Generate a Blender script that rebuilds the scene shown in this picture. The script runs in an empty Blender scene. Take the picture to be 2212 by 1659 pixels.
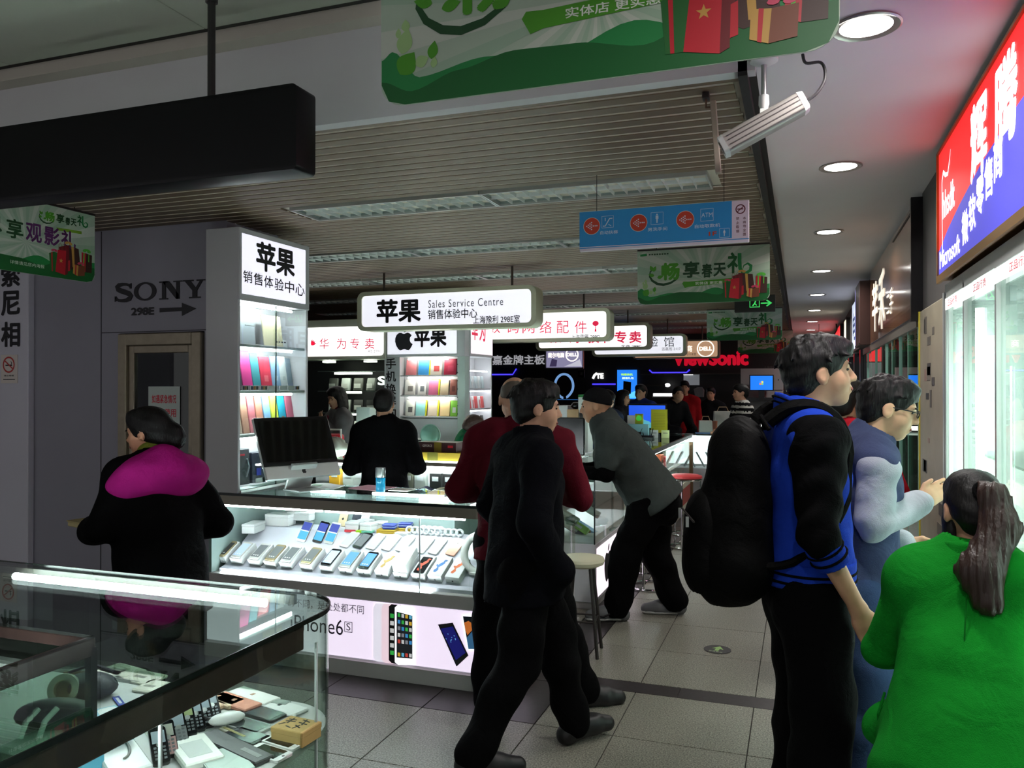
import bpy, bmesh, math, random, re
import numpy as np
from mathutils import Vector, Matrix
from mathutils.geometry import tessellate_polygon
random.seed(7)
SC = bpy.context.scene
COL = SC.collection
PI = math.pi
rad = math.radians

# ---------------------------------------------------------------- camera (2212 x 1659 frame, focal length 1740 px)
FPX, IW, IH, EYE = 1740.0, 2212.0, 1659.0, 1.62
YAW, PITCH = math.atan(623.0 / FPX), math.atan(8.5 / FPX)
cam = bpy.data.cameras.new('camera'); cam.sensor_width = 36.0; cam.lens = 36.0 * FPX / IW
cam.clip_start = 0.05; cam.clip_end = 200
camo = bpy.data.objects.new('camera', cam); COL.objects.link(camo)
camo.location = (0, 0, EYE); camo.rotation_euler = (PI / 2 + PITCH, 0, YAW)
SC.camera = camo

# ---------------------------------------------------------------- world, exposure
W = bpy.data.worlds.new('world'); SC.world = W; W.use_nodes = True
bg = W.node_tree.nodes['Background']; bg.inputs[0].default_value = (0.97, 0.96, 0.98, 1); bg.inputs[1].default_value = 0.42
VS = SC.view_settings
SC.display_settings.display_device = 'sRGB'
VS.view_transform = 'Standard'; VS.look = 'None'; VS.gamma = 1.0; VS.use_curve_mapping = False
VS.exposure = 0.35
CY = SC.cycles                       # light paths kept short: this hall is full of panes
CY.max_bounces = 5; CY.diffuse_bounces = 2; CY.glossy_bounces = 3; CY.transmission_bounces = 4; CY.transparent_max_bounces = 14
CY.caustics_reflective = False; CY.caustics_refractive = False; CY.sample_clamp_indirect = 6.0; CY.adaptive_threshold = 0.03; CY.use_light_tree = False
LAMP = 1.0          # overall strength of the downlights
def area(name, loc, size, watts, col=(1, 1, 1), rot=(0, 0, 0), sy=None, spread=PI):
    l = bpy.data.lights.new(name, 'AREA'); l.energy = watts; l.color = col; l.size = size; l.spread = spread
    if sy: l.shape = 'RECTANGLE'; l.size_y = sy
    else: l.shape = 'DISK'
    o = bpy.data.objects.new(name, l); COL.objects.link(o); o.location = loc; o.rotation_euler = rot
    return o

# ---------------------------------------------------------------- materials
def L(r, g, b):
    f = lambda c: (c / 255.0) / 12.92 if c <= 10.3 else (((c / 255.0) + 0.055) / 1.055) ** 2.4
    return (f(r), f(g), f(b), 1.0)
_M = {}
def mat(name, col=(200, 200, 200), rough=0.5, metal=0.0, emit=0.0, ecol=None, spec=0.5, var=0.0, vscale=8.0, bump=0.0, bscale=60.0, stretch=None, coat=0.0):
    if name in _M: return _M[name]
    m = bpy.data.materials.new(name); m.use_nodes = True; nt = m.node_tree; b = nt.nodes['Principled BSDF']
    c = L(*col)
    b.inputs['Base Color'].default_value = c; b.inputs['Roughness'].default_value = rough; b.inputs['Metallic'].default_value = metal
    b.inputs['Specular IOR Level'].default_value = spec; b.inputs['Coat Weight'].default_value = coat
    if emit:
        b.inputs['Emission Color'].default_value = L(*(ecol or col)); b.inputs['Emission Strength'].default_value = emit
    if var or bump:
        tc = nt.nodes.new('ShaderNodeTexCoord'); mp = nt.nodes.new('ShaderNodeMapping')
        nt.links.new(tc.outputs['Object'], mp.inputs['Vector'])
        if stretch: mp.inputs['Scale'].default_value = stretch
    if var:
        n = nt.nodes.new('ShaderNodeTexNoise'); n.inputs['Scale'].default_value = vscale; n.inputs['Detail'].default_value = 4
        nt.links.new(mp.outputs[0], n.inputs['Vector'])
        r = nt.nodes.new('ShaderNodeValToRGB')
        r.color_ramp.elements[0].position = 0.3; r.color_ramp.elements[1].position = 0.7
        r.color_ramp.elements[0].color = tuple(x * (1 - var) for x in c[:3]) + (1,)
        r.color_ramp.elements[1].color = tuple(min(1, x * (1 + var)) for x in c[:3]) + (1,)
        nt.links.new(n.outputs['Fac'], r.inputs[0]); nt.links.new(r.outputs[0], b.inputs['Base Color'])
    if bump:
        n2 = nt.nodes.new('ShaderNodeTexNoise'); n2.inputs['Scale'].default_value = bscale; n2.inputs['Detail'].default_value = 3
        nt.links.new(mp.outputs[0], n2.inputs['Vector'])
        bp = nt.nodes.new('ShaderNodeBump'); bp.inputs['Strength'].default_value = bump; bp.inputs['Distance'].default_value = 0.01
        nt.links.new(n2.outputs['Fac'], bp.inputs['Height']); nt.links.new(bp.outputs[0], b.inputs['Normal'])
    _M[name] = m; return m
def glass(name, tint=(235, 245, 240), refl=1.0, rough=0.0, ior=1.45, base=0.0):
    """thin architectural glass: clear transmission plus fresnel reflection"""
    if name in _M: return _M[name]
    m = bpy.data.materials.new(name); m.use_nodes = True; nt = m.node_tree; nt.nodes.clear()
    o = nt.nodes.new('ShaderNodeOutputMaterial'); t = nt.nodes.new('ShaderNodeBsdfTransparent'); g = nt.nodes.new('ShaderNodeBsdfGlossy')
    t.inputs[0].default_value = L(*tint); g.inputs['Roughness'].default_value = rough; g.inputs['Color'].default_value = (1, 1, 1, 1)
    f = nt.nodes.new('ShaderNodeFresnel'); f.inputs[0].default_value = ior
    ma = nt.nodes.new('ShaderNodeMath'); ma.operation = 'MULTIPLY_ADD'; ma.inputs[1].default_value = refl; ma.inputs[2].default_value = base; ma.use_clamp = True
    ge = nt.nodes.new('ShaderNodeNewGeometry'); mi = nt.nodes.new('ShaderNodeMath'); mi.operation = 'MULTIPLY_ADD'   # same reflectance on the way out as on the way in
    mi.inputs[1].default_value = 1.0 / ior - ior; mi.inputs[2].default_value = ior; nt.links.new(ge.outputs['Backfacing'], mi.inputs[0]); nt.links.new(mi.outputs[0], f.inputs[0])
    nt.links.new(f.outputs[0], ma.inputs[0])
    x = nt.nodes.new('ShaderNodeMixShader'); nt.links.new(ma.outputs[0], x.inputs[0]); nt.links.new(t.outputs[0], x.inputs[1]); nt.links.new(g.outputs[0], x.inputs[2])
    nt.links.new(x.outputs[0], o.inputs[0]); _M[name] = m; return m
def lit(name, col, s=1.0):
    return mat(name, col, 0.6, emit=s)

# ---------------------------------------------------------------- mesh helpers
def raw(name, verts, faces, m=None, parent=None, smooth=False):
    me = bpy.data.meshes.new(name); me.from_pydata([tuple(v) for v in verts], [], faces); me.update()
    if smooth: me.polygons.foreach_set('use_smooth', [True] * len(me.polygons))
    if m is not None: me.materials.append(m)
    o = bpy.data.objects.new(name, me); COL.objects.link(o)
    if parent is not None: o.parent = parent
    return o
class MB:
    def __init__(s): s.v = []; s.f = []
    def add(s, v, f):
        n = len(s.v); s.v += [tuple(x) for x in v]; s.f += [tuple(i + n for i in q) for q in f]; return s
    def box(s, x0, x1, y0, y1, z0, z1):
        return s.add([(x0, y0, z0), (x1, y0, z0), (x1, y1, z0), (x0, y1, z0), (x0, y0, z1), (x1, y0, z1), (x1, y1, z1), (x0, y1, z1)],
                     [(0, 3, 2, 1), (4, 5, 6, 7), (0, 1, 5, 4), (1, 2, 6, 5), (2, 3, 7, 6), (3, 0, 4, 7)])
    def obox(s, M, sx, sy, sz):
        c = [(x, y, z) for z in (-.5, .5) for x, y in ((-.5, -.5), (.5, -.5), (.5, .5), (-.5, .5))]
        return s.add([M @ Vector((x * sx, y * sy, z * sz)) for x, y, z in c], [(0, 3, 2, 1), (4, 5, 6, 7), (0, 1, 5, 4), (1, 2, 6, 5), (2, 3, 7, 6), (3, 0, 4, 7)])
    def tube(s, pts, r, n=8, closed=False, cap=True):
        P = [Vector(p) for p in pts]; R = r if isinstance(r, (list, tuple)) else [r] * len(P); base = len(s.v); rings = []
        up = Vector((0, 0, 1)); pn = None
        for i, p in enumerate(P):
            if closed: d = P[(i + 1) % len(P)] - P[i - 1]
            else: d = (P[min(i + 1, len(P) - 1)] - P[max(i - 1, 0)])
            d.normalize()
            if pn is None:
                a = up if abs(d.z) < 0.9 else Vector((1, 0, 0)); u = d.cross(a).normalized()
            else: u = (pn - d * pn.dot(d)).normalized()
            pn = u; w = d.cross(u); rings.append([p + (u * math.cos(t) + w * math.sin(t)) * R[i] for t in [2 * PI * k / n for k in range(n)]])
        for q in rings: s.v += [tuple(x) for x in q]
        m = len(P)
        for i in range(m if closed else m - 1):
            j = (i + 1) % m
            for k in range(n): s.f.append((base + i * n + k, base + i * n + (k + 1) % n, base + j * n + (k + 1) % n, base + j * n + k))
        if cap and not closed:
            s.f.append(tuple(base + k for k in reversed(range(n)))); s.f.append(tuple(base + (m - 1) * n + k for k in range(n)))
        return s
    def lathe(s, prof, n=20, c=(0, 0, 0), M=None):
        base = len(s.v)
        for r, z in prof:
            for k in range(n):
                t = 2 * PI * k / n; p = Vector((r * math.cos(t), r * math.sin(t), z))
                if M is not None: p = M @ p
                s.v.append((p.x + c[0], p.y + c[1], p.z + c[2]))
        for i in range(len(prof) - 1):
            for k in range(n): s.f.append((base + i * n + k, base + i * n + (k + 1) % n, base + (i + 1) * n + (k + 1) % n, base + (i + 1) * n + k))
        if prof[0][0] > 1e-6: s.f.append(tuple(base + k for k in reversed(range(n))))
        if prof[-1][0] > 1e-6: s.f.append(tuple(base + (len(prof) - 1) * n + k for k in range(n)))
        return s
    def ell(s, c, r, n=12, m=8, M=None):
        pr = [(max(1e-7, math.sin(PI * i / m)), -math.cos(PI * i / m)) for i in range(m + 1)]
        b0 = len(s.v); s.lathe(pr, n)
        for i in range(b0, len(s.v)):
            p = Vector((s.v[i][0] * r[0], s.v[i][1] * r[1], s.v[i][2] * r[2]))
            if M is not None: p = M @ p
            s.v[i] = (p.x + c[0], p.y + c[1], p.z + c[2])
        return s
    def prism(s, pts, a0, a1, axis='z'):
        """closed outline extruded from a0 to a1; the outline lies in the two other axes (x:yz, y:xz, z:xy)"""
        def V(p, a): return {'z': (p[0], p[1], a), 'y': (p[0], a, p[1]), 'x': (a, p[0], p[1])}[axis]
        n = len(pts); ar = sum(pts[i][0] * pts[(i + 1) % n][1] - pts[(i + 1) % n][0] * pts[i][1] for i in range(n))
        if (ar < 0) != (axis == 'y'): pts = list(reversed(pts))
        v = [V(p, a0) for p in pts] + [V(p, a1) for p in pts]
        tri = tessellate_polygon([[Vector((p[0], p[1], 0)) for p in pts]])
        f = []
        for t in tri:
            A = (Vector(v[t[1]]) - Vector(v[t[0]])).cross(Vector(v[t[2]]) - Vector(v[t[0]]))
            k = {'z': 2, 'y': 1, 'x': 0}[axis]
            t = tuple(t) if A[k] < 0 else tuple(reversed(t))
            f.append(t); f.append(tuple(i + n for i in reversed(t)))
        f += [(i, (i + 1) % n, (i + 1) % n + n, i + n) for i in range(n)]
        return s.add(v, f)
    def flat(s, pts, y=0.0):
        """filled outline in the local xz plane, facing -y"""
        v = [(p[0], y, p[1]) for p in pts]; f = []
        for t in tessellate_polygon([[Vector((p[0], p[1], 0)) for p in pts]]):
            A = (Vector(v[t[1]]) - Vector(v[t[0]])).cross(Vector(v[t[2]]) - Vector(v[t[0]]))
            f.append(tuple(t) if A.y < 0 else tuple(reversed(t)))
        return s.add(v, f)
    def build(s, name, m=None, parent=None, bevel=0.0, seg=1, smooth=False):
        me = bpy.data.meshes.new(name); me.from_pydata(s.v, [], s.f); me.update()
        if bevel:
            b = bmesh.new(); b.from_mesh(me)
            e = [x for x in b.edges if len(x.link_faces) == 2 and x.calc_face_angle(0) > 0.6]
            if e: bmesh.ops.bevel(b, geom=e, offset=bevel, segments=seg, affect='EDGES', profile=0.5, clamp_overlap=True)
            b.to_mesh(me); b.free()
        if smooth:
            me.polygons.foreach_set('use_smooth', [True] * len(me.polygons))
            if smooth != 'full': me.set_sharp_from_angle(angle=0.7)
        if m is not None: me.materials.append(m)
        o = bpy.data.objects.new(name, me); COL.objects.link(o)
        if parent is not None: o.parent = parent
        return o
def smooth_path(P, n=6):
    P = [Vector(p) for p in P]; o = []
    for i in range(len(P) - 1):
        a, b_, c, d = P[max(i - 1, 0)], P[i], P[i + 1], P[min(i + 2, len(P) - 1)]
        for k in range(n):
            t = k / n; o.append(.5 * ((2 * b_) + (c - a) * t + (2 * a - 5 * b_ + 4 * c - d) * t * t + (3 * b_ - a - 3 * c + d) * t ** 3))
    return o + [P[-1]]
def B(name, m, p, x0, x1, y0, y1, z0, z1, bevel=0.0, seg=1):
    return MB().box(x0, x1, y0, y1, z0, z1).build(name, m, p, bevel, seg)
def tag(o, label=None, cat=None, group=None, kind=None):
    if label: o['label'] = label
    if cat: o['category'] = cat
    if group: o['group'] = group
    if kind: o['kind'] = kind
    return o
def thing(name, label, cat, loc=(0, 0, 0), rz=0.0, group=None, kind=None):
    o = bpy.data.objects.new(name, None); COL.objects.link(o); o.location = loc; o.rotation_euler = (0, 0, rz); o.empty_display_size = 0.1
    return tag(o, label, cat, group, kind)
def dup(root, loc=None, rz=None, label=None, group=None, parent=None):
    r = root.copy(); COL.objects.link(r)
    if loc is not None: r.location = loc
    if rz is not None: r.rotation_euler = (0, 0, rz)
    if label: r['label'] = label
    if group: r['group'] = group
    if parent is not None: r.parent = parent
    for ch in list(root.children):
        dup(ch, parent=r)
    return r
def struct(o): o['kind'] = 'structure'; return o

# where the line of sight through a pixel of the frame meets a horizontal / vertical plane of the hall
_fw = Vector((-math.sin(YAW) * math.cos(PITCH), math.cos(YAW) * math.cos(PITCH), math.sin(PITCH)))
_rt = Vector((math.cos(YAW), math.sin(YAW), 0)); _up = _rt.cross(_fw)
def sight(u, v): return _fw + _rt * ((u - 1106.0) / FPX) - _up * ((v - 829.5) / FPX)
def atz(u, v, z): r = sight(u, v); return Vector((0, 0, EYE)) + r * ((z - EYE) / r.z)
def aty(u, v, y): r = sight(u, v); return Vector((0, 0, EYE)) + r * (y / r.y)
def atx(u, v, x): r = sight(u, v); return Vector((0, 0, EYE)) + r * (x / r.x)

# ---------------------------------------------------------------- lettering (built-in font, flat print)
_T = {}
_TS = bpy.data.scenes.new('lettering')      # scratch scene, removed at the end
def glyphs(s, bold=0.0, shear=0.0, space=1.0):
    k = (s, bold, shear, space)
    if k not in _T and bold > 0:                # heavier strokes: the letters laid over themselves, shifted a hair in eight directions
        v, f, e = glyphs(s, 0.0, shear, space); V, F_ = [], []
        for i in range(8):
            q = v * np.array([e[0], e[1], 0]) + np.array([bold * math.cos(i * PI / 4), bold * math.sin(i * PI / 4), 0]); F_ += [tuple(j + len(v) * i for j in g) for g in f]; V.append(q)
        V = np.concatenate(V); lo, hi = V.min(0), V.max(0); _T[k] = ((V - lo) / np.maximum(hi - lo, 1e-6), F_, hi - lo)
    if k not in _T:
        cu = bpy.data.curves.new('lettering', 'FONT'); cu.body = s; cu.size = 1; cu.shear = shear; cu.resolution_u = 3; cu.space_character = space
        o = bpy.data.objects.new('lettering', cu); _TS.collection.objects.link(o); vl = _TS.view_layers[0]; vl.update(); dg = vl.depsgraph
        me = bpy.data.meshes.new_from_object(o.evaluated_get(dg))
        v = np.array([tuple(x.co) for x in me.vertices]); f = [tuple(p.vertices) for p in me.polygons]
        bpy.data.objects.remove(o); bpy.data.curves.remove(cu); bpy.data.meshes.remove(me)
        lo, hi = v.min(0), v.max(0); v = (v - lo) / np.maximum(hi - lo, 1e-6); v[:, 2] = 0
        _T[k] = (v, f, hi - lo)
    return _T[k]
def text(p, s, x0, x1, z0, z1, y, m, bold=0.0, name='lettering', depth=0.0, shear=0.0, space=1.0, keep=False):
    v, f, ext = glyphs(s, bold, shear, space)
    if keep:                                   # keep the letters' own proportions inside the box
        k = min((x1 - x0) / ext[0], (z1 - z0) / ext[1]); w, h = ext[0] * k, ext[1] * k
        cx, cz = (x0 + x1) / 2, (z0 + z1) / 2; x0, x1, z0, z1 = cx - w / 2, cx + w / 2, cz - h / 2, cz + h / 2
    q = np.stack([x0 + v[:, 0] * (x1 - x0), y - (np.arange(len(v)) // len(glyphs(s, 0.0, shear, space)[0])) * 4e-5, z0 + v[:, 1] * (z1 - z0)], 1)
    o = raw(name, q.tolist(), f, m, p)
    if depth:
        md = o.modifiers.new('solid', 'SOLIDIFY'); md.thickness = depth; md.offset = -1
    return o
def vtext(p, s, xc, w, ztop, zbot, y, m, bold=0.0, name='lettering'):
    """one character under another"""
    n = len(s); st = (ztop - zbot) / n
    for i, ch in enumerate(s):
        zc = ztop - st * (i + .5); text(p, ch, xc - w / 2, xc + w / 2, zc - w / 2, zc + w / 2, y, m, bold, name)
def ring2(cx, cz, r, n=24, rx=None, a0=0.0, a1=2 * PI):
    return [(cx + (rx or r) * math.cos(a0 + (a1 - a0) * i / n), cz + r * math.sin(a0 + (a1 - a0) * i / n)) for i in range(n)]
def rrect(x0, x1, z0, z1, r, n=5):
    o = []
    for cx, cz, a in ((x1 - r, z1 - r, 0), (x0 + r, z1 - r, 90), (x0 + r, z0 + r, 180), (x1 - r, z0 + r, 270)):
        o += [(cx + r * math.cos(rad(a + 90 * i / n)), cz + r * math.sin(rad(a + 90 * i / n))) for i in range(n + 1)]
    return o
def stroke(pts, w, n=None):
    """outline of a brush line through pts (list of x, z); w: width or list of widths"""
    P = [Vector((a, b)) for a, b in pts]; Wd = w if isinstance(w, (list, tuple)) else [w] * len(P); l, r = [], []
    for i, p in enumerate(P):
        d = (P[min(i + 1, len(P) - 1)] - P[max(i - 1, 0)]).normalized(); nrm = Vector((-d.y, d.x)) * Wd[i] / 2
        l.append(tuple(p + nrm)); r.append(tuple(p - nrm))
    return l, r
def flat_stroke(mb, pts, w, y):
    l, r = stroke(pts, w); v = [(a, y, b) for a, b in l] + [(a, y, b) for a, b in r]; n = len(l); f = []
    for i in range(n - 1):
        q = (i, i + 1, n + i + 1, n + i); A = (Vector(v[q[1]]) - Vector(v[q[0]])).cross(Vector(v[q[2]]) - Vector(v[q[0]]))
        f.append(q if A.y < 0 else tuple(reversed(q)))
    return mb.add(v, f)
APPLE = [(.50, .74), (.43, .76), (.34, .80), (.22, .79), (.10, .70), (.03, .56), (.02, .40), (.08, .22), (.18, .07), (.28, .00), (.37, .01), (.47, .05), (.55, .05), (.65, .01), (.74, .00), (.83, .07), (.90, .18), (.95, .27), (.85, .34), (.80, .44), (.81, .56), (.90, .67), (.80, .76), (.68, .80), (.58, .77)]
APLEAF = [(.48, .80), (.49, .90), (.56, .98), (.67, 1.0), (.66, .91), (.60, .83)]
def apple_logo(p, x, z, h, y, m, name='logo'):
    mb = MB(); 
    for o in (APPLE, APLEAF): mb.flat([(x + a * h * .95, z + b * h) for a, b in o], y)
    return mb.build(name, m, p)
# ================================================================ THE HALL: floor, ceilings, walls, ceiling lights
def terrazzo():
    m = bpy.data.materials.new('terrazzo'); m.use_nodes = True; nt = m.node_tree; b = nt.nodes['Principled BSDF']
    tc = nt.nodes.new('ShaderNodeTexCoord'); g = nt.nodes.new('ShaderNodeNewGeometry')
    v = nt.nodes.new('ShaderNodeTexNoise'); v.inputs['Scale'].default_value = 140; v.inputs['Detail'].default_value = 3
    w = nt.nodes.new('ShaderNodeTexNoise'); w.inputs['Scale'].default_value = 1.7; w.inputs['Detail'].default_value = 5
    nt.links.new(g.outputs['Position'], v.inputs['Vector']); nt.links.new(g.outputs['Position'], w.inputs['Vector'])
    r = nt.nodes.new('ShaderNodeValToRGB'); e = r.color_ramp.elements
    e[0].position = .36; e[0].color = L(92, 90, 82); e[1].position = .72; e[1].color = L(178, 174, 160)
    x = e.new(.5); x.color = L(134, 132, 121)
    nt.links.new(v.outputs['Fac'], r.inputs[0])
    mx = nt.nodes.new('ShaderNodeMix'); mx.data_type = 'RGBA'; mx.blend_type = 'MULTIPLY'; mx.inputs[0].default_value = .45
    r2 = nt.nodes.new('ShaderNodeValToRGB'); r2.color_ramp.elements[0].position = .3; r2.color_ramp.elements[1].position = .7; r2.color_ramp.elements[0].color = (.55, .55, .53, 1)
    nt.links.new(w.outputs['Fac'], r2.inputs[0]); nt.links.new(r.outputs[0], mx.inputs[6]); nt.links.new(r2.outputs[0], mx.inputs[7])
    nt.links.new(mx.outputs[2], b.inputs['Base Color']); b.inputs['Roughness'].default_value = .34
    rr = nt.nodes.new('ShaderNodeMapRange'); rr.inputs[3].default_value = .26; rr.inputs[4].default_value = .46; nt.links.new(w.outputs['Fac'], rr.inputs[0]); nt.links.new(rr.outputs[0], b.inputs['Roughness'])
    return m
M_terr = terrazzo()
M_grout = mat('grout', (52, 50, 46), .9)
M_band = mat('dark_band_tile', (46, 41, 41), .38, var=.25, vscale=40)
M_white = mat('white_paint', (206, 204, 205), .8, var=.03, vscale=2)
M_soffit = mat('soffit_paint', (224, 218, 218), .75, var=.02, vscale=3)
M_upper = mat('upper_ceiling_panel', (168, 172, 156), .8, var=.04, vscale=3)
M_black = mat('black_paint', (12, 12, 13), .6)
M_grey = mat('grey_wall', (150, 148, 158), .55, var=.03, vscale=3)
M_slat = mat('taupe_slat', (112, 92, 72), .5, .15, var=.06, vscale=3, stretch=(.2, 6, 6))
M_slatlit = mat('slat_lit_pale', (226, 216, 202), .6)  # light caught on slat edges and in the gaps, put into the colour
M_alu = mat('aluminium', (190, 192, 190), .35, .85)
M_chrome = mat('chrome', (215, 218, 220), .12, 1.0)
M_steel = mat('dark_steel', (60, 56, 54), .45, .6)
M_plw = mat('white_plastic', (225, 225, 222), .4)
M_ink = mat('black_ink', (22, 20, 24), .6)

fl = struct(B('floor', M_grout, None, -10, 3.2, -2.5, 30, -0.06, -0.006))
YJ = [2.52, 3.10, 3.68]
def tile(x0, x1, y0, y1, m=M_terr, n='floor_tile'):
    g = .0025
    return MB().box(x0 + g, x1 - g, y0 + g, y1 - g, -.0055, 0.0 + random.uniform(-.0006, .0002)).build(n, m, fl, bevel=.0012)
ys = [1.36, 1.94, 2.52, 3.10, 3.70, 4.265]
xs = [-1.21, -.828, -.225, .378, .98]
for a, b_ in zip(ys[:-1], ys[1:]):
    for x0, x1 in zip(xs[:-1], xs[1:]): tile(x0, x1, a, b_)
ys2 = [4.415] + [5.0 + .585 * i for i in range(0, 16)]
for a, b_ in zip(ys2[:-1], ys2[1:]):
    for x0, x1 in zip(xs[:-1], xs[1:]): tile(x0, x1, a, b_)
for i in range(3): tile(-1.21 + .6 * i, -1.21 + .6 * (i + 1), 4.265, 4.415, M_band, 'dark_band_tile')
for i in range(16): tile(-1.43, -1.21, 4.265 + .585 * i, 4.265 + .585 * (i + 1), M_band, 'dark_band_tile')
for i in range(5):
    x1 = -1.21 - .6 * i
    for a, b_ in zip(ys[1:4], ys[2:5]): tile(x1 - .6, x1, a, b_)
    tile(x1 - .6, x1, 3.70, 4.265, M_band, 'dark_band_tile')
struct(B('floor', M_terr, None, -9.9, -1.44, 4.27, 29.9, -0.006, -0.001))
struct(B('floor', M_terr, None, -1.43, 3.1, 13.78, 29.9, -0.006, -0.0005))
# direction marker stuck on the floor
s = thing('floor_sticker', 'round dark floor sticker with a green arrow, on the aisle tiles', 'sticker', (-.486, 5.13, .0015), rad(-10))
MB().prism(ring2(0, 0, .082, 28), 0, .0012).build('disc', mat('sticker_dark', (48, 44, 46), .5), s)
MB().prism([(-.012, -.03), (-.012, .012), (-.036, .005), (0, .062), (.036, .005), (.012, .012), (.012, -.03)], .0012, .0016).build('arrow', mat('sticker_green', (150, 190, 110), .5), s)
for k in range(4): MB().box(-.04 + k * .022, -.024 + k * .022, -.052, -.04, .0012, .0016).build('mark', mat('sticker_pale', (150, 165, 130), .5), s)

# ---- ceilings
sl = tag(thing('ceiling', None, None, (0, 0, 0)), kind='structure')
B('backing', M_slatlit, sl, -10, -.17, 2.8, 16.6, 2.694, 2.72)
PITCH_S = .0865
rows = [4.2 + 1.45 * k for k in range(8)]
XF = [-.43, -1.64, -2.85, -4.06, -5.27, -6.48]
def slat_mesh(x0, x1):
    w = .065
    mb = MB(); prof = [(-w / 2, 2.690), (-w / 2, 2.682), (-w / 2 + .004, 2.679), (w / 2 - .004, 2.679), (w / 2, 2.682), (w / 2, 2.690)]
    mb.prism(prof, x0, x1, 'x'); o = mb.build('ceiling_slat', M_slat, sl); o.data.materials.append(M_slatlit)
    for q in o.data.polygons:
        if abs(q.normal.y) > .9: q.material_index = 1  # side faces coloured pale to look lit against the taupe underside
    return o
full = None; shorts = {}
k = 0; y = 2.85
while y < 16.4:
    row = [j for j, r in enumerate(rows) if abs(y - r) < .15 + PITCH_S * .42]
    if not row:
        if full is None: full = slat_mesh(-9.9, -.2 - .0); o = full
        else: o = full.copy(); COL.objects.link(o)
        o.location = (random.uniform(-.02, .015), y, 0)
    else:
        lim = -2.9 if row[0] == 0 else -6.53
        for x0, x1 in ((-9.9, lim), (-.385, -.2)):
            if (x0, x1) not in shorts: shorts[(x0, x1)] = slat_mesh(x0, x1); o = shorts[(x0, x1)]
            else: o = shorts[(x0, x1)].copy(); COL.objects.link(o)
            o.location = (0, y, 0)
    y += PITCH_S
struct(B('ceiling', M_black, None, -.195, -.165, 2.78, 16.6, 2.66, 2.78))
struct(B('ceiling', M_soffit, None, -.14, .66, .4, 26, 2.70, 2.80))
struct(B('trim_1', M_black, None, -.166, -.14, 2.8, 26, 2.695, 2.78))
struct(B('wall_back', M_white, None, -10, -.14, 2.78, 2.84, 2.675, 3.12))
struct(B('trim_2', mat('trim_paint', (190, 182, 170), .7), None, -10, -.14, 2.70, 2.78, 3.035, 3.06))
up = tag(thing('ceiling', None, None), kind='structure')
for i in range(9):
    x1 = -.1 - 1.09 * i
    for y0, y1 in ((-1.5, .6), (.6, 2.66)): B('ceiling_panel', M_upper, up, x1 - 1.085, x1, y0 + .002, y1 - .002, 3.08, 3.10, .001)
B('shadow_gap', mat('gap_dark', (40, 38, 34), .8), up, -10, -.14, 2.66, 2.70, 3.09, 3.1)
B('edge_strip', mat('trim_paint', (190, 182, 170), .7), up, -10, -.14, 2.70, 2.79, 3.06, 3.1)

# ---- recessed louvre fittings
M_louv = mat('louvre_white', (226, 232, 228), .35, .1)
M_hous = mat('fitting_inside', (150, 160, 158), .4, .3)
M_tube_dim = mat('tube_ceiling', (235, 245, 240), .5, emit=4.5)
blade = None
def fitting(xa, xb, yc, detail, label):
    t = thing('ceiling_light', label, 'ceiling light', ((xa + xb) / 2, yc, 2.68), 0, 'louvre lights in the slatted ceiling')
    l = (xa - xb) / 2 - .012; w = .145
    fr = MB(); 
    for a in ((-l, l, -w - .012, -w), (-l, l, w, w + .012)): fr.box(a[0], a[1], a[2], a[3], -.012, .03)
    for a in ((-l - .01, -l, -w - .012, w + .012), (l, l + .01, -w - .012, w + .012)): fr.box(a[0], a[1], a[2], a[3], -.012, .03)
    fr.build('frame', M_alu, t)
    h = MB(); h.box(-l, l, -w, w, .075, .08); h.box(-l, l, -w, -w + .003, .0, .075); h.box(-l, l, w - .003, w, .0, .075); h.box(-l, -l + .003, -w, w, 0, .075); h.box(l - .003, l, -w, w, 0, .075)
    h.build('housing', M_hous, t)
    for s_ in (-1, 1): MB().tube([(-l + .03, s_ * .072, .055), (l - .03, s_ * .072, .055)], .012, 8).build('tube', M_tube_dim, t, smooth=True)
    wedge = [(-.0075, .045), (.0075, .045), (.0012, -.006), (-.0012, -.006)]
    MB().prism([(-.009, .045), (.009, .045), (.0015, -.006), (-.0015, -.006)], -l, l, 'x').build('spine', M_louv, t)
    n = 16
    if detail:
        first = None
        for i in range(1, n):
            x = -l + 2 * l * i / n
            if first is None: first = MB().prism(wedge, -w, w, 'y').build('blade', M_louv, t); o = first
            else: o = first.copy(); COL.objects.link(o)
            o.location = (x, 0, 0)
    else:
        mb = MB()
        for i in range(1, n):
            x = -l + 2 * l * i / n; mb.prism([(x + a, b_) for a, b_ in wedge], -w, w, 'y')
        mb.build('louvre', M_louv, t)
    return t
ordn = ['first', 'second', 'third', 'fourth', 'fifth', 'sixth', 'seventh', 'eighth']
protos = {}
for j, yr in enumerate(rows):
    for i in range(2 if j == 0 else 5):
        lab = 'louvred strip light, %s from the aisle in the %s row of lights from the front' % (ordn[i], ordn[j])
        if j in (0, 1, 2): fitting(XF[i], XF[i + 1], yr, True, lab)
        elif 'p' not in protos: protos['p'] = fitting(XF[i], XF[i + 1], yr, False, lab)
        else: dup(protos['p'], ((XF[i] + XF[i + 1]) / 2, yr, 2.68), 0, lab)

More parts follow.
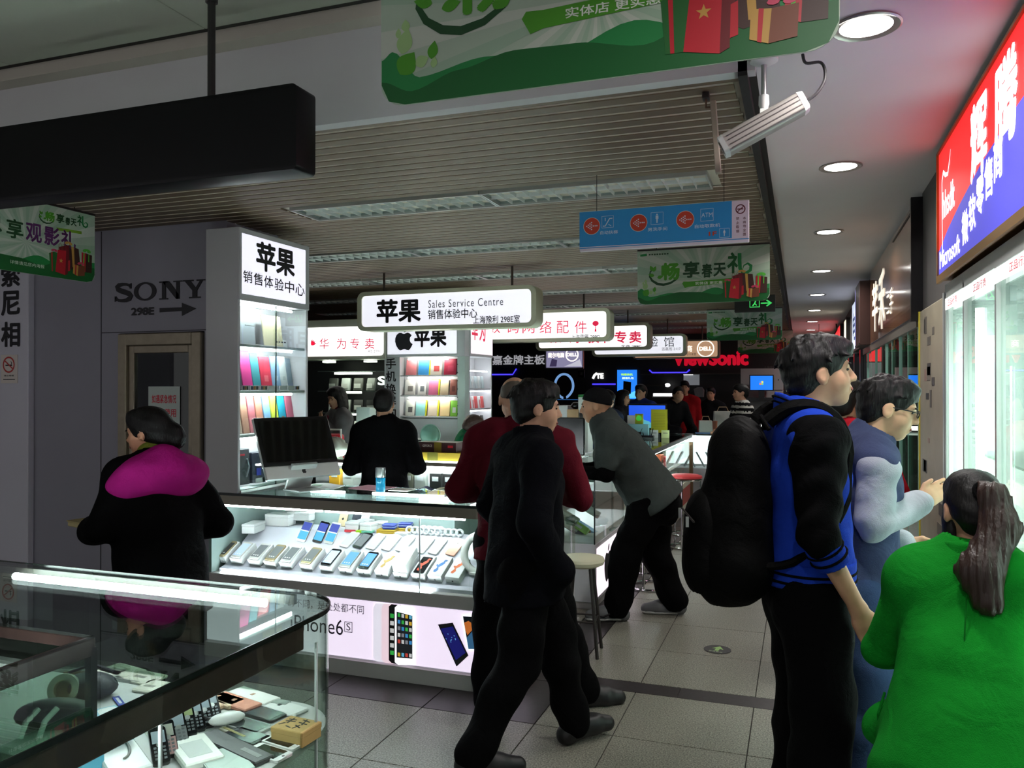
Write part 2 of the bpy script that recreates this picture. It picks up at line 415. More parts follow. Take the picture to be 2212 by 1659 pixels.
# ---- round downlights of the aisle soffit
M_dl = mat('downlight_glow', (255, 252, 246), .5, emit=14)
M_dlr = mat('downlight_rim', (170, 165, 160), .3, .7)
dl = None
for j, yd in enumerate([.85, 2.61, 4.23, 5.97, 7.95, 9.95, 11.95, 13.95, 15.95, 17.95]):
    lab = 'round recessed downlight, %s along the aisle soffit from the front' % (ordn + ['ninth', 'tenth'])[j]
    if dl is None:
        dl = thing('downlight', lab, 'downlight', (.186, yd, 2.70), 0, 'aisle downlights')
        MB().lathe([(.083, -.001), (.098, -.001), (.1, -.006), (.094, -.009), (.083, -.004)], 28).build('rim', M_dlr, dl, smooth=True)
        MB().lathe([(1e-6, -.006), (.05, -.0055), (.083, -.0035), (.083, .0)], 28).build('lens', M_dl, dl, smooth=True)
    else: dup(dl, (.186, yd, 2.70), 0, lab)
    area('downlight_lamp', (.186, yd, 2.688), .16, 9.0 * LAMP, (1, .97, .93), spread=rad(150))

# ---- the walls of the adjoining unit (pillar with lettering, door)
Y0 = 4.2
struct(B('wall_left', M_grey, None, -10, -4.30, Y0, Y0 + .12, 0, 2.69))
struct(B('wall_left', M_grey, None, -3.60, -3.43, Y0, 4.74, 0, 2.69))
struct(B('wall_left', M_grey, None, -4.30, -3.60, Y0, Y0 + .12, 1.985, 2.69))
struct(B('trim_3', mat('seam_dark', (70, 68, 74), .8), None, -4.463, -4.457, Y0 - .003, Y0, 0, 2.68))
struct(B('trim_4', mat('seam_dark', (70, 68, 74), .8), None, -4.46, -3.43, Y0 - .003, Y0, 1.99, 1.996))
M_dfr = mat('door_metal', (150, 140, 122), .4, .6, var=.1, vscale=20)
d = tag(thing('door_1', None, None, (-3.95, Y0, 0)), kind='structure')
fr = MB(); fr.box(-.34, -.27, -.03, .06, 0, 1.98); fr.box(.27, .345, -.03, .06, 0, 1.98); fr.box(-.27, .27, -.03, .06, 1.90, 1.98)
fr.build('door_frame', M_dfr, d, bevel=.006)
st = MB(); st.box(-.27, -.225, -.005, .035, 0, 1.90); st.box(.225, .27, -.005, .035, 0, 1.90); st.box(-.225, .225, -.005, .035, 1.85, 1.90); st.box(-.225, .225, -.005, .035, 0, .12)
st.build('door_leaf_frame', M_dfr, d, bevel=.004)
B('door_pane', glass('door_glass', (190, 200, 195), 1.0), d, -.225, .225, .01, .018, .12, 1.85)
B('door_handle', M_chrome, d, .232, .262, -.05, -.02, .95, 1.2, .006)
struct(B('wall_back', mat('back_room_dark', (40, 34, 32), .8), None, -4.8, -3.61, 5.2, 5.26, 0, 2.6))
nt_ = thing('paper_notice', 'white paper notice with red writing taped inside the glass door', 'notice', (-3.93, Y0 - .003, 1.5))
B('sheet', mat('paper_green', (196, 208, 202), .7), nt_, -.13, .13, .008, .0095, -.13, .13)
M_redp = mat('red_print', (205, 45, 60), .6)
text(nt_, '如遇紧急情况', -.1, .1, .02, .075, .0075, M_redp, .02); text(nt_, '砸碎使用', -.1, .1, -.07, -.015, .0075, M_redp, .02)
sh = thing('door_shelf', 'lit shelf with maroon boxes seen through the glass door', 'shelf', (-3.93, 4.9, 1.2))
for zz in (0.0, .25, .5): B('board', mat('shelf_pale', (200, 195, 185), .5), sh, -.25, .35, 0, .22, zz, zz + .012)
for xx in (-.25, .335): B('post', M_steel, sh, xx, xx + .015, .2, .215, -1.2, .6)
B('lamp', lit('door_tube', (255, 250, 245), 3.0), sh, -.15, .25, .02, .04, .735, .75)
for zz in (.012, .262): B('carton', mat('maroon_carton', (88, 42, 44), .6), sh, -.2, .3, .03, .2, zz, zz + .17, .004)
# lettering on the grey wall
M_sony = mat('sign_black', (24, 22, 28), .5)
def on_wall(u0, u1, v0, v1): a, b_ = aty(u0, v1, Y0), aty(u1, v0, Y0); return a.x, b_.x, a.z, b_.z
sg = thing('wall_sign', 'black raised brand lettering with 298E and an arrow on the grey wall', 'sign', (0, Y0, 0))
SER = []
def serif_word(p, x0, x1, z0, z1, y, m):
    """slab serif capitals S O N Y"""
    w = (x1 - x0); h = z1 - z0; mb = MB(); d = -.006
    def poly(pts): mb.prism([(x0 + a * w, z0 + b_ * h) for a, b_ in pts], y + d, y, 'y')
    def ringy(cx, cz, rx, rz, ix, iz):
        o = [(cx + rx * math.cos(t), cz + rz * math.sin(t)) for t in [2 * PI * i / 28 for i in range(28)]]
        q = [(cx + ix * math.cos(t), cz + iz * math.sin(t)) for t in [2 * PI * i / 28 for i in range(28)]]
        for i in range(28): j = (i + 1) % 28; poly([o[i], o[j], q[j], q[i]])
    S = [(.175, .80), (.165, .88), (.13, .95), (.09, .965), (.045, .93), (.025, .83), (.035, .70), (.07, .60), (.12, .51), (.165, .41), (.185, .28), (.17, .14), (.13, .05), (.09, .035), (.045, .06), (.022, .14), (.012, .24)]
    l, r = stroke([(x0 + a * w, z0 + b_ * h) for a, b_ in S], [w * c for c in (.018, .02, .024, .028, .036, .044, .046, .046, .046, .046, .046, .044, .034, .028, .024, .02, .018)])
    for i in range(len(l) - 1): mb.prism([l[i], l[i + 1], r[i + 1], r[i]], y + d, y, 'y')
    poly([(.172, .70), (.19, .70), (.19, 1.0), (.172, .96)]); poly([(0.0, .0), (.018, .04), (.018, .3), (0.0, .3)])
    ringy(.345, .5, .125, .52, .080, .42)
    poly([(.505, 0), (.60, 0), (.60, .07), (.575, .07), (.575, .93), (.60, .93), (.60, 1), (.505, 1), (.505, .93), (.535, .93), (.535, .07), (.505, .07)])
    poly([(.545, 1), (.61, 1), (.72, .24), (.72, 0), (.69, 0), (.545, .95)]); poly([(.69, 0), (.725, 0), (.725, .93), (.755, .93), (.755, 1), (.66, 1), (.66, .93), (.69, .93)])
    poly([(.765, 1), (.765, .93), (.785, .93), (.865, .42), (.865, .07), (.83, .07), (.83, 0), (.95, 0), (.95, .07), (.915, .07), (.915, .42), (.975, .93), (1.0, .93), (1.0, 1), (.91, 1), (.91, .93), (.945, .93), (.90, .56), (.845, .93), (.875, .93), (.875, 1)])
    return mb.build('lettering', m, p)
x0, x1, z0, z1 = on_wall(249, 444, 603, 652); serif_word(sg, x0, x1, z0, z1, 0, M_sony)
x0, x1, z0, z1 = on_wall(284, 334, 663, 682); text(sg, '298E', x0, x1, z0, z1, -.004, M_sony, .04)
x0, x1, z0, z1 = on_wall(346, 424, 653, 684); h = (z1 - z0)
MB().prism([(x0, z0 + h * .33), (x0 + (x1 - x0) * .62, z0 + h * .38), (x0 + (x1 - x0) * .62, z0), (x1, z0 + h * .52), (x0 + (x1 - x0) * .62, z1), (x0 + (x1 - x0) * .62, z0 + h * .66), (x0, z0 + h * .66)], -.006, 0, 'y').build('arrow', M_sony, sg)
# pilaster panel with vertical lettering
pb = thing('pillar_sign', 'tall pale panel with vertical black Chinese lettering at the picture edge', 'sign', (-5.5, Y0, 0))
B('panel', mat('pale_panel', (214, 212, 222), .35, coat=.3), pb, -.45, .43, -.05, 0, 0, 2.68, .004)
for ch, v in (('索', 593), ('尼', 655), ('相', 722)):
    c0 = aty(3, v + 28, Y0 - .05); c1 = aty(44, v - 28, Y0 - .05); text(pb, ch, c0.x + 5.5, c1.x + 5.5, c0.z, c1.z, -.053, M_sony, .03)
a, b_ = aty(3, 828, Y0 - .05), aty(39, 766, Y0 - .05)
ns = thing('no_smoking_sign', 'small cream no smoking sticker on the tall pale panel', 'sign', (a.x, Y0 - .051, a.z)); w_, h_ = b_.x - a.x, b_.z - a.z
B('plate', mat('cream_plate', (226, 216, 208), .5), ns, 0, w_, -.003, 0, 0, h_, .001)
mb = MB(); o_, i_ = ring2(w_ * .48, h_ * .65, w_ * .36), ring2(w_ * .48, h_ * .65, w_ * .29)
for i in range(24): mb.flat([o_[i], o_[(i + 1) % 24], i_[(i + 1) % 24], i_[i]], -.004)
flat_stroke(mb, [(w_ * .24, h_ * .79), (w_ * .72, h_ * .51)], w_ * .06, -.0042); mb.build('prohibition_ring', mat('prohibit_red', (190, 60, 55), .6), ns)
mb = MB(); mb.flat([(w_ * .28, h_ * .61), (w_ * .68, h_ * .61), (w_ * .68, h_ * .65), (w_ * .28, h_ * .65)], -.0038); flat_stroke(mb, [(w_ * .62, h_ * .66), (w_ * .66, h_ * .72), (w_ * .6, h_ * .76)], w_ * .04, -.0038); mb.build('cigarette', M_ink, ns)
text(ns, '禁止吸烟', w_ * .2, w_ * .78, h_ * .24, h_ * .3, -.0038, M_ink, .01); B('mark', M_ink, ns, w_ * .15, w_ * .85, -.0038, -.003, h_ * .12, h_ * .15)
# ================================================================ HANGING SIGNS AND BANNERS
M_cream = mat('sign_frame_cream', (214, 212, 186), .45)
M_creamd = mat('sign_frame_olive', (170, 164, 140), .45)
M_rod = mat('hanger_rod', (92, 84, 76), .4, .5)
M_redl = lit('sign_red', (215, 30, 70), .6)
def pb(u0, u1, v0, v1, Y):
    """box on the plane y = Y; v0, v1 are read at the middle of the box"""
    uc, vc = (u0 + u1) / 2, (v0 + v1) / 2
    return aty(u0, vc, Y).x, aty(u1, vc, Y).x, aty(uc, v1, Y).z, aty(uc, v0, Y).z
FACE = {}
def lightbox(label, X0, X1, Y, z0, z1, depth=.14, frame=M_cream, glow=None, rods=(.2, .8), rnd=.07, border=.045, ztop=2.679, name='hanging_sign', group='hanging shop signs'):
    t = thing(name, label, 'sign', ((X0 + X1) / 2, Y, z0), 0, group); w, h = (X1 - X0) / 2, z1 - z0
    out, inn = rrect(-w, w, 0, h, rnd), rrect(-w + border, w - border, border * .8, h - border * .8, rnd * .6); n = len(out)
    MB().prism(out, .012, depth, 'y').build('case', frame, t, bevel=.006, smooth=True)
    v = [(a, 0, b) for a, b in out] + [(a, 0, b) for a, b in inn] + [(a, .012, b) for a, b in out] + [(a, .014, b) for a, b in inn]
    f = []
    for i in range(n):
        j = (i + 1) % n; f += [(j, i, n + i, n + j), (i, j, 2 * n + j, 2 * n + i), (n + j, n + i, 3 * n + i, 3 * n + j)]
    raw('rim', v, f, frame, t)
    FACE[t.name] = MB().flat(inn, .0115).build('glowing_face', glow or lit('sign_face', (240, 240, 250), .72), t)
    for r in rods:
        x = -w + 2 * w * r; MB().tube([(x, depth / 2, h), (x, depth / 2, ztop - z0)], .011, 8).build('hanger_rod', M_rod, t)
    t['x0'] = (X0 + X1) / 2; t['z0'] = z0
    return t
def stext(t, s, u0, u1, v0, v1, m, bold=0.0, dy=.0, **k):
    a = pb(u0, u1, v0, v1, t.location.y); X, Z = t.location.x, t.location.z
    return text(FACE[t.name], s, a[0] - X, a[1] - X, a[2] - Z, a[3] - Z, .0105 + dy, m, bold, **k)
Z0S, Z1S = 2.142, 2.500
c0, c1 = pb(772, 1158, 0, 1, 6.5)[:2]
s1 = lightbox('cream framed lit hanging sign reading Sales Service Centre, in front of the others', c0, c1, 6.5, Z0S, Z1S, .2, rods=(.13, .855))
stext(s1, '苹果', 812, 908, 645, 697, M_ink, .035); stext(s1, 'Sales Service Centre', 924, 1086, 645, 662, mat('sign_grey', (70, 70, 80), .6), -.003, space=1.15)
stext(s1, '销售体验中心', 923, 1030, 667, 688, M_ink, .012); stext(s1, '上海豫利 298E室', 1021, 1122, 681, 698, M_ink, .014)
M_face2 = lit('sign_face_soft', (228, 230, 242), 1.0)
c0, c1 = pb(1022, 1318, 0, 1, 8.65)[:2]
s2 = lightbox('lit hanging sign with red Chinese letters and a red lantern drawing, number 299D', c0, c1, 8.65, Z0S + .0, Z1S, .2, glow=lit('sign_face_bright', (250, 248, 250), .85))
for ch, u in (('科', 1005), ('数', 1066), ('码', 1106), ('网', 1140), ('络', 1177), ('配', 1214), ('件', 1253)):
    if u > 1022: stext(s2, ch, u - 12, u + 14, 693, 720, M_redl, .0)
stext(s2, '上海雷雁 299D', 1233, 1296, 722, 734, M_ink, .005)
mb = MB(); X, Z = s2.location.x, s2.location.z; a = pb(1279, 1293, 690, 713, 8.65); cx, cz = (a[0] + a[1]) / 2 - X, (a[2] + a[3]) / 2 - Z
mb.flat(ring2(cx, cz + .015, .028, 14, .036), .0105); mb.flat([(cx - .004, cz - .05), (cx + .004, cz - .05), (cx + .004, cz - .01), (cx - .004, cz - .01)], .0105); mb.flat([(cx - .012, cz - .075), (cx + .012, cz - .075), (cx + .006, cz - .045), (cx - .006, cz - .045)], .0105); mb.build('lantern', M_redl, s2)
c0, c1 = pb(1157, 1404, 0, 1, 10.8)[:2]
s3 = lightbox('olive framed lit hanging sign with red letters, number 298C', c0, c1, 10.8, Z0S, Z1S, .2, frame=M_creamd, glow=lit('sign_face_bright', (250, 248, 250), .85))
for ch, u in (('数', 1200), ('码', 1240), ('技', 1282), ('术', 1306)): stext(s3, ch, u - 12, u + 12, 715, 741, M_redl, .02)
for ch, u in (('专', 1340), ('卖', 1372)): stext(s3, ch, u - 13, u + 13, 715, 741, M_redl, .025)
stext(s3, '艺商 298C', 1341, 1386, 744, 752, M_ink, .01)
c0, c1 = pb(1278, 1481, 0, 1, 12.4)[:2]
s4 = lightbox('cream framed lit hanging sign with thin black letters, number 2117', c0, c1, 12.4, Z0S - .03, Z1S - .05, .2)
for ch, u in (('体', 1370), ('验', 1410), ('馆', 1445)): stext(s4, ch, u - 11, u + 11, 727, 749, M_ink, .0)
stext(s4, '志嘉图 2117', 1429, 1470, 750, 757, M_ink, .0)
c0, c1 = pb(1366, 1553, 0, 1, 13.9)[:2]
s5 = lightbox('bronze hanging sign with a white ringed brand logo, number 2118', c0, c1, 13.9, Z0S - .02, Z1S - .06, .2, frame=mat('sign_frame_taupe', (150, 138, 124), .4, .3), glow=lit('sign_face_tan', (176, 140, 112), .75), rnd=.05, border=.03)
M_wl = lit('white_letters', (255, 240, 220), 1.3)
def ring_logo(t, u, v, ru, Y, word, m, y=.0105):
    X, Z = t.location.x, t.location.z; c = aty(u, v, Y); R = ru * c.y / FPX * 1.02 / .96; cx, cz = c.x - X, c.z - Z
    o_, i_ = ring2(cx, cz, R, 28), ring2(cx, cz, R * .87, 28); mb = MB()
    for i in range(28): mb.flat([o_[i], o_[(i + 1) % 28], i_[(i + 1) % 28], i_[i]], y)
    mb.build('logo_ring', m, t); text(t, word, cx - R * .74, cx + R * .74, cz - R * .24, cz + R * .24, y, m, .05, name='logo_word')
ring_logo(s5, 1524, 753, 17, 13.9, 'DELL', M_wl)
stext(s5, '商', 1482, 1495, 746, 760, M_wl, .01); stext(s5, '华齐 2118室', 1467, 1504, 762, 768, mat('sign_brown', (90, 62, 50), .6), .0)

# ---- blue wayfinding board over the aisle
YB = 3.9
a = pb(1252, 1618, 432, 548, YB); bx0, bx1, bz0, bz1 = a[0], a[1], 2.30, 2.497
ws = thing('wayfinding_sign', 'blue hanging direction board with orange arrow discs and white icons', 'sign', (bx0, YB, bz0)); bw, bh = bx1 - bx0, bz1 - bz0
B('board', mat('sign_white', (232, 222, 232), .4), ws, 0, bw, 0, .02, 0, bh, .002)
M_sblue = mat('sign_blue', (42, 148, 212), .4); M_sor = mat('sign_orange', (200, 66, 40), .5); M_swh = mat('sign_print_white', (214, 226, 236), .5)
MB().flat([(0, .022), (bw * .905, .022), (bw * .905, bh), (0, bh)], -.001).build('blue_field', M_sblue, ws)
MB().flat([(0, .014), (bw, .014), (bw, .018), (0, .018)], -.001).build('blue_line', M_sblue, ws)
def arrow_disc(cx, cz, r):
    MB().flat(ring2(cx, cz, r * 1.06, 26), -.0016).build('disc_edge', mat('disc_edge', (226, 214, 200), .5), ws)
    MB().flat(ring2(cx, cz, r, 26), -.002).build('disc', M_sor, ws)
    mb = MB()
    for dx, dzs in ((-.62, (0,)), (-.42, (-.14, .14)), (-.22, (-.28, 0, .28)), (-.02, (-.42, -.14, .14, .42)), (.2, (0,)), (.44, (0,)), (.66, (0,))):
        for dz in dzs: mb.flat(ring2(cx + dx * r, cz + dz * r, r * .085, 8), -.0026)
    mb.build('arrow_dots', M_swh, ws)
def icon_frame(x0, x1, z0, z1):
    mb = MB(); w = .0016
    for q in ((x0, x1, z0, z0 + w), (x0, x1, z1 - w, z1), (x0, x0 + w, z0, z1), (x1 - w, x1, z0, z1)): mb.flat([(q[0], q[2]), (q[1], q[2]), (q[1], q[3]), (q[0], q[3])], -.0016)
    return mb.build('icon_frame', M_swh, ws)
def man_icon(cx, cz, h):
    mb = MB(); mb.flat(ring2(cx, cz + h * .42, h * .09, 10), -.0018); mb.flat([(cx - .15 * h, cz + .3 * h), (cx + .15 * h, cz + .3 * h), (cx + .16 * h, cz - .06 * h), (cx + .1 * h, cz - .06 * h), (cx + .08 * h, cz + .16 * h), (cx + .07 * h, cz - .5 * h), (cx + .01 * h, cz - .5 * h), (cx, cz - .1 * h), (cx - .01 * h, cz - .5 * h), (cx - .07 * h, cz - .5 * h), (cx - .08 * h, cz + .16 * h), (cx - .1 * h, cz - .06 * h), (cx - .16 * h, cz - .06 * h)], -.0018); mb.build('person_icon', M_swh, ws)
for fx in (.077, .365, .64): arrow_disc(bw * fx, bh * .63, bh * .205)
for fx in (.176, .475, .765): icon_frame(bw * fx - .03, bw * fx + .03, bh * .56, bh * .86)
mb = MB(); cx, cz = bw * .176, bh * .71; flat_stroke(mb, [(cx - .024, cz - .02), (cx - .012, cz - .02), (cx + .01, cz + .016), (cx + .024, cz + .016)], .005, -.0018); flat_stroke(mb, [(cx - .012, cz + .004), (cx - .012, cz + .02)], .004, -.0018); flat_stroke(mb, [(cx + .004, cz - .012), (cx + .018, cz - .022)], .003, -.0018); mb.build('escalator_icon', M_swh, ws)
man_icon(bw * .475, bh * .71, .044); text(ws, 'ATM', bw * .765 - .026, bw * .765 + .026, bh * .655, bh * .76, -.0018, M_swh)
text(ws, '自动扶梯', bw * .13, bw * .238, bh * .40, bh * .49, -.0016, M_swh, .01); text(ws, '男洗手间', bw * .42, bw * .535, bh * .40, bh * .49, -.0016, M_swh, .01); text(ws, '自动取款机', bw * .695, bw * .84, bh * .40, bh * .49, -.0016, M_swh, .01)
text(ws, '1F', bw * .775, bw * .82, bh * .2, bh * .3, -.0016, M_sor, .03); icon_frame(bw * .835, bw * .892, bh * .14, bh * .36); man_icon(bw * .863, bh * .25, .03)
mb = MB(); o_, i_ = ring2(bw * .953, bh * .79, bh * .115, 20), ring2(bw * .953, bh * .79, bh * .09, 20)
for i in range(20): mb.flat([o_[i], o_[(i + 1) % 20], i_[(i + 1) % 20], i_[i]], -.0012)
flat_stroke(mb, [(bw * .953 - .015, bh * .79 - .013), (bw * .953 + .015, bh * .79 + .013)], .004, -.0013); mb.flat([(bw * .953 - .014, bh * .79 - .002), (bw * .953 + .012, bh * .79 - .002), (bw * .953 + .012, bh * .79 + .003), (bw * .953 - .014, bh * .79 + .003)], -.0013); mb.build('no_smoking_icon', mat('sign_maroon', (96, 34, 44), .6), ws)
vtext(ws, '本商场全面', bw * .975, .0135, bh * .62, bh * .14, -.0013, mat('sign_maroon', (96, 34, 44), .6), .01); vtext(ws, '禁止吸烟', bw * .937, .0135, bh * .62, bh * .22, -.0013, mat('sign_maroon', (96, 34, 44), .6), .01)
for fx in (.105, .86): MB().tube([(bw * fx, .01, bh), (bw * fx, .01, 2.679 - bz0)], .0018, 6).build('hanging_wire', M_steel, ws)

# ---- green spring banners
BW, BH = .955, .405
M_bpale = mat('banner_pale', (172, 190, 170), .55); M_bray = mat('banner_ray', (194, 202, 188), .55); M_bray2 = mat('banner_ray_green', (156, 182, 158), .55)
G1 = mat('banner_green_dark', (0, 92, 34), .5); G2 = mat('banner_green_mid', (22, 128, 62), .5); G3 = mat('banner_green_leaf', (72, 150, 26), .5); G4 = mat('banner_green_lime', (128, 176, 40), .5); G5 = mat('banner_green_ink', (12, 70, 28), .5); G6 = mat('banner_leaf_faint', (158, 194, 128), .55)
R1 = mat('gift_red', (190, 22, 40), .45); R2 = mat('gift_red_dark', (110, 10, 22), .45); K1 = mat('gift_brown', (62, 30, 22), .5); K2 = mat('gift_brown_light', (120, 60, 34), .5); Yg = mat('gift_gold', (196, 150, 70), .45); Pk = mat('gift_pink_bow', (205, 60, 96), .45); Gd = mat('gift_green', (22, 96, 34), .5); Gl = mat('gift_green_ribbon', (86, 190, 60), .5)
M_tail = mat('banner_back', (206, 210, 200), .6)
def bx(*pts): return [(a * BW, (1 - b) * BH) for a, b in pts]
def leafpts(x, z, l, w, a):
    ca, sa = math.cos(a), math.sin(a); o = []
    for i in range(15):
        t = i / 14.0; o.append((t * l, w * math.sin(PI * t ** .8) * .5))
    for i in range(13, 0, -1):
        t = i / 14.0; o.append((t * l, -w * math.sin(PI * t ** .8) * .5))
    return [(x + p * ca - q * sa, z + p * sa + q * ca) for p, q in o]
def gifts(p, ox, oz, sc, y):
    """the printed heap of presents; ox, oz: lower left corner, sc: width"""
    def poly(m, pts, yy, name): MB().flat([(ox + a * sc, oz + b * sc) for a, b in pts], y - yy).build(name, m, p)
    poly(K1, [(.30, .26), (.36, .62), (.67, .58), (.72, .20), (.5, .15)], .0002, 'printed_bag'); poly(Yg, [(.50, .60), (.56, .595), (.58, .2), (.53, .2)], .0004, 'printed_ribbon')
    poly(R2, [(.22, .55), (.44, .62), (.46, .12), (.26, .08)], .0005, 'printed_bag'); poly(R1, [(.40, .3), (.47, .33), (.47, .12), (.4, .1)], .00055, 'printed_bag_side')
    poly(Gd, [(.0, .40), (.11, .44), (.24, .42), (.22, .06), (.03, .06)], .0006, 'printed_box'); poly(R1, [(.045, .42), (.075, .43), (.085, .06), (.06, .06)], .0007, 'printed_ribbon')
    poly(R1, [(.19, .49), (.38, .50), (.36, .02), (.14, .06)], .0009, 'printed_bag'); poly(R2, [(.38, .50), (.43, .46), (.42, .05), (.36, .02)], .0009, 'printed_bag_side')
    st = [(.265 + (.05 if i % 2 == 0 else .02) * math.sin(2 * PI * i / 10), .29 + (.05 if i % 2 == 0 else .02) * math.cos(2 * PI * i / 10)) for i in range(10)]; poly(Yg, st, .0011, 'printed_star')
    poly(R1, [(.74, .53), (.85, .52), (.83, .14), (.74, .18)], .0006, 'printed_box'); poly(K1, [(.85, .52), (.99, .50), (.98, .14), (.83, .14)], .0006, 'printed_box_side'); poly(Gl, [(.785, .53), (.81, .525), (.795, .16), (.77, .17)], .0008, 'printed_ribbon'); poly(Gl, [(.90, .51), (.925, .51), (.92, .35), (.90, .36)], .0008, 'printed_ribbon')
    poly(Yg, [(.545, .26), (.665, .25), (.645, .04), (.535, .08)], .0012, 'printed_box'); poly(K2, [(.665, .25), (.82, .26), (.81, .06), (.645, .04)], .0012, 'printed_box_side'); poly(R1, [(.59, .26), (.62, .255), (.605, .05), (.58, .06)], .0014, 'printed_ribbon')
    for cx, cz, m, s_ in ((.11, .46, Pk, .07), (.72, .285, Pk, .085), (.86, .56, Gl, .10), (.43, .645, Yg, .09)):
        mb = MB()
        for k in range(7):
            a_ = -.2 + k * .55; mb.flat([(ox + (cx + s_ * .55 * math.cos(a_) + s_ * .45 * math.cos(t)) * sc, oz + (cz + s_ * .28 * math.sin(a_) + s_ * .22 * math.sin(t)) * sc) for t in [2 * PI * i / 8 for i in range(8)]], y - .0015 - k * .00005)
        mb.build('printed_bow', m, p)
    mb = MB()
    for cx in (.24, .33): flat_stroke(mb, [(ox + (cx - .03) * sc, oz + .5 * sc), (ox + (cx - .025) * sc, oz + .6 * sc), (ox + (cx + .01) * sc, oz + .63 * sc), (ox + (cx + .04) * sc, oz + .58 * sc), (ox + (cx + .045) * sc, oz + .49 * sc)], .008 * sc, y - .0012)
    mb.build('printed_handle', K2, p)
def banner_base(label, loc, rz):
    t = thing('promotion_banner', label, 'banner', loc, rz, 'green spring promotion banners')
    out = [(0, BH), (0, .06)] + [(.06 - .06 * math.cos(a), .05 - .05 * math.sin(a)) for a in [PI / 2 * i / 6 for i in range(1, 7)]] + [(BW - .06 + .06 * math.sin(a), .05 - .05 * math.cos(a)) for a in [PI / 2 * i / 6 for i in range(0, 6)]] + [(BW, .06), (BW, BH)]
    MB().prism(out, 0, .003, 'y').build('sheet', M_bpale, t)
    mb, mc = MB(), MB(); cx, cz = BW * .52, BH * .42
    for i in range(26):
        a = 2 * PI * i / 26; b_ = a + PI / 26
        def edge(t_):
            dx, dz = math.cos(t_), math.sin(t_); k = 9
            if dx > 1e-6: k = min(k, (BW - cx) / dx)
            if dx < -1e-6: k = min(k, -cx / dx)
            if dz > 1e-6: k = min(k, (BH - cz) / dz)
            if dz < -1e-6: k = min(k, (.05 - cz) / dz)
            return (cx + dx * k * .999, cz + dz * k * .999)
        (mb if i % 2 else mc).flat([(cx, cz), edge(a), edge(b_)], -.0003)
    mb.build('printed_rays', M_bray, t); mc.build('printed_rays', M_bray2, t)
    B('top_rail', M_steel, t, 0, BW, -.004, .008, BH, BH + .012)
    for fx in (.15, .85): MB().tube([(BW * fx, .002, BH), (BW * fx, .002, 2.695 - loc[2])], .003, 6).build('hanger', M_steel, t)
    # hills
    def wave(pts, m, y):
        P = []
        for i in range(len(pts) - 1):
            for k in range(6):
                t_ = k / 6.0; s_ = t_ * t_ * (3 - 2 * t_); P.append((pts[i][0] + (pts[i + 1][0] - pts[i][0]) * t_, pts[i][1] + (pts[i + 1][1] - pts[i][1]) * s_))
        P.append(pts[-1])
        lo = [(BW * .998, .05), (BW - .02, .012), (BW - .06, .001), (.06, .001), (.02, .012), (BW * .002, .05)]
        MB().flat([(a * BW, (1 - b_) * BH) for a, b_ in P] + lo, y).build('printed_hill', m, t)
    wave([(.002, .74), (.03, .70), (.10, .86), (.26, .80), (.42, .86), (.60, .73), (.75, .83), (.9, .74), (.998, .70)], G2, -.0005)
    wave([(.002, .86), (.08, .93), (.2, .85), (.33, .79), (.47, .80), (.62, .86), (.75, .75), (.998, .78)], G1, -.0007)
    return t
def swirl_word(t, x0, x1, ztop, zbot, y, five=True):
    """the drawn slogan with swirl, sized to a box"""
    w, h = x1 - x0, ztop - zbot; T = lambda s, a, b_, c, d, m, bo=.03: text(t, s, x0 + a * w, x0 + b_ * w, ztop - d * h, ztop - c * h, y, m, bo)
    T('畅', .13, .31, .25, .83, G3, .045); T('享', .34, .50, .24, .78, G5, .035); T('春', .52, .62, .34, .80, G5, .035); T('天', .63, .75, .34, .78, G5, .035); T('礻', .76, .86, .02, .70, G1, .03)
    mb = MB()
    tail = [(.875, .06), (.875, .3), (.88, .55), (.90, .66), (.94, .70), (.975, .62), (.98, .48), (.95, .40), (.915, .46), (.905, .56)]
    flat_stroke(mb, [(x0 + a * w, ztop - b_ * h) for a, b_ in tail], [.034 * w] * 4 + [.03 * w] * 3 + [.02 * w, .012 * w, .006 * w], y)
    mb.build('printed_swirl', G2, t); mb = MB()
    sw = [(.075, .38), (.02, .52), (.015, .68), (.04, .82), (.09, .93), (.15, .97), (.22, .92), (.28, .80), (.305, .66)]
    flat_stroke(mb, [(x0 + a * w, ztop - b_ * h) for a, b_ in sw], [.006 * w, .012 * w, .018 * w, .022 * w, .026 * w, .026 * w, .022 * w, .016 * w, .008 * w], y + .0001)
    mb.build('printed_swirl', G5, t)
    for lx, lz, a_ in ((.045, .50, 2.0), (.05, .52, 1.1), (.09, .73, .2), (.06, .66, 2.9)): MB().flat(leafpts(x0 + lx * w, ztop - lz * h, .06 * w, .035 * w, a_), y - .0001).build('printed_leaf', G3, t)
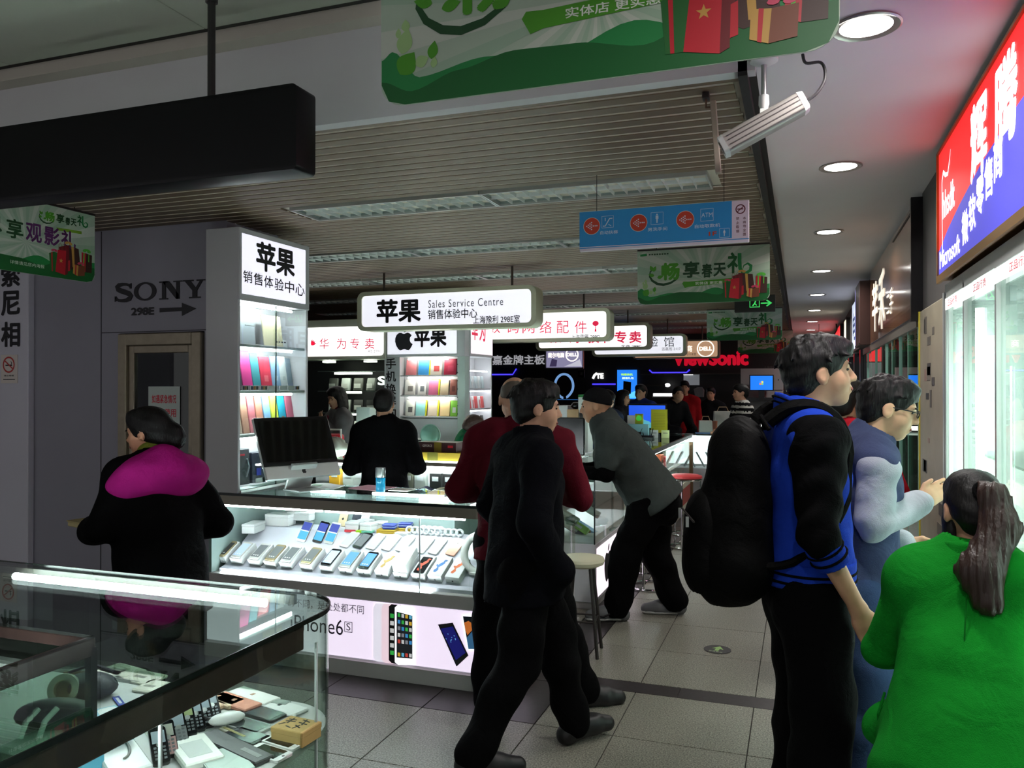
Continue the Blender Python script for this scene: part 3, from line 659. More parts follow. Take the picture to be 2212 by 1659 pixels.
def banner_a(label, loc, rz=0):
    t = banner_base(label, loc, rz); y = -.0012
    swirl_word(t, .085 * BW, .88 * BW, BH * .90, BH * .34, y)
    MB().flat(bx((.35, .635), (.36, .60), (.40, .605), (.70, .575), (.73, .57), (.715, .61), (.73, .65), (.70, .66), (.40, .70), (.37, .72)), y).build('printed_ribbon', G3, t)
    mbx = text(t, '实体店 更实惠', .45 * BW, .655 * BW, BH * .33, BH * .385, y - .0006, mat('banner_print_white', (232, 238, 226), .5), .015)
    gifts(t, BW * .655, BH * .03, BW * .33, y)
    for x, z, l, w, a, m in ((.05, .83, .05, .045, .9, G3), (.055, .72, .05, .034, 1.3, G6), (.13, .77, .035, .022, 1.35, G3), (.065, .60, .024, .018, 1.6, G6), (.045, .63, .02, .012, 1.5, G6), (.135, .82, .022, .014, 1.4, G6), (.09, .79, .03, .024, .4, G6)):
        MB().flat(leafpts(x * BW, (1 - z) * BH, l * BW * 1.2, w * BW * 1.2, a), y + .0003).build('printed_leaf', m, t)
    MB().flat(bx((.022, .06), (.075, .05), (.075, .095), (.022, .10)), y).build('printed_tag', G2, t)
    for i in range(8): MB().flat(bx((.09 + i * .02, .06), (.104 + i * .02, .06), (.104 + i * .02, .085), (.09 + i * .02, .085)), y).build('printed_mark', G5, t)
    return t
zb = 2.248
b1 = banner_a('large green spring banner nearest the viewer, cut by the top edge of the picture', (-.885, 1.60, zb))
dup(b1, (-1.16, 6.06, zb), 0, 'green spring banner hanging just below the blue direction board')
dup(b1, (-1.175, 11.0, zb), 0, 'green spring banner below the exit sign, the third of the row along the aisle')
dup(b1, (-1.08, 15.3, zb), 0, 'small bright green spring banner farthest along the aisle')
XL = -4.0
pa, pc = atx(205, 475, XL), atx(197, 610, XL)
lb = banner_base('green banner with purple Chinese letters hanging edge-on at the picture edge', (XL, pa.y - BW, pc.z - .003), PI / 2)
M_purp = mat('banner_purple', (92, 34, 100), .5)
yb = -.0012
for ch, fx, m in (('购', .17, G5), ('尽', .32, G5), ('享', .45, G5), ('观', .57, M_purp), ('影', .69, M_purp), ('礼', .805, M_purp)): text(lb, ch, fx * BW - .05, fx * BW + .05, BH * .44, BH * .70, yb, m, .025)
swirl_word(lb, .6 * BW, .95 * BW, BH * .97, BH * .73, yb); MB().flat(bx((.72, .29), (.9, .27), (.9, .31), (.73, .33)), yb).build('printed_ribbon', G4, lb)
gifts(lb, BW * .67, BH * .04, BW * .31, yb)
text(lb, '详情请见店内海报', .42 * BW, .64 * BW, BH * .1, BH * .15, yb, mat('banner_print_white', (232, 238, 226), .5), .0)

# ---- black boxed sign and its pole, seen from its unlit side
bk = thing('boxed_sign', 'large unlit black hanging sign box with rounded corners on a pole', 'sign', (-1.594, 2.3, 2.357)); 
MB().prism(rrect(-1.75, 0, 0, .29, .018), 0, .115, 'y').build('case', mat('sign_box_black', (4, 4, 6), .4, spec=.2), bk, bevel=.012, seg=2, smooth=True)
MB().tube([(-.40, .06, .285), (-.40, .06, .69)], .014, 10).build('pole', mat('pole_black', (26, 22, 22), .5), bk); MB().lathe([(.022, .65), (.022, .69)], 12, (-.40, .06, 0)).build('bracket', M_steel, bk)
MB().tube([(-.405, .06, .68), (-.405, .06, .722)], .005, 8).build('bolt', M_alu, bk)

# ---- surveillance camera under the soffit
base = atz(1650, 128, 2.70)
cc = thing('surveillance_camera', 'white ribbed surveillance camera on a ceiling bracket with a black cable', 'camera', (base.x, base.y, 2.70))
MB().lathe([(.045, 0), (.045, -.008), (.03, -.016), (.012, -.02)], 20).build('mounting_plate', M_plw, cc, smooth=True)
MB().tube([(0, 0, -.01), (0.0, 0, -.135)], .009, 10).build('stem', M_alu, cc, smooth=True)
MB().lathe([(.016, -.12), (.017, -.15), (.012, -.165), (.0, -.17)], 12).build('ball_joint', M_plw, cc, smooth=True)
p0, p1 = atz(1585, 318, 2.30), None
ctr = Vector((0, 0, -.215)); ax = (_rt * .86 + _up * .44 - _fw * .25).normalized(); sd = ax.cross(Vector((0, 0, 1))).normalized(); ud = sd.cross(ax)
Mx = Matrix((sd, ax, ud)).transposed().to_4x4()
prof = rrect(-.036, .036, -.034, .034, .014, 4)
def along(mb, pr, a0, a1, s0=1.0, s1=1.0):
    n = len(pr); mb.add([ctr + sd * (p[0] * s0) + ud * (p[1] * s0) + ax * a0 for p in pr] + [ctr + sd * (p[0] * s1) + ud * (p[1] * s1) + ax * a1 for p in pr], [(i, (i + 1) % n, n + (i + 1) % n, n + i) for i in range(n)] + [tuple(reversed(range(n))), tuple(range(n, 2 * n))]); return mb
along(MB(), prof, -.135, .125).build('housing', mat('camera_silver', (158, 152, 148), .4, .4), cc, smooth=True)
along(MB(), prof, .125, .143, 1.03, .9).build('rear_cap', M_plw, cc, smooth=True)
along(MB(), prof, -.15, -.134, .95, 1.04).build('hood', M_plw, cc, smooth=True)
along(MB(), ring2(0, 0, .022, 16), -.1515, -.149).build('lens', mat('lens_black', (8, 8, 10), .1), cc)
mb = MB()
for q in (-.026, -.012, .004, .018):
    for e_ in (-1, 1): mb.obox(Matrix.Translation(ctr + sd * .0365 * e_ + ud * q) @ Mx, .003, .25, .003)
mb.build('rib', mat('camera_rib', (92, 86, 84), .4, .5), cc)
B('clamp', M_plw, cc, -.014, .014, -.014, .014, -.19, -.165, .003)
e0 = ctr + ax * .143
MB().tube(smooth_path([e0, e0 + ax * .035 + _up * .005, e0 + ax * .062 + _up * .03, e0 + ax * .066 + _up * .065, e0 + ax * .05 + _up * .1, Vector((.13, 0.0, -.03)), Vector((.12, 0, 0))]), .005, 8).build('cable', mat('cable_black', (22, 18, 22), .5), cc, smooth=True)
# second bracket without a camera
q = aty(1525, 190, 2.95)
br = thing('sign_bracket', 'rusty hanging bracket with a flat panel seen edge-on beside the camera', 'bracket', (q.x, 2.95, 2.675))
B('plate', M_steel, br, -.012, .012, -.02, .02, -.02, 0); MB().tube([(0, 0, -.02), (.0, 0, -.05), (.02, 0, -.05)], .004, 6).build('hook', mat('rust', (110, 84, 68), .7), br)
MB().obox(Matrix.Translation((.034, 0, -.16)) @ Matrix.Rotation(-.07, 4, 'Y'), .02, .03, .26).build('panel_edge', mat('bracket_beige', (150, 136, 122), .5), br, bevel=.002)
# exit sign box
ex = thing('exit_sign', 'dark exit sign box with a green running figure and arrow', 'sign', (-.36, 8.6, 2.40))
B('case', mat('exit_dark', (22, 26, 24), .5), ex, -.28, .12, 0, .06, 0, .17, .004); M_ex = lit('exit_green', (60, 190, 90), .8)
text(ex, '→', -.02, .09, .05, .12, -.002, M_ex, .02, name='arrow'); mb = MB()
for q in ((-.13, -.03, .045, .052), (-.13, -.03, .128, .135), (-.13, -.123, .045, .135), (-.037, -.03, .045, .135)): mb.flat([(q[0], q[2]), (q[1], q[2]), (q[1], q[3]), (q[0], q[3])], -.002)
flat_stroke(mb, [(-.1, .06), (-.08, .085), (-.07, .11)], .012, -.002); flat_stroke(mb, [(-.08, .085), (-.06, .065)], .01, -.002); mb.flat(ring2(-.065, .12, .009, 8), -.002); mb.build('running_figure', M_ex, ex)
MB().tube([(-.2, .03, .17), (-.2, .03, .279)], .006, 6).build('hanger', M_steel, ex)
# ================================================================ THE PHONE STALL: tall cabinet, L-shaped glass counter, goods
M_cab = mat('cabinet_white', (222, 222, 226), .4)
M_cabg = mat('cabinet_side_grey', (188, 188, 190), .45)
M_led = lit('led_strip', (245, 248, 255), 55.0)
M_gl = glass('case_glass', (240, 248, 244), 1.0)
M_gltop = glass('case_glass_top', (226, 240, 234), 1.0, ior=1.5)
M_edge = mat('glass_edge', (20, 34, 30), .25)
M_band = mat('counter_rail', (150, 144, 130), .4, .3)
M_ledge = mat('counter_ledge', (176, 172, 170), .45)
def OB(name, m, p, M, sx, sy, sz, bevel=0.0):
    return MB().obox(M, sx, sy, sz).build(name, m, p, bevel)
def T3(x, y, z, rx=0, ry=0, rz=0):
    return Matrix.Translation((x, y, z)) @ Matrix.Rotation(rz, 4, 'Z') @ Matrix.Rotation(ry, 4, 'Y') @ Matrix.Rotation(rx, 4, 'X')

# ---- tall shelf cabinet at the end of the counter (open side faces the aisle)
CX, CY0, CY1 = -3.18, 4.0, 4.73
ca = thing('display_cabinet', 'tall white shelf cabinet with a lit lettered header standing on the counter end', 'cabinet', (CX, CY0, .985), PI / 2)
# local x runs along +Y (0..0.73), local -y is towards +X; depth 0.24
DC, LC = .24, CY1 - CY0; HC = 2.59 - .985
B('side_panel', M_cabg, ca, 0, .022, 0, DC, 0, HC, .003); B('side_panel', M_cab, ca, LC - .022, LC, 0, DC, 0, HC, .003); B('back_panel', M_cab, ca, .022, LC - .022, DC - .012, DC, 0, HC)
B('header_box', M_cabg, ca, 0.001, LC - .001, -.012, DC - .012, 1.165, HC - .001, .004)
SHZ = [.035, .35, .62, .905]
for z_ in SHZ: B('shelf', M_cab, ca, .022, LC - .022, .012, DC - .012, z_ - .018, z_, .002)
for z_ in (.335, .605, .89, 1.16): MB().tube([(.05, .05, z_ - .012), (LC - .12, .05, z_ - .012)], .007, 8).build('led_strip', M_led, ca)
chf = B('header_face', lit('header_glow', (238, 236, 250), .72), ca, .018, LC - .05, -.0135, -.012, 1.205, HC - .035)
for x0, x1, y_ in ((.022, LC / 2 + .01, .003), (LC / 2 - .005, LC - .022, -.002)): B('glass_door', M_gl, ca, x0, x1, y_, y_ + .004, .0, 1.162)
B('door_edge', M_edge, ca, LC / 2 + .004, LC / 2 + .009, -.003, .003, .0, 1.162); B('door_track', M_alu, ca, .022, LC - .022, -.006, .012, 0, .016)
def cabbox(u0, u1, v0, v1):
    uc, vc = (u0 + u1) / 2, (v0 + v1) / 2; a, b_ = atx(u0, vc, CX), atx(u1, vc, CX); return a.y - CY0, b_.y - CY0, atx(uc, v1, CX).z - .985, atx(uc, v0, CX).z - .985
text(chf, '苹果', *cabbox(549, 633, 530, 592), -.0145, M_ink, .035)
for i, s_ in enumerate('销售体验中心'): u = 531 + i * 22.6; vc = 598 + i * 5.6; text(chf, s_, *cabbox(u - 10, u + 10, vc - 13, vc + 13), -.0145, M_ink, .012)
GRP = 'goods in the tall white cabinet'
def cab_item(name, label, cat, u0, u1, shelf, h, col, tilt=.16, yy=.07, th=.012, extra=None):
    a = atx(u0, 900, CX - .09).y - CY0; b_ = atx(u1, 900, CX - .09).y - CY0; w = b_ - a
    t = thing(name, label, cat, (CX - .09, CY0 + (a + b_) / 2, .985 + SHZ[shelf]), PI / 2, GRP)
    M = Matrix.Rotation(-tilt, 4, 'X') @ Matrix.Translation((0, 0, h / 2))
    MB().obox(M, w * .95, th, h).build('cover', mat('case_%d_%d_%d' % col, col, .45), t, bevel=.003)
    if extra: extra(t, M, w, h, th)
    return t
def stand(t, M, w, h, th):
    B('price_stand', mat('price_white', (236, 236, 236), .5), t, -w * .45, w * .45, -.05, -.044, 0, .03)
    for i, c in enumerate(((70, 70, 90), (150, 110, 60), (60, 70, 60))): B('swatch', mat('swatch_%d' % i, c, .5), t, -w * .35 + i * w * .25, -w * .15 + i * w * .25, -.0515, -.05, .004, .026)
def logo_on(c):
    def f(t, M, w, h, th):
        MB().obox(M @ Matrix.Translation((0, -th * .55, -h * .15)), w * .35, .001, w * .35).build('emblem', mat('emblem_%d_%d_%d' % c, c, .5), t)
        B('price_stand', mat('price_white', (236, 236, 236), .5), t, -w * .45, w * .45, -.05, -.044, 0, .03)
    return f
cab_item('tablet_case', 'black tablet case with letters, upper middle shelf of the tall cabinet', 'case', 507, 524, 2, .23, (52, 52, 58), extra=stand)
cab_item('tablet_case', 'hot pink tablet case, upper middle shelf of the tall cabinet', 'case', 524, 547, 2, .25, (214, 60, 140), extra=stand)
cab_item('tablet_case', 'teal tablet case beside the hot pink one in the tall cabinet', 'case', 547, 565, 2, .24, (70, 150, 160), extra=stand)
cab_item('tablet_case', 'crimson tablet case with a bird emblem in the tall cabinet', 'case', 565, 589, 2, .22, (206, 52, 78), extra=logo_on((232, 120, 130)))
cab_item('tablet_case', 'light blue tablet case beside the crimson one in the tall cabinet', 'case', 590, 608, 2, .23, (150, 184, 216), extra=logo_on((190, 210, 230)))
cab_item('tablet_case', 'white tablet case near the end of the upper middle cabinet shelf', 'case', 608, 623, 2, .23, (214, 220, 220), extra=logo_on((190, 195, 195)))
cab_item('tablet_case', 'grey-blue tablet case at the end of the upper middle cabinet shelf', 'case', 623, 634, 2, .22, (120, 134, 148), extra=stand)
lower = [((206, 190, 170), 'beige'), ((186, 140, 116), 'light brown'), ((210, 120, 130), 'rose pink'), ((200, 134, 112), 'copper'), ((140, 186, 222), 'sky blue'), ((214, 222, 80), 'yellow-green'), ((40, 160, 190), 'turquoise with a round window'), ((206, 108, 134), 'raspberry')]
for i, (c, nm) in enumerate(lower): cab_item('phone_cover', '%s phone cover on the lower middle shelf of the tall cabinet' % nm, 'phone cover', 508 + i * 16.4, 523 + i * 16.4, 1, .235, c, extra=logo_on((150, 110, 90)) if i == 6 else None)
t = cab_item('tablet', 'pale grey tablet box at the front of the top cabinet shelf', 'tablet', 508, 552, 3, .19, (206, 214, 222), .08)
MB().obox(T3(.0, -.03, .12, rz=.1), .1, .004, .004).build('pen', M_alu, t)
t = cab_item('envelope', 'cream document envelope leaning on the top cabinet shelf', 'envelope', 570, 612, 3, .21, (228, 218, 178), .14)
t2 = cab_item('price_card', 'white price card with black figures on the top cabinet shelf', 'card', 588, 622, 3, .055, (240, 240, 240), .2, th=.003)
for i in range(4): MB().obox(T3(-.05 + i * .03, -.008, .035, rx=-.2), .018, .001, .008).build('figure_mark', M_ink, t2)
def ear(t, M, w, h, th):
    mb = MB(); mb.tube([M @ Vector((0, -th, .05)), M @ Vector((.02, -th, .0)), M @ Vector((-.01, -th, -.06))], .006, 6); mb.build('earphone', mat('silver_ear', (170, 170, 178), .3, .7), t); MB().obox(M @ Matrix.Translation((-.02, -th * .6, h * .34)), .05, .001, .012).build('red_print', R1, t)
cab_item('headset_box', 'black headset box on the bottom shelf of the tall cabinet', 'box', 507, 534, 0, .22, (44, 44, 50), .03, th=.05, extra=ear)
cab_item('headset_box', 'dark blue headset box with a blue bottle, bottom shelf of the tall cabinet', 'box', 538, 566, 0, .19, (36, 40, 58), .03, th=.05, extra=logo_on((60, 70, 190)))
cab_item('cup_box', 'small pale box with a white cup picture on the bottom cabinet shelf', 'box', 552, 584, 0, .09, (170, 176, 196), .03, th=.04, yy=.04, extra=logo_on((238, 238, 240)))

# ---- L-shaped glass counter
AX0, AXR, AY0, RC = -3.41, -1.42, 4.0, .26
def rim(off, x0=AX0, yend=5.25, n=10):
    pts = [(x0, AY0 + off)]; c = (AXR - RC, AY0 + RC); r = RC - off
    pts += [(c[0] + r * math.sin(PI / 2 * i / n), c[1] - r * math.cos(PI / 2 * i / n)) for i in range(n + 1)]
    return pts + [(AXR - off, yend)]
def strip(pts_o, pts_i, z0, z1): 
    mb = MB(); n = len(pts_o)
    for i in range(n - 1):
        a, b_, c, d_ = pts_o[i], pts_o[i + 1], pts_i[i + 1], pts_i[i]
        mb.add([(a[0], a[1], z0), (b_[0], b_[1], z0), (c[0], c[1], z0), (d_[0], d_[1], z0), (a[0], a[1], z1), (b_[0], b_[1], z1), (c[0], c[1], z1), (d_[0], d_[1], z1)], [(0, 3, 2, 1), (4, 5, 6, 7), (0, 1, 5, 4), (2, 3, 7, 6)] + ([(3, 0, 4, 7)] if i == 0 else []) + ([(1, 2, 6, 5)] if i == n - 2 else []))
    return mb
ct = thing('glass_counter', 'long white glass phone counter with a lit poster front and rounded corner', 'counter', (0, 0, 0))
inner = [(AXR - .62, 5.25), (AXR - .62, AY0 + .6), (AX0, AY0 + .6)]
MB().prism(rim(0) + inner, .975, .985).build('top_pane', M_gltop, ct)
strip(rim(-.004), rim(.002), .972, .987).build('top_edge', M_edge, ct)
strip(rim(.004), rim(.03), .915, .973).build('rail', M_band, ct)
strip(rim(.0), rim(.12), .425, .495).build('ledge', M_ledge, ct)
strip(rim(-.02), rim(.2), .0, .082).build('plinth', M_ledge, ct)
strip(rim(.012), rim(.2), .082, .425).build('body', M_cab, ct)
MB().prism(rim(.1) + inner, .40, .42).build('bottom_board', M_cab, ct)
MB().box(AX0, AXR - .6, AY0 + .585, AY0 + .6, 0, .93).box(AXR - .62, AXR - .6, AY0 + .6, 5.25, 0, .93).build('back_wall', mat('counter_back_glass', (150, 168, 166), .3), ct)
MB().box(AX0, AX0 + .02, AY0 + .02, AY0 + .6, .42, .93).build('end_wall', mat('counter_back_glass', (150, 168, 166), .3), ct)
B('glass_pane', M_gl, ct, AX0 + .01, -1.979, AY0 + .008, AY0 + .013, .495, .915); B('glass_pane', M_gl, ct, -1.973, AXR - RC, AY0 + .008, AY0 + .013, .495, .915)
strip(rim(.008)[1:-1], rim(.013)[1:-1], .495, .915).build('corner_pane', M_gl, ct); B('glass_pane', M_gl, ct, AXR - .013, AXR - .008, AY0 + RC, 5.25, .495, .915)
B('pane_joint', mat('joint_clear', (206, 214, 214), .3), ct, -1.9785, -1.9735, AY0 + .006, AY0 + .014, .495, .915)
MB().tube([(AX0 + .06, AY0 + .045, .905), (-2.62, AY0 + .045, .905)], .008, 8).build('light_tube', M_led, ct); MB().tube([(-2.6, AY0 + .045, .905), (AXR - .3, AY0 + .045, .905)], .008, 8).build('light_tube', M_led, ct)
MB().tube([(-3.0, AY0 + .5, .95), (-2.75, AY0 + .5, .95)], .01, 8).build('light_tube', M_led, ct); MB().tube([(-2.5, AY0 + .42, .965), (-1.85, AY0 + .42, .965)], .01, 8).build('light_tube', M_led, ct)
B('light_tube', M_led, ct, AX0 + .08, AXR - .5, AY0 + .03, AY0 + .04, .497, .502)
# stepped white display inside
prof = [(4.055, .42), (4.055, .515), (4.10, .525), (4.255, .61), (4.27, .635), (4.40, .72), (4.57, .72), (4.57, .42)]
MB().prism(prof, AX0 + .05, AXR - .2, 'x').build('display_step', mat('step_white', (228, 226, 240), .35), ct)
# lit poster front
FY = AY0 - .002
po = strip(rim(.006)[:-1], rim(.011)[:-1], .09, .418).build('poster_face', lit('poster_glow', (234, 220, 240), .74), ct)
M_pg = mat('poster_grey', (70, 66, 80), .6)
def ctext(s_, u0, u1, v0, v1, m=M_pg, bold=0.0, **k): a = pb(u0, u1, v0, v1, FY); text(po, s_, a[0], a[1], a[2], a[3], FY, m, bold, **k)
ctext('唯一的不同，是处处都不同', 590, 786, 1298, 1317); ctext('iPhone6', 628, 741, 1333, 1366)
a = pb(744, 761, 1343, 1366, FY); mb = MB()
for q in ((a[0], a[1], a[2], a[2] + .004), (a[0], a[1], a[3] - .004, a[3]), (a[0], a[0] + .004, a[2], a[3]), (a[1] - .004, a[1], a[2], a[3])): mb.flat([(q[0], q[2]), (q[1], q[2]), (q[1], q[3]), (q[0], q[3])], FY)
mb.build('printed_frame', M_pg, po); ctext('S', 748, 757, 1346, 1362)
def pq(m, name, pts, dy=0.0):
    MB().flat([(aty(u, v, FY).x, aty(u, v, FY).z) for u, v in pts], FY - dy).build(name, m, po)
pq(lit('pp_silver', (214, 210, 222), 0.75), 'printed_phone', [(806, 1312), (812, 1303), (836, 1304), (836, 1432), (812, 1428), (806, 1420)]); pq(lit('pp_pink', (222, 196, 206), 0.75), 'printed_phone', [(824, 1312), (830, 1304), (850, 1305), (850, 1434), (830, 1431), (824, 1424)], .0004)
pq(M_ink, 'printed_phone', [(840, 1310), (846, 1305), (866, 1307), (866, 1435), (846, 1432), (840, 1426)], .0008); pq(lit('pp_white', (244, 242, 246), 0.85), 'printed_phone', [(853, 1312), (860, 1306), (893, 1316), (893, 1436), (860, 1436), (853, 1430)], .0012)
pq(mat('pp_screen', (64, 66, 78), .4), 'printed_screen', [(857, 1321), (891, 1330), (891, 1423), (857, 1420)], .0016)
icol = [(60, 190, 80), (240, 240, 240), (240, 190, 60), (70, 160, 230), (230, 80, 70), (240, 240, 240), (150, 150, 160), (110, 200, 240)]
for r_ in range(7):
    for c_ in range(4):
        if r_ in (5,): continue
        u = 859.5 + c_ * 8.2; v = 1324 + r_ * 14.2 + c_ * 1.6 - r_ * .3 * c_ * .5; k_ = icol[(r_ * 3 + c_ * 5) % 8]; pq(lit('icon_%d_%d_%d' % k_, k_, .35), 'printed_icon', [(u, v), (u + 5.6, v + 1), (u + 5.6, v + 9), (u, v + 8)], .002)
for r_ in range(6): pq(lit('icon_60_190_80', (60, 190, 80), .35) if r_ in (0, 5) else lit('icon_240_240_240', (240, 240, 240), .35), 'printed_icon', [(843, 1325 + r_ * 16), (851, 1326 + r_ * 16), (851, 1335 + r_ * 16), (843, 1334 + r_ * 16)], .0012)
pq(M_ink, 'printed_phone', [(946, 1349), (978, 1345), (1012, 1416), (986, 1440)]); pq(lit('pp_blue', (24, 24, 120), .35), 'printed_screen', [(952, 1358), (978, 1353), (1006, 1410), (985, 1426)], .0006)
for i in range(9): u, v = 962 + random.uniform(0, 22), 1368 + random.uniform(0, 24); pq(lit('pp_spark', (120, 190, 240), .5), 'printed_spark', [(u, v), (u + 3, v + 1), (u + 2, v + 3)], .001)
pq(lit('pp_white', (244, 242, 246), 0.85), 'printed_tablet', [(998, 1330), (1064, 1333), (1064, 1406), (1010, 1404)]); pq(mat('pp_dusk', (30, 40, 60), .4), 'printed_screen', [(1000, 1331), (1053, 1335), (1062, 1402), (1012, 1402)], .0006)
pq(lit('pp_road', (60, 110, 150), .4), 'printed_road', [(1012, 1402), (1062, 1402), (1058, 1372), (1030, 1352), (1008, 1378)], .001); pq(lit('pp_orange', (220, 120, 50), .4), 'printed_sky', [(1003, 1345), (1012, 1341), (1028, 1352), (1010, 1372), (1005, 1360)], .0012); pq(lit('pp_orange', (220, 120, 50), .4), 'printed_sky', [(1032, 1352), (1056, 1352), (1058, 1368)], .0012); pq(lit('pp_white', (244, 242, 246), 0.85), 'printed_line', [(1028, 1352), (1030, 1352), (1033, 1400), (1030, 1400)], .0014)

# ---- phone boxes, front row
TL = rad(29)
M_box = mat('box_white', (238, 238, 240), .35)
SCR = {'white': (230, 232, 238), 'dark': (40, 40, 46), 'blue': (60, 120, 200), 'grey': (120, 124, 132)}
def scr_mat(kind):
    if kind == 'bluewave': return lit('screen_bluewave', (86, 140, 214), .5)
    if kind == 'night': return lit('screen_night', (46, 44, 44), .25)
    if kind == 'pale': return lit('screen_pale', (180, 196, 226), .45)
    if kind == 'grey': return lit('screen_grey', (110, 112, 116), .3)
    return lit('screen_teal', (90, 150, 190), .45)
M_phw = mat('phone_white', (232, 230, 228), .25); M_phb = mat('phone_black', (20, 20, 23), .2); M_phg = mat('phone_gold', (214, 190, 150), .25, .4); M_fabric = mat('apple_print', (90, 92, 96), .5)
desc = [(478, 'n', 'night', 'gold-edged phone showing a dark menu'), (512, 'w', 'pale', 'pale-screened phone with gold edge'), (551, 'w', 'grey', 'white phone with a grey streaked screen'), (585, 'g', 'grey', 'gold phone showing a grey statue picture'), (619, 'w', 'grey', 'white phone showing a grey statue picture'), (663, 'g', 'grey', 'gold phone with a grey home screen'), (706, 'b', 'pale', 'black phone with a pale blue screen'), (748, 's', 'bluewave', 'silver phone with a blue screen'), (787, 'b', 'bluewave', 'large black phone with a blue screen'), (826, None, 'goldprint', 'a gold leaf print on the lid'), (866, None, 'stack', 'a second box stacked on it'), (905, None, 'koi', 'an orange fish on black'), (941, None, 'bluefish', 'a blue fish print on the lid'), (979, None, 'orangefish', 'an orange fish print on the lid')]
YBX, ZBX = 4.112, .533
for i, (u, ph, sc_, nm) in enumerate(desc):
    X = aty(u, 1245, YBX).x
    t = thing('phone_box', ('white phone box carrying a %s, front display row' if ph else 'white phone box with %s, front display row') % nm, 'box', (X, YBX, ZBX), 0, 'phone boxes in the front row of the counter')
    M0 = Matrix.Rotation(TL, 4, 'X') @ Matrix.Rotation(rad(-3), 4, 'Z'); D = .162 if i > 8 else .155; w, h = .086, .045
    MB().obox(M0 @ Matrix.Translation((0, D / 2, h * .32)), w, D, h * .64).build('tray', M_box, t, bevel=.0015); MB().obox(M0 @ Matrix.Translation((0, D / 2, h * .82)), w + .0015, D + .0015, h * .36).build('lid', M_box, t, bevel=.0015)
    top = M0 @ Matrix.Translation((0, D / 2, h))
    if ph:
        pm = {'w': M_phw, 'b': M_phb, 'g': M_phg, 's': M_alu, 'n': M_phg}[ph]; l, wp = .142, .068
        o = MB().prism(rrect(-wp / 2, wp / 2, -l / 2, l / 2, .009, 3), 0, .008).build('phone', pm, t); o.matrix_local = top @ Matrix.Translation((0, -.002, .0005))
        o = MB().prism([(-wp / 2 + .004, -l / 2 + .016), (wp / 2 - .004, -l / 2 + .016), (wp / 2 - .004, l / 2 - .016), (-wp / 2 + .004, l / 2 - .016)], .008, .0086).build('screen', scr_mat(sc_), t); o.matrix_local = top @ Matrix.Translation((0, -.002, .0005))
        if i in (2, 4, 5, 6): o = MB().prism([(-.02, -.05), (.0, -.05), (.022, .045), (.004, .045)], .0087, .0089).build('screen_streak', lit('screen_streak_pale', (225, 228, 232), .7), t); o.matrix_local = top  # slanted pale streak laid over some of the screens
        for q in range(3): o = MB().box(-.02 + q * .015, -.012 + q * .015, -.045, -.037, .0087, .0092).build('app_icon', lit('icon_240_240_240', (240, 240, 240), .35), t); o.matrix_local = top
    elif sc_ == 'stack':
        MB().obox(top @ Matrix.Translation((.003, .004, .026)) @ Matrix.Rotation(.05, 4, 'Z'), w, D * 1.02, .052).build('upper_box', M_box, t, bevel=.0015)
    else:
        cm = {'goldprint': (214, 180, 110), 'koi': (224, 84, 56), 'bluefish': (74, 124, 190), 'orangefish': (236, 120, 70)}[sc_]; mm = mat('print_%d_%d_%d' % cm, cm, .45)
        if sc_ == 'koi': o = MB().prism(rrect(-.033, .033, -.072, .066, .008, 3), 0, .0006).build('printed_phone', M_phb, t); o.matrix_local = top
        mb = MB(); 
        for pts in ([(-.02, -.05), (-.006, -.052), (.004, -.03), (-.004, -.012), (.012, .008), (.022, .03), (.012, .038), (-.004, .026), (-.014, .006), (-.012, -.02), (-.022, -.036)], [(-.014, -.01), (-.026, .004), (-.02, .014), (-.01, .004)], [(.014, .034), (.03, .05), (.012, .056), (.004, .04)]): mb.prism(pts, .0007, .0012)
        mb.build('printed_fish' if 'fish' in sc_ or sc_ == 'koi' else 'printed_leaf', mm, t).matrix_local = top
    if i > 6: o = MB(); apple_logo(t, -.006, .010, .013, -.0012, M_fabric).matrix_local = Matrix.Rotation(TL, 4, 'X')
# phones on the second step
sp = [(648, 1180, 'b', 'teal', 'silver phone with blue wallpaper standing on the second step, first of three'), (683, 1180, 'b', 'teal', 'black phone with blue wallpaper standing on the second step'), (708, 1180, 'w', 'teal', 'white phone with blue wallpaper standing on the second step')]
for i, (u, v, ph, sc_, lab) in enumerate(sp):
    P = aty(u, 1170, 4.30); t = thing('smartphone', lab, 'phone', (P.x, 4.30, .66), 0, 'phones on the second display step'); M0 = Matrix.Rotation(rad(58), 4, 'X') @ Matrix.Rotation(rad(-8), 4, 'Z')
    o = MB().prism(rrect(-.034, .034, 0, .142, .009, 3), -.008, 0).build('body', {'w': M_phw, 'b': M_phb}[ph] if i != 0 else M_alu, t); o.matrix_local = M0
    for z0, z1, c in ((.016, .07, (70, 150, 190)), (.07, .077, (210, 225, 235)), (.077, .13, (56, 66, 150))): o = MB().box(-.031, .031, z0, z1, 0, .0006).build('screen', lit('scr_%d_%d_%d' % c, c, .5), t); o.matrix_local = M0
    MB().box(-.03, .03, -.005, .03, -.024, -.0245 + .003).build('rest', M_box, t)
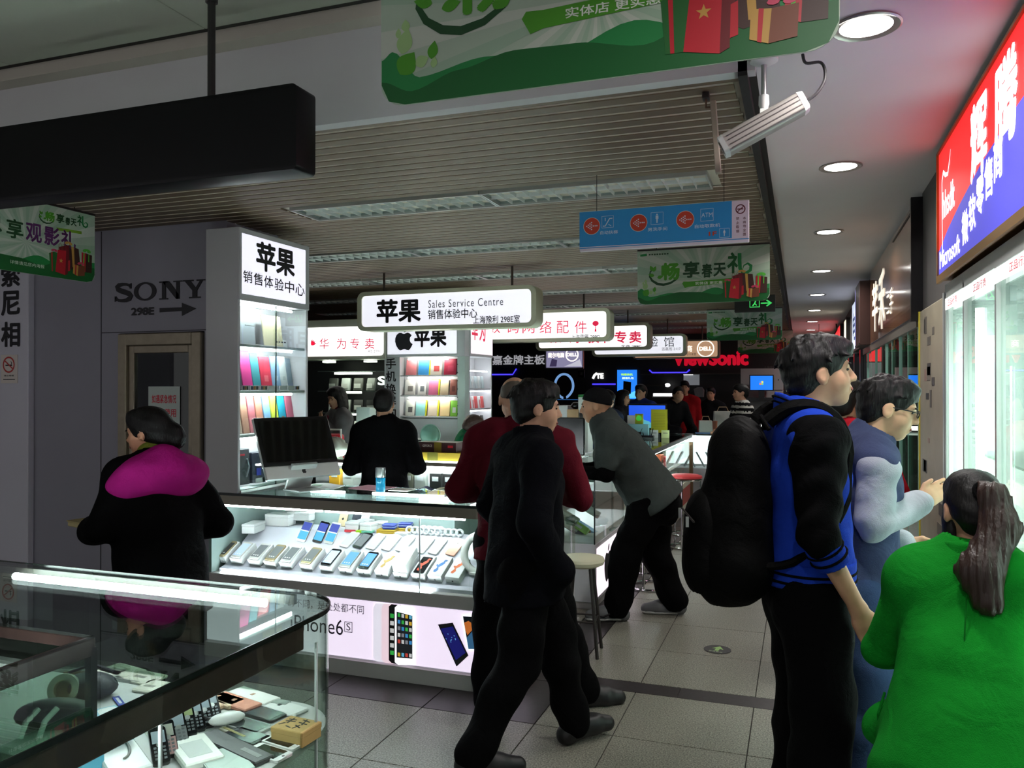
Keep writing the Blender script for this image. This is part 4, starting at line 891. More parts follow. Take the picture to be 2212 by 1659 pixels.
for i, (u, lab, pm, sc_) in enumerate([(756, 'white handset lying flat behind the front row, first from the wall', M_phw, 'pale'), (784, 'black phone with a pale green screen lying behind the front row', M_phb, 'grey'), (812, 'white handset lying flat beside the black phone', M_phw, 'pale'), (846, 'white phone with a blue home screen lying behind the front row', M_phw, 'pale'), (876, 'white phone partly hidden by the stacked box', M_phw, 'pale'), (918, 'white phone lying behind the koi printed box', M_phw, 'pale'), (946, 'white phone with rows of app icons lying on the second step', M_phw, 'pale'), (984, 'rose gold phone lying face down near the counter corner', mat('rose_gold', (214, 160, 140), .3, .4), None)]):
    P = aty(u, 1180, 4.335); t = thing('smartphone', lab, 'phone', (P.x, 4.335, .684), 0, 'phones lying behind the front row'); M0 = Matrix.Rotation(rad(33), 4, 'X') @ Matrix.Rotation(rad(-12), 4, 'Z')
    o = MB().prism(rrect(-.033, .033, -.068, .068, .009, 3), 0, .008).build('body', pm, t); o.matrix_local = M0
    if sc_: o = MB().box(-.029, .029, -.052, .052, .008, .0086).build('screen', scr_mat(sc_), t); o.matrix_local = M0
    else: o = MB().prism(ring2(0, .03, .006, 12), .008, .0086).build('emblem', M_fabric, t); o.matrix_local = M0
# boxes and small goods at the back of the display
def carton(name, label, cat, u, v, Y, z, sx, sy, sz, m, rz=0, bev=.003, group='goods at the back of the phone counter'):
    P = aty(u, v, Y); t = thing(name, label, cat, (P.x, Y, z), rz, group)
    MB().box(-sx / 2, sx / 2, -sy / 2, sy / 2, 0, sz * .72).build('base', m, t, bevel=bev); MB().box(-sx / 2 - .001, sx / 2 + .001, -sy / 2 - .001, sy / 2 + .001, sz * .72, sz).build('lid', m, t, bevel=bev); return t
zt = .721
carton('accessory_box', 'white box with a dark screen print standing upright at the counter end', 'box', 548, 1150, 4.3, .70, .085, .16, .06, M_box, .2)
carton('accessory_box', 'wide white carton at the back of the phone counter near the cabinet', 'box', 606, 1130, 4.47, zt, .17, .1, .075, M_box, .1)
carton('accessory_box', 'white carton with blue marks behind the wide white carton', 'box', 650, 1118, 4.53, zt + .03, .17, .07, .055, M_box, .0)
carton('accessory_box', 'pair of square white adapter boxes, the nearer one', 'box', 766, 1140, 4.45, zt, .09, .09, .06, M_box, .1); carton('accessory_box', 'square white adapter box beside the nearer adapter box', 'box', 797, 1143, 4.45, zt, .085, .085, .055, M_box, -.05)
carton('accessory_box', 'white adapter box at the very back of the phone counter', 'box', 790, 1128, 4.53, zt, .09, .07, .06, M_box, 0); carton('accessory_box', 'small white adapter box beside the one at the very back', 'box', 822, 1130, 4.53, zt, .07, .07, .055, M_box, 0)
M_bluec = mat('blue_case', (52, 70, 170), .35); M_goldc = mat('gold_carton', (196, 160, 56), .45)
for u, v, Y, lab in ((838, 1150, 4.45, 'nearer'), (872, 1140, 4.53, 'farther')):
    carton('gift_box', 'gold carton under a blue zip case, the %s one' % lab, 'box', u, v, Y, zt, .12, .09, .025, M_goldc, .15); t = carton('zip_case', 'blue zip case on a gold carton, the %s one' % lab, 'case', u + 4, v, Y, zt + .026, .085, .065, .03, M_bluec, .2, .008)
    B('zip', mat('zip_pale', (170, 180, 215), .4), t, -.0435, .0435, -.0335, .0335, .0135, .0165)
for u, c, lab in ((758, (224, 70, 80), 'red'), (783, (170, 214, 30), 'lime green'), (795, (120, 200, 180), 'mint')): carton('slim_case', 'slim %s case beneath the adapter boxes' % lab, 'case', u, 1160, 4.41, zt, .07, .05, .014, mat('slim_%d' % c[0], c, .4), .1)
carton('white_card_box', 'flat white card box beside the gold cartons', 'box', 870, 1160, 4.42, zt, .09, .05, .016, M_box, .1)
M_cable = mat('cable_pack', (206, 210, 214), .25)
for i in range(14):
    u = 884 + (i % 10) * 12 + (i // 10) * 30; Y = 4.46 + .05 * (i // 10); P = aty(u, 1160, Y)
    t = thing('cable_pack', 'coiled grey cable pack, %s of the row by the counter corner' % (ordn + ['ninth', 'tenth', 'eleventh', 'twelfth', 'thirteenth', 'fourteenth'])[i], 'cable', (P.x, Y, zt), random.uniform(-.4, .4), 'coiled cable packs in the phone counter')
    mb = MB(); n_ = 16; mb.tube([(.022 * math.cos(2 * PI * k / n_), .005 + .006 * math.sin(2 * PI * k / n_), .024 + .018 * math.sin(2 * PI * k / n_)) for k in range(n_)], .008, 8, closed=True); mb.build('coil', M_cable, t, smooth=True); MB().tube([(0, -.012, .004), (0, .02, .006)], .007, 8).build('plug', mat('plug_white', (240, 240, 242), .3), t)
for u, c, lab in ((738, (206, 186, 150), 'gold'), (766, (40, 46, 60), 'black'), (785, (232, 234, 238), 'white')):
    P = aty(u, 1110, 4.55); t = thing('dummy_phone', '%s display phone propped against the back glass' % lab, 'phone', (P.x, 4.55, zt), 0, 'propped phones at the back'); o = MB().prism(rrect(-.03, .03, 0, .085, .008, 3), 0, .008).build('body', mat('dummy_%d' % c[0], c, .3), t); o.matrix_local = Matrix.Rotation(rad(62), 4, 'X')
    o = MB().prism(ring2(0, .05, .008, 10), .008, .0084).build('emblem', M_ink, t); o.matrix_local = Matrix.Rotation(rad(62), 4, 'X')
P = aty(1035, 1185, 4.2); t = thing('headphone_stand', 'white round ring-shaped speaker stand near the rounded counter corner', 'stand', (P.x, 4.2, .58))
MB().tube([(.09 * math.cos(a_), .02 * math.sin(a_), .11 + .1 * math.sin(a_)) for a_ in [2 * PI * k / 24 for k in range(24)]], .022, 10, closed=True).build('ring', M_plw, t, smooth=True); MB().lathe([(.06, 0), (.06, .012), (.02, .02)], 20).build('foot', M_plw, t, smooth=True)

# ---- things on the counter top
ZT = .9855
im = thing('desktop_computer', 'all-in-one desktop computer with black screen and silver chin on the counter', 'computer', (-2.90, 4.28, ZT), rad(66))
M_sil = mat('silver_body', (206, 208, 208), .3, .55); Mi = T3(0, 0, .075, rx=rad(-24))
MB().obox(Mi @ Matrix.Translation((0, .0, .045)), .528, .022, .09).build('chin', M_sil, im, bevel=.006)
MB().obox(Mi @ Matrix.Translation((0, .006, .245)), .528, .026, .325).build('back_shell', M_sil, im, bevel=.006)
MB().obox(Mi @ Matrix.Translation((0, -.0085, .247)), .524, .004, .318).build('bezel', M_phb, im, bevel=.0015); MB().obox(Mi @ Matrix.Translation((0, -.011, .247)), .475, .0012, .27).build('screen', mat('screen_off', (10, 11, 13), .06), im)
o = apple_logo(im, -.016, .028, .034, -.0125, M_ink); o.matrix_local = Mi
MB().prism([(-.02, .16), (.0, .15), (.075, .012), (.085, 0), (.09, 0), (.09, .012), (.01, .17)], -.09, .09, 'x').build('stand_neck', M_sil, im, bevel=.002); B('foot', M_sil, im, -.095, .095, -.09, .1, 0, .008, .003)
P = atz(822, 1062, ZT); bo = thing('spray_bottle', 'clear spray bottle of blue liquid standing on the counter top', 'bottle', (P.x, P.y, ZT))
MB().lathe([(.026, 0), (.029, .006), (.029, .045), (.027, .052), (.029, .058), (.029, .085)], 20).build('liquid', mat('blue_liquid', (20, 150, 205), .1, emit=.12), bo, smooth=True)
MB().lathe([(.0295, 0), (.0295, .087)], 20).build('shell', M_gl, bo, smooth=True); MB().lathe([(.029, .088), (.03, .09), (.03, .145), (.029, .147), (1e-4, .147)], 20).build('cap', glass('cap_frost', (225, 230, 235), .8, .3, base=.25), bo, smooth=True); MB().lathe([(.008, .09), (.008, .125), (.012, .128), (.012, .135), (1e-4, .136)], 12).build('nozzle', M_plw, bo, smooth=True)
def sheet(label, u0, u1, v, depth, col, rz=0, z=ZT, curl=.0, name='paper', cat='paper', th=.002):
    a, b_ = atz(u0, v, z), atz(u1, v, z); w = (b_ - a).length; t = thing(name, label, cat, ((a.x + b_.x) / 2, (a.y + b_.y) / 2, z + .0005), rz, 'papers on the phone counter')
    mb = MB(); n = 8
    v_ = [(-w / 2 + w * i / n, s_ * depth / 2, th + curl * math.sin(PI * i / n) ** 2) for s_ in (-1, 1) for i in range(n + 1)] + [(-w / 2 + w * i / n, s_ * depth / 2, curl * math.sin(PI * i / n) ** 2) for s_ in (-1, 1) for i in range(n + 1)]
    f = []; m_ = n + 1
    for i in range(n): f += [(i, i + 1, m_ + i + 1, m_ + i), (2 * m_ + i + 1, 2 * m_ + i, 3 * m_ + i, 3 * m_ + i + 1), (i + 1, i, 2 * m_ + i, 2 * m_ + i + 1), (m_ + i, m_ + i + 1, 3 * m_ + i + 1, 3 * m_ + i)]
    f += [(0, m_, 3 * m_, 2 * m_), (n, 2 * m_ + n, 3 * m_ + n, m_ + n)]
    raw('sheet', v_, f, mat('paper_%d_%d_%d' % col, col, .7), t); return t
t = sheet('white leaflet with green print beside the computer foot', 640, 735, 1052, .2, (226, 230, 228), .2, curl=.012); B('green_print', G2, t, -.03, .03, -.03, .0, .013, .0145)
sheet('pink paper lying behind the spray bottle', 765, 845, 1054, .2, (206, 150, 164), -.15); t = sheet('cream label card beside the spray bottle', 846, 892, 1058, .12, (222, 218, 206), 0); B('print_line', M_pg, t, -.06, .02, -.0, .006, .003, .0034)
sheet('dark blue cloth lump on the counter top', 903, 935, 1058, .07, (30, 40, 80), .2, curl=.018, name='cloth', cat='cloth'); sheet('cream paper strip near the maroon sleeve', 945, 1005, 1056, .06, (224, 214, 180), .1, curl=.008); sheet('open magazine on the counter by the customer', 960, 1030, 1070, .16, (216, 216, 218), .4, curl=.02, name='magazine', cat='magazine')
# ================================================================ BEHIND THE STALL: cabinets, inner counter, aisle counters, far wall
YC = 7.6
M_dkgl = mat('dark_interior', (34, 34, 36), .5)
# ---- cabinet with the fruit logo header, facing the viewer
ac = thing('display_cabinet', 'white shelf cabinet with a dark fruit logo header behind the stall', 'cabinet', (-4.13, YC, 0))
Wd = .90
B('back_panel', M_cab, ac, 0, Wd, .10, .11, 0, 2.42); B('header', M_cab, ac, 0, Wd, -.012, .1, 1.945, 2.42, .004); B('header_face', lit('header_white', (236, 236, 246), .68), ac, .012, Wd - .09, -.0135, -.012, 1.975, 2.40)
B('side_column', M_cab, ac, 0, .155, -.004, .1, 0, 1.945, .003); B('side_column', mat('cabinet_green_white', (206, 220, 214), .45), ac, Wd - .085, Wd, -.004, .1, 0, 1.945, .003); B('base', M_cab, ac, .155, Wd - .085, .0, .1, 0, 1.30)
SZ = [1.325, 1.545, 1.755]
for z_ in SZ: B('shelf', M_cab, ac, .155, Wd - .085, .005, .1, z_ - .016, z_, .002)
for z_ in (1.535, 1.745, 1.94): MB().tube([(.24, .02, z_ - .018), (Wd - .2, .02, z_ - .018)], .008, 8).build('led_strip', lit('led_warm', (255, 253, 240), 22), ac)
for i in range(11): B('hook', M_ink, ac, Wd - .09, Wd - .078, -.008, -.003, 1.35 + i * .085, 1.356 + i * .085)
a = pb(854, 888, 705, 757, YC); apple_logo(ac, a[0] + 4.13, a[2], (a[3] - a[2]) * .92, -.015, mat('logo_dark', (58, 56, 62), .35)); a = pb(896, 966, 700, 750, YC); text(ac, '苹果', a[0] + 4.13, a[1] + 4.13, a[2], a[3], -.015, M_ink, .035)
for i, ch in enumerate('手机换屏回'): a = pb(834, 856, 774 + i * 27.5, 797 + i * 27.5, YC); text(ac, ch, a[0] + 4.13, a[1] + 4.13, a[2], a[3], -.006, M_ink, .02)
def back_item(name, label, cat, x0, w, h, shelf, col, yellow=False, ph=None):
    t = thing(name, label, cat, (-4.13 + x0 + w / 2, YC + .055, SZ[shelf]), 0, 'cases on the fruit logo cabinet shelves'); M0 = Matrix.Rotation(-.15, 4, 'X') @ Matrix.Translation((0, 0, h / 2))
    if yellow: MB().obox(M0 @ Matrix.Translation((.012, .008, .003)), w, .014, h + .006).build('frame', mat('case_yellow', (222, 222, 40), .4), t, bevel=.003)
    MB().obox(M0, w * .94, .014, h).build('cover', mat('bc_%d_%d_%d' % col, col, .45), t, bevel=.004)
    if ph: MB().obox(M0 @ Matrix.Translation((w * .05, -.008, -h * .1)), w * .45, .001, h * .35).build('printed_picture', mat('bp_%d_%d_%d' % ph, ph, .5), t)
    return t
rowt = [(.19, .13, (216, 130, 136), 'salmon pink', 0, None), (.335, .13, (64, 150, 214), 'bright blue', 1, None), (.475, .14, (232, 224, 212), 'white with red flowers', 0, (200, 80, 80)), (.63, .15, (170, 40, 70), 'wine red', 0, (190, 60, 90))]
for x, w, c, nm, yf, ph in rowt: back_item('tablet_case', '%s tablet case on the top shelf of the fruit logo cabinet' % nm, 'case', x, w, .17, 2, c, yf, ph)
for x, w, c, nm, yf, ph in [(.175, .13, (214, 212, 208), 'white case with a ring picture', 0, (120, 116, 112)), (.33, .10, (226, 226, 224), 'small white box with a grey square', 0, (110, 114, 120)), (.455, .115, (196, 104, 140), 'mauve case in a yellow frame', 1, None), (.59, .10, (208, 190, 160), 'tan case', 0, None), (.70, .08, (150, 90, 80), 'brown case with round window', 0, (110, 60, 56))]: back_item('tablet_case', '%s on the middle shelf of the fruit logo cabinet' % nm, 'case', x, w, .165, 1, c, yf, ph)
for x, w, c, nm, yf, ph in [(.185, .11, (216, 218, 210), 'pale case with black print', 0, (90, 90, 90)), (.305, .115, (140, 200, 200), 'aqua case in a yellow frame', 1, None), (.445, .115, (222, 206, 186), 'cream case in a yellow frame', 1, None), (.585, .12, (244, 214, 160), 'pale orange case', 0, None), (.705, .085, (130, 196, 70), 'green case with white band', 0, (230, 236, 230))]: back_item('tablet_case', '%s on the bottom shelf of the fruit logo cabinet' % nm, 'case', x, w, .165, 0, c, yf, ph)
# ---- shelf end facing the aisle
XS = -3.228
sc = thing('display_cabinet', 'white lit accessory shelf unit facing the aisle beside the fruit logo cabinet', 'cabinet', (XS, YC + .112, 0), PI / 2)
LS = .64
B('back_panel', M_cab, sc, 0, LS, .2, .22, 0, 2.42); B('header', M_cab, sc, 0, LS, -.01, .2, 1.95, 2.42, .004); B('header_face', lit('header_pink', (240, 226, 234), .85), sc, .01, LS - .01, -.0115, -.01, 1.98, 2.40); B('end_panel', M_cab, sc, 0, .012, 0, .2, 0, 1.95); B('end_panel', M_cab, sc, LS - .02, LS, 0, .2, 0, 1.95)
text(sc, '华', .03, .2, 2.12, 2.34, -.012, M_redl, .03); text(sc, '为', .24, .42, 2.12, 2.34, -.012, M_redl, .03)
S2 = [.95, 1.19, 1.40, 1.615]
for z_ in S2: B('shelf', M_cab, sc, .012, LS - .02, .01, .2, z_ - .014, z_); MB().tube([(.05, .04, z_ + .185), (LS - .05, .04, z_ + .185)], .007, 6).build('led_strip', lit('led_side', (248, 252, 255), 14), sc)
B('base', M_cab, sc, .012, LS - .02, .0, .2, 0, .93)
names2 = [('pencil_pack', 'pencil pack', (214, 90, 90)), ('cable_box', 'cable box', (40, 40, 44)), ('cover_pack', 'cover pack', (220, 226, 180)), ('film_pack', 'screen film pack', (206, 222, 226))]
for s_, (nm, wd, c) in zip((2, 1, 0, 3), names2):
    for i in range(6):
        t = thing(nm, '%s, %s along its lit shelf facing the aisle' % (wd, ordn[i]), 'pack', (XS - .07, YC + .17 + i * .092, S2[s_]), PI / 2, '%ss on the aisle shelf unit' % wd); MB().obox(T3(0, 0, .065, rx=-.12), .06, .02, .13).build('pack', mat('pk_%d' % c[0] if i % 2 else 'pk_white', c if i % 2 else (226, 230, 230), .4), t, bevel=.003)
        if i % 2 == 0: MB().obox(T3(0, -.012, .05, rx=-.12), .018, .004, .09).build('content', mat('pk_%d' % c[0], c, .4), t)
# ---- neighbouring shop front with red lettering
hw = thing('shop_cabinet', 'shop cabinet with a glowing white header lettered thinly in red', 'cabinet', (-5.6, YC, 0))
B('header', mat('cabinet_cream', (214, 216, 200), .5), hw, -1.0, 1.465, -.02, .3, 1.93, 2.36, .004)
MB().prism(rrect(-.9, 1.44, 1.965, 2.28, .04), -.024, -.02, 'y').build('header_face', lit('header_bright', (255, 252, 252), 1.3), hw)
for ch, u in (('华', 703), ('为', 740), ('专', 769), ('卖', 801)): a = pb(u - 10, u + 10, 731, 754, YC); text(hw, ch, a[0] + 5.6, a[1] + 5.6, a[2], a[3], -.026, M_redl, -.005 if u < 780 else .01)
mb = MB(); a = pb(672, 682, 732, 754, YC)
for k in range(4): mb.flat(leafpts(a[0] + 5.6 + .02, a[2] + .04, .07, .022, .35 + k * .35), -.026)
mb.build('logo', M_redl, hw); a = pb(797, 828, 756, 762, YC); text(hw, 'A5 299C', a[0] + 5.6, a[1] + 5.6, a[2], a[3], -.026, M_pg)
B('interior', M_dkgl, hw, -1.0, 1.465, .5, .52, 0, 1.93); B('side', M_cab, hw, 1.44, 1.465, 0, .5, 0, 1.93)
for z_ in (1.10, 1.34, 1.58, 1.80): B('shelf', mat('shelf_glass_pale', (150, 160, 156), .2), hw, .55, 1.3, .1, .45, z_, z_ + .008)
for z_, x0, x1 in ((1.77, .75, 1.18), (1.56, .72, 1.05), (1.32, .74, 1.12), (1.90, .6, .72), (1.9, 1.12, 1.24)): B('lamp_panel', lit('lamp_panel', (255, 252, 240), 6), hw, x0, x1, .12, .2, z_, z_ + .02)
B('glass_door', glass('case_glass', (240, 248, 244)), hw, .3, 1.44, .02, .026, .9, 1.93)
k_ = 0
for z_ in (1.11, 1.348, 1.588):
    for i in range(4):
        t = thing('handset_box', 'handset box, %s on the %s shelf under the red lettered header' % (ordn[i], ordn[k_]), 'box', (-5.6 + .66 + i * .16, YC + .25, z_), random.uniform(-.2, .2), 'boxes in the red lettered shop cabinet'); c = random.choice([(200, 204, 200), (64, 62, 60), (150, 152, 146), (110, 110, 104), (190, 190, 186)])
        MB().obox(T3(0, 0, .07, rx=-.2), .11, .03, .14).build('carton', mat('hb_%d' % c[0], c, .45), t, bevel=.003); B('print', mat('hb_print', (230, 228, 224), .5), t, -.04, .04, -.034, -.033, .03, .08)
    k_ += 1
t = thing('hanging_clock_sign', 'white S-shaped neon letter in the dark shop window', 'sign', (-4.36, YC + .3, 1.70)); text(t, 'S', -.05, .05, -.05, .05, 0, lit('neon_white', (255, 255, 250), 1.2), .03, depth=.01)

# ---- inner counter with lit glass front, behind the shop assistant
ic = thing('inner_counter', 'inner glass counter with bright tubes behind the man in the black sweater', 'counter', (-4.5, 6.3, 0)); LI = 2.48
B('top_pane', M_gltop, ic, 0, LI, 0, .55, .975, .985); B('front_rail', M_band, ic, 0, LI, 0, .02, .945, .975); B('back_rail', M_band, ic, 0, LI, .53, .55, .93, .975); B('glass_front', M_gl, ic, 0, LI, .004, .009, .5, .945); B('body', M_cab, ic, 0, LI, .01, .55, 0, .5); B('back_panel', M_cab, ic, 0, LI, .53, .545, .5, .93); B('inner_shelf', M_gl, ic, .02, LI - .02, .06, .53, .70, .708)
for x0, x1 in ((.35, .95), (1.3, 2.45)): MB().tube([(x0, .045, .935), (x1, .045, .935)], .016, 8).build('light_tube', M_led, ic)
MB().tube([(.4, .48, .955), (2.3, .48, .955)], .012, 8).build('light_tube', M_led, ic)
for i, (u, c, lab) in enumerate([(722, (238, 180, 50), 'yellow pack with white edges'), (752, (206, 214, 204), 'white pack beside the yellow pack'), (775, (200, 206, 198), 'pale pack by the black sweater'), (907, (176, 182, 176), 'grey earphone pack'), (940, (36, 36, 36), 'black earphone pack'), (968, (40, 38, 38), 'second black earphone pack'), (880, (110, 112, 96), 'olive pack behind the black sweater')]):
    P = aty(u, 1040, 6.37); t = thing('accessory_pack', '%s behind the inner counter glass' % lab, 'pack', (P.x, 6.37, .708), 0, 'packs in the inner counter'); B('carton', mat('ap_%d_%d' % (c[0], c[1]), c, .4), t, -.055, .055, 0, .06, 0, .17, .004)
    B('window', mat('pack_window', (200, 205, 205), .2), t, -.03, .03, -.002, 0, .1, .14); B('hang_tab', M_plw, t, -.02, .02, .02, .03, .17, .19)
ZI = .9855
def on_inner(name, label, cat, u, v, Y=None, rz=0):
    P = atz(u, v, ZI) if Y is None else Vector((aty(u, v, Y).x, Y, ZI)); return thing(name, label, cat, (P.x, P.y, ZI), rz, None)
t = on_inner('carton', 'long gold tray carton lying on the inner counter', 'box', 952, 997, 6.42); B('tray', M_goldc, t, -.24, .24, -.06, .12, 0, .075, .003); B('tape', mat('tape_olive', (128, 118, 50), .4), t, -.1, .0, -.0605, -.06, 0, .076)
P = Vector(t.location); t = thing('carton', 'black and brown graphics card carton stacked on the gold tray', 'box', (P.x - .0, P.y + .02, P.z + .076)); B('box', mat('carton_maroon', (58, 24, 26), .45), t, -.2, .17, -.07, .1, 0, .085, .003); B('gold_band', mat('carton_gold', (120, 100, 30), .4), t, -.04, .03, -.0705, -.07, 0, .086); B('top_sheet', mat('carton_top', (180, 182, 170), .5), t, -.2, .17, -.07, .1, .085, .087)
text(t, 'GIFORCE'.replace('I', 'E'), -.15, -.06, .045, .065, -.0712, mat('carton_print', (190, 184, 176), .5)); B('red_print', R1, t, .09, .14, -.0712, -.07, .04, .06)
t = on_inner('plastic_bag', 'crumpled white plastic bag on the inner counter', 'bag', 724, 988, 6.45)
mb = MB(); mb.ell((0, 0, .07), (.14, .09, .075), 18, 10); rnd = random.Random(3)
mb.v = [(x * (1 + rnd.uniform(-.1, .1)), y * (1 + rnd.uniform(-.1, .1)), max(0, z * (1 + rnd.uniform(-.15, .15)) + (.03 if z > .1 and abs(x) < .06 else 0))) for x, y, z in mb.v]; mb.build('sack', mat('bag_white', (224, 228, 214), .5, bump=.4, bscale=25), t, smooth='full'); MB().tube([(-.03, 0, .13), (-.02, 0, .18), (.02, 0, .18), (.04, 0, .13)], .008, 6).build('handle', mat('bag_white', (224, 228, 214), .5), t)
t = on_inner('tool_case', 'red hand tool box standing behind the white bag', 'box', 715, 960, 6.75); B('body', mat('tool_red', (206, 40, 54), .4), t, -.1, .1, 0, .1, 0, .19, .03, 2); B('label_plate', M_plw, t, -.03, .03, -.003, 0, .05, .12); MB().tube([(-.12, .03, .02), (-.12, .03, .23), (.09, .03, .23), (.1, .03, .0)], .012, 8).build('carry_frame', M_plw, t)
t = on_inner('desk_fan', 'mint green round desk fan on the inner counter', 'fan', 930, 950, 6.75)
MB().lathe([(.075, 0), (.075, .012), (.05, .022), (.016, .03), (.014, .1)], 20).build('base', mat('mint', (150, 206, 190), .35), t, smooth=True)
MB().lathe([(.02, -.035), (.07, -.03), (.1, 0), (.07, .03), (.02, .035)], 28, M=T3(0, 0, .2, rx=PI / 2)).build('cage', mat('mint', (150, 206, 190), .35), t, smooth=True); MB().tube([(.098 * math.cos(a_), -.006, .2 + .098 * math.sin(a_)) for a_ in [2 * PI * k / 24 for k in range(24)]], .006, 6, closed=True).build('rim', mat('mint_light', (178, 224, 210), .3), t)
t = on_inner('spray_bottle', 'small mint spray bottle in front of the desk fan', 'bottle', 933, 958, 6.62); MB().lathe([(.03, 0), (.032, .05), (.012, .075), (.012, .09), (.02, .1), (1e-4, .11)], 16).build('body', mat('mint_clear', (176, 222, 214), .2), t, smooth=True)
t = on_inner('label_printer', 'white label printer with black openings on the inner counter', 'printer', 895, 955, 6.75); B('body', M_plw, t, -.1, .1, 0, .15, 0, .16, .01, 2); B('slot', M_ink, t, -.09, .07, -.002, 0, .13, .15); MB().lathe([(.025, 0), (.025, .004)], 14, M=T3(.03, 0, .05, rx=PI / 2)).build('knob', M_ink, t); B('lamp', mat('yellow_lamp', (214, 220, 40), .4), t, -.01, .015, -.003, 0, .11, .125)
t = on_inner('receipt_machine', 'dark grey receipt machine beside the seated head', 'printer', 1020, 958, 6.75); B('body', mat('machine_grey', (64, 68, 68), .4), t, -.13, .13, 0, .2, 0, .15, .01, 2); B('paper_slot', M_alu, t, -.08, .08, -.003, 0, .07, .076)
t = on_inner('paper_roll_box', 'tall pale green box beside the black sweater head', 'box', 785, 940, 6.78); B('carton', mat('pale_mint', (206, 222, 216), .5), t, -.13, .05, 0, .12, 0, .26, .004); B('lid', mat('pale_mint2', (214, 228, 222), .5), t, -.08, .07, .0, .12, .26, .45, .004)

# ---- white end counter with fruit logo on the aisle side
ec = thing('glass_counter', 'white glass counter with a lit fruit logo side, under the leaning man', 'counter', (-2.0, 5.74, 0)); XB = .59
B('body', M_cab, ec, 0, XB, 0, 1.5, .05, .475, .003); B('plinth', M_ledge, ec, .01, XB - .01, .01, 1.49, 0, .05); B('side_light', lit('logo_glow', (244, 226, 238), 1.0), ec, XB, XB + .004, .04, 1.46, .08, .44)
B('top_pane', M_gltop, ec, 0, XB, 0, 1.5, .975, .985); B('top_edge', M_edge, ec, -.002, XB + .002, -.003, .001, .972, .986); B('top_edge', M_edge, ec, XB - .001, XB + .003, -.002, 1.5, .972, .986)
B('glass_front', M_gl, ec, .004, XB - .004, .004, .009, .475, .975); B('glass_side', M_gl, ec, XB - .009, XB - .004, .009, 1.49, .475, .975); B('rail', mat('rail_green', (150, 166, 158), .4), ec, .1, XB - .01, .012, .03, .93, .972); B('corner_post', M_edge, ec, XB - .012, XB - .003, .003, .012, .475, .975)
B('light_tube', M_led, ec, .03, .05, .05, 1.45, .95, .965); B('slope', M_cab, ec, .02, XB - .02, .06, 1.45, .476, .52)
o = apple_logo(ec, .24, .13, .28, 0, M_ink); o.matrix_local = Matrix.Translation((XB + .0055, .02, 0)) @ Matrix.Rotation(PI / 2, 4, 'Z')
for i, (dx, dz, c, lab, rx) in enumerate([(.30, .60, (180, 190, 180), 'grey-green pack leaning in the end counter', -.7), (.33, .64, (150, 160, 146), 'olive-grey pack behind the grey-green pack', -.7), (.40, .56, (140, 190, 60), 'lime edged pack in the end counter', -.75), (.36, .53, (78, 74, 86), 'dark slate pack low in the end counter', -.75), (.47, .68, (196, 202, 198), 'pale pack highest in the end counter', -.6), (.28, .74, (110, 116, 116), 'grey charger pack in the end counter', -.5), (.44, .51, (120, 160, 200), 'blue pack with two dials at the bottom of the end counter', 0), (.15, .62, (70, 120, 130), 'teal pack at the inner side of the end counter', -.6)]):
    t = thing('accessory_pack', lab, 'pack', (-2.0 + dx, 5.83 + i * .03, dz - .02), 0, 'packs in the end counter'); MB().obox(T3(0, 0, .05, ry=.5, rx=rx * .4), .22, .09, .055).build('carton', mat('ec_%d_%d' % (c[0], c[1]), c, .4), t, bevel=.004)
    if i == 6:
        for q, cc in ((-.03, (40, 50, 90)), (.04, (150, 110, 50))): MB().lathe([(.022, 0), (.022, .004)], 14, M=T3(q, -.05, .04, rx=PI / 2)).build('dial', mat('dial_%d' % cc[0], cc, .4), t)
    else: MB().obox(T3(0, 0, .05, ry=.5, rx=rx * .4) @ Matrix.Translation((0, -.0455, 0)), .12, .001, .02).build('print', mat('pack_print', (210, 214, 210), .5), t)
t = thing('earphone_ring', 'white looped earphone hanging in the end counter', 'earphone', (-1.82, 5.8, .86)); MB().tube([(.03 * math.cos(a_), 0, .045 * math.sin(a_)) for a_ in [2 * PI * k / 18 for k in range(18)]], .006, 6, closed=True).build('loop', M_plw, t)

# ---- long aisle counter of the next stall
XA = -1.40
lc = thing('glass_counter', 'long dark-railed glass counter along the aisle full of boxed accessories', 'counter', (XA, 7.3, 0), PI / 2); LL = 3.9
B('top_pane', M_gltop, lc, 0, LL, 0, .55, .975, .985); B('top_rail', mat('rail_dark', (58, 52, 46), .4), lc, 0, LL, -.004, .02, .945, .987); B('glass_front', M_gl, lc, 0, LL, .003, .008, .42, .945); B('body', mat('counter_taupe', (150, 140, 124), .5), lc, 0, LL, .012, .55, .0, .42); B('back_panel', M_cab, lc, 0, LL, .54, .555, .42, .94); B('inner_shelf', M_cab, lc, .02, LL - .02, .05, .54, .66, .672); B('shelf_edge', lit('shelf_edge_glow', (240, 236, 226), .6), lc, .02, LL - .02, .045, .05, .64, .675); B('base_stripe', mat('stripe_cream', (226, 220, 196), .5), lc, 1.6, 3.8, .006, .012, .33, .40); B('base_stripe', mat('stripe_cream', (226, 220, 196), .5), lc, 1.6, 3.8, .006, .012, .06, .12); B('red_panel', mat('panel_red', (196, 84, 72), .5), lc, 1.6, 3.8, .008, .012, .12, .33)
B('light_tube', M_led, lc, .05, LL - .05, .03, .045, .925, .938); B('end_post', mat('post_brown', (112, 86, 58), .5), lc, LL - .06, LL, -.02, .1, 0, .88)
cols = [(232, 214, 222), (206, 214, 216), (120, 160, 80), (92, 110, 60), (160, 170, 150), (220, 224, 224), (150, 200, 80), (120, 190, 200), (214, 110, 70), (70, 100, 50), (200, 206, 196), (120, 126, 126), (230, 228, 210), (180, 60, 60)]
k_ = 0
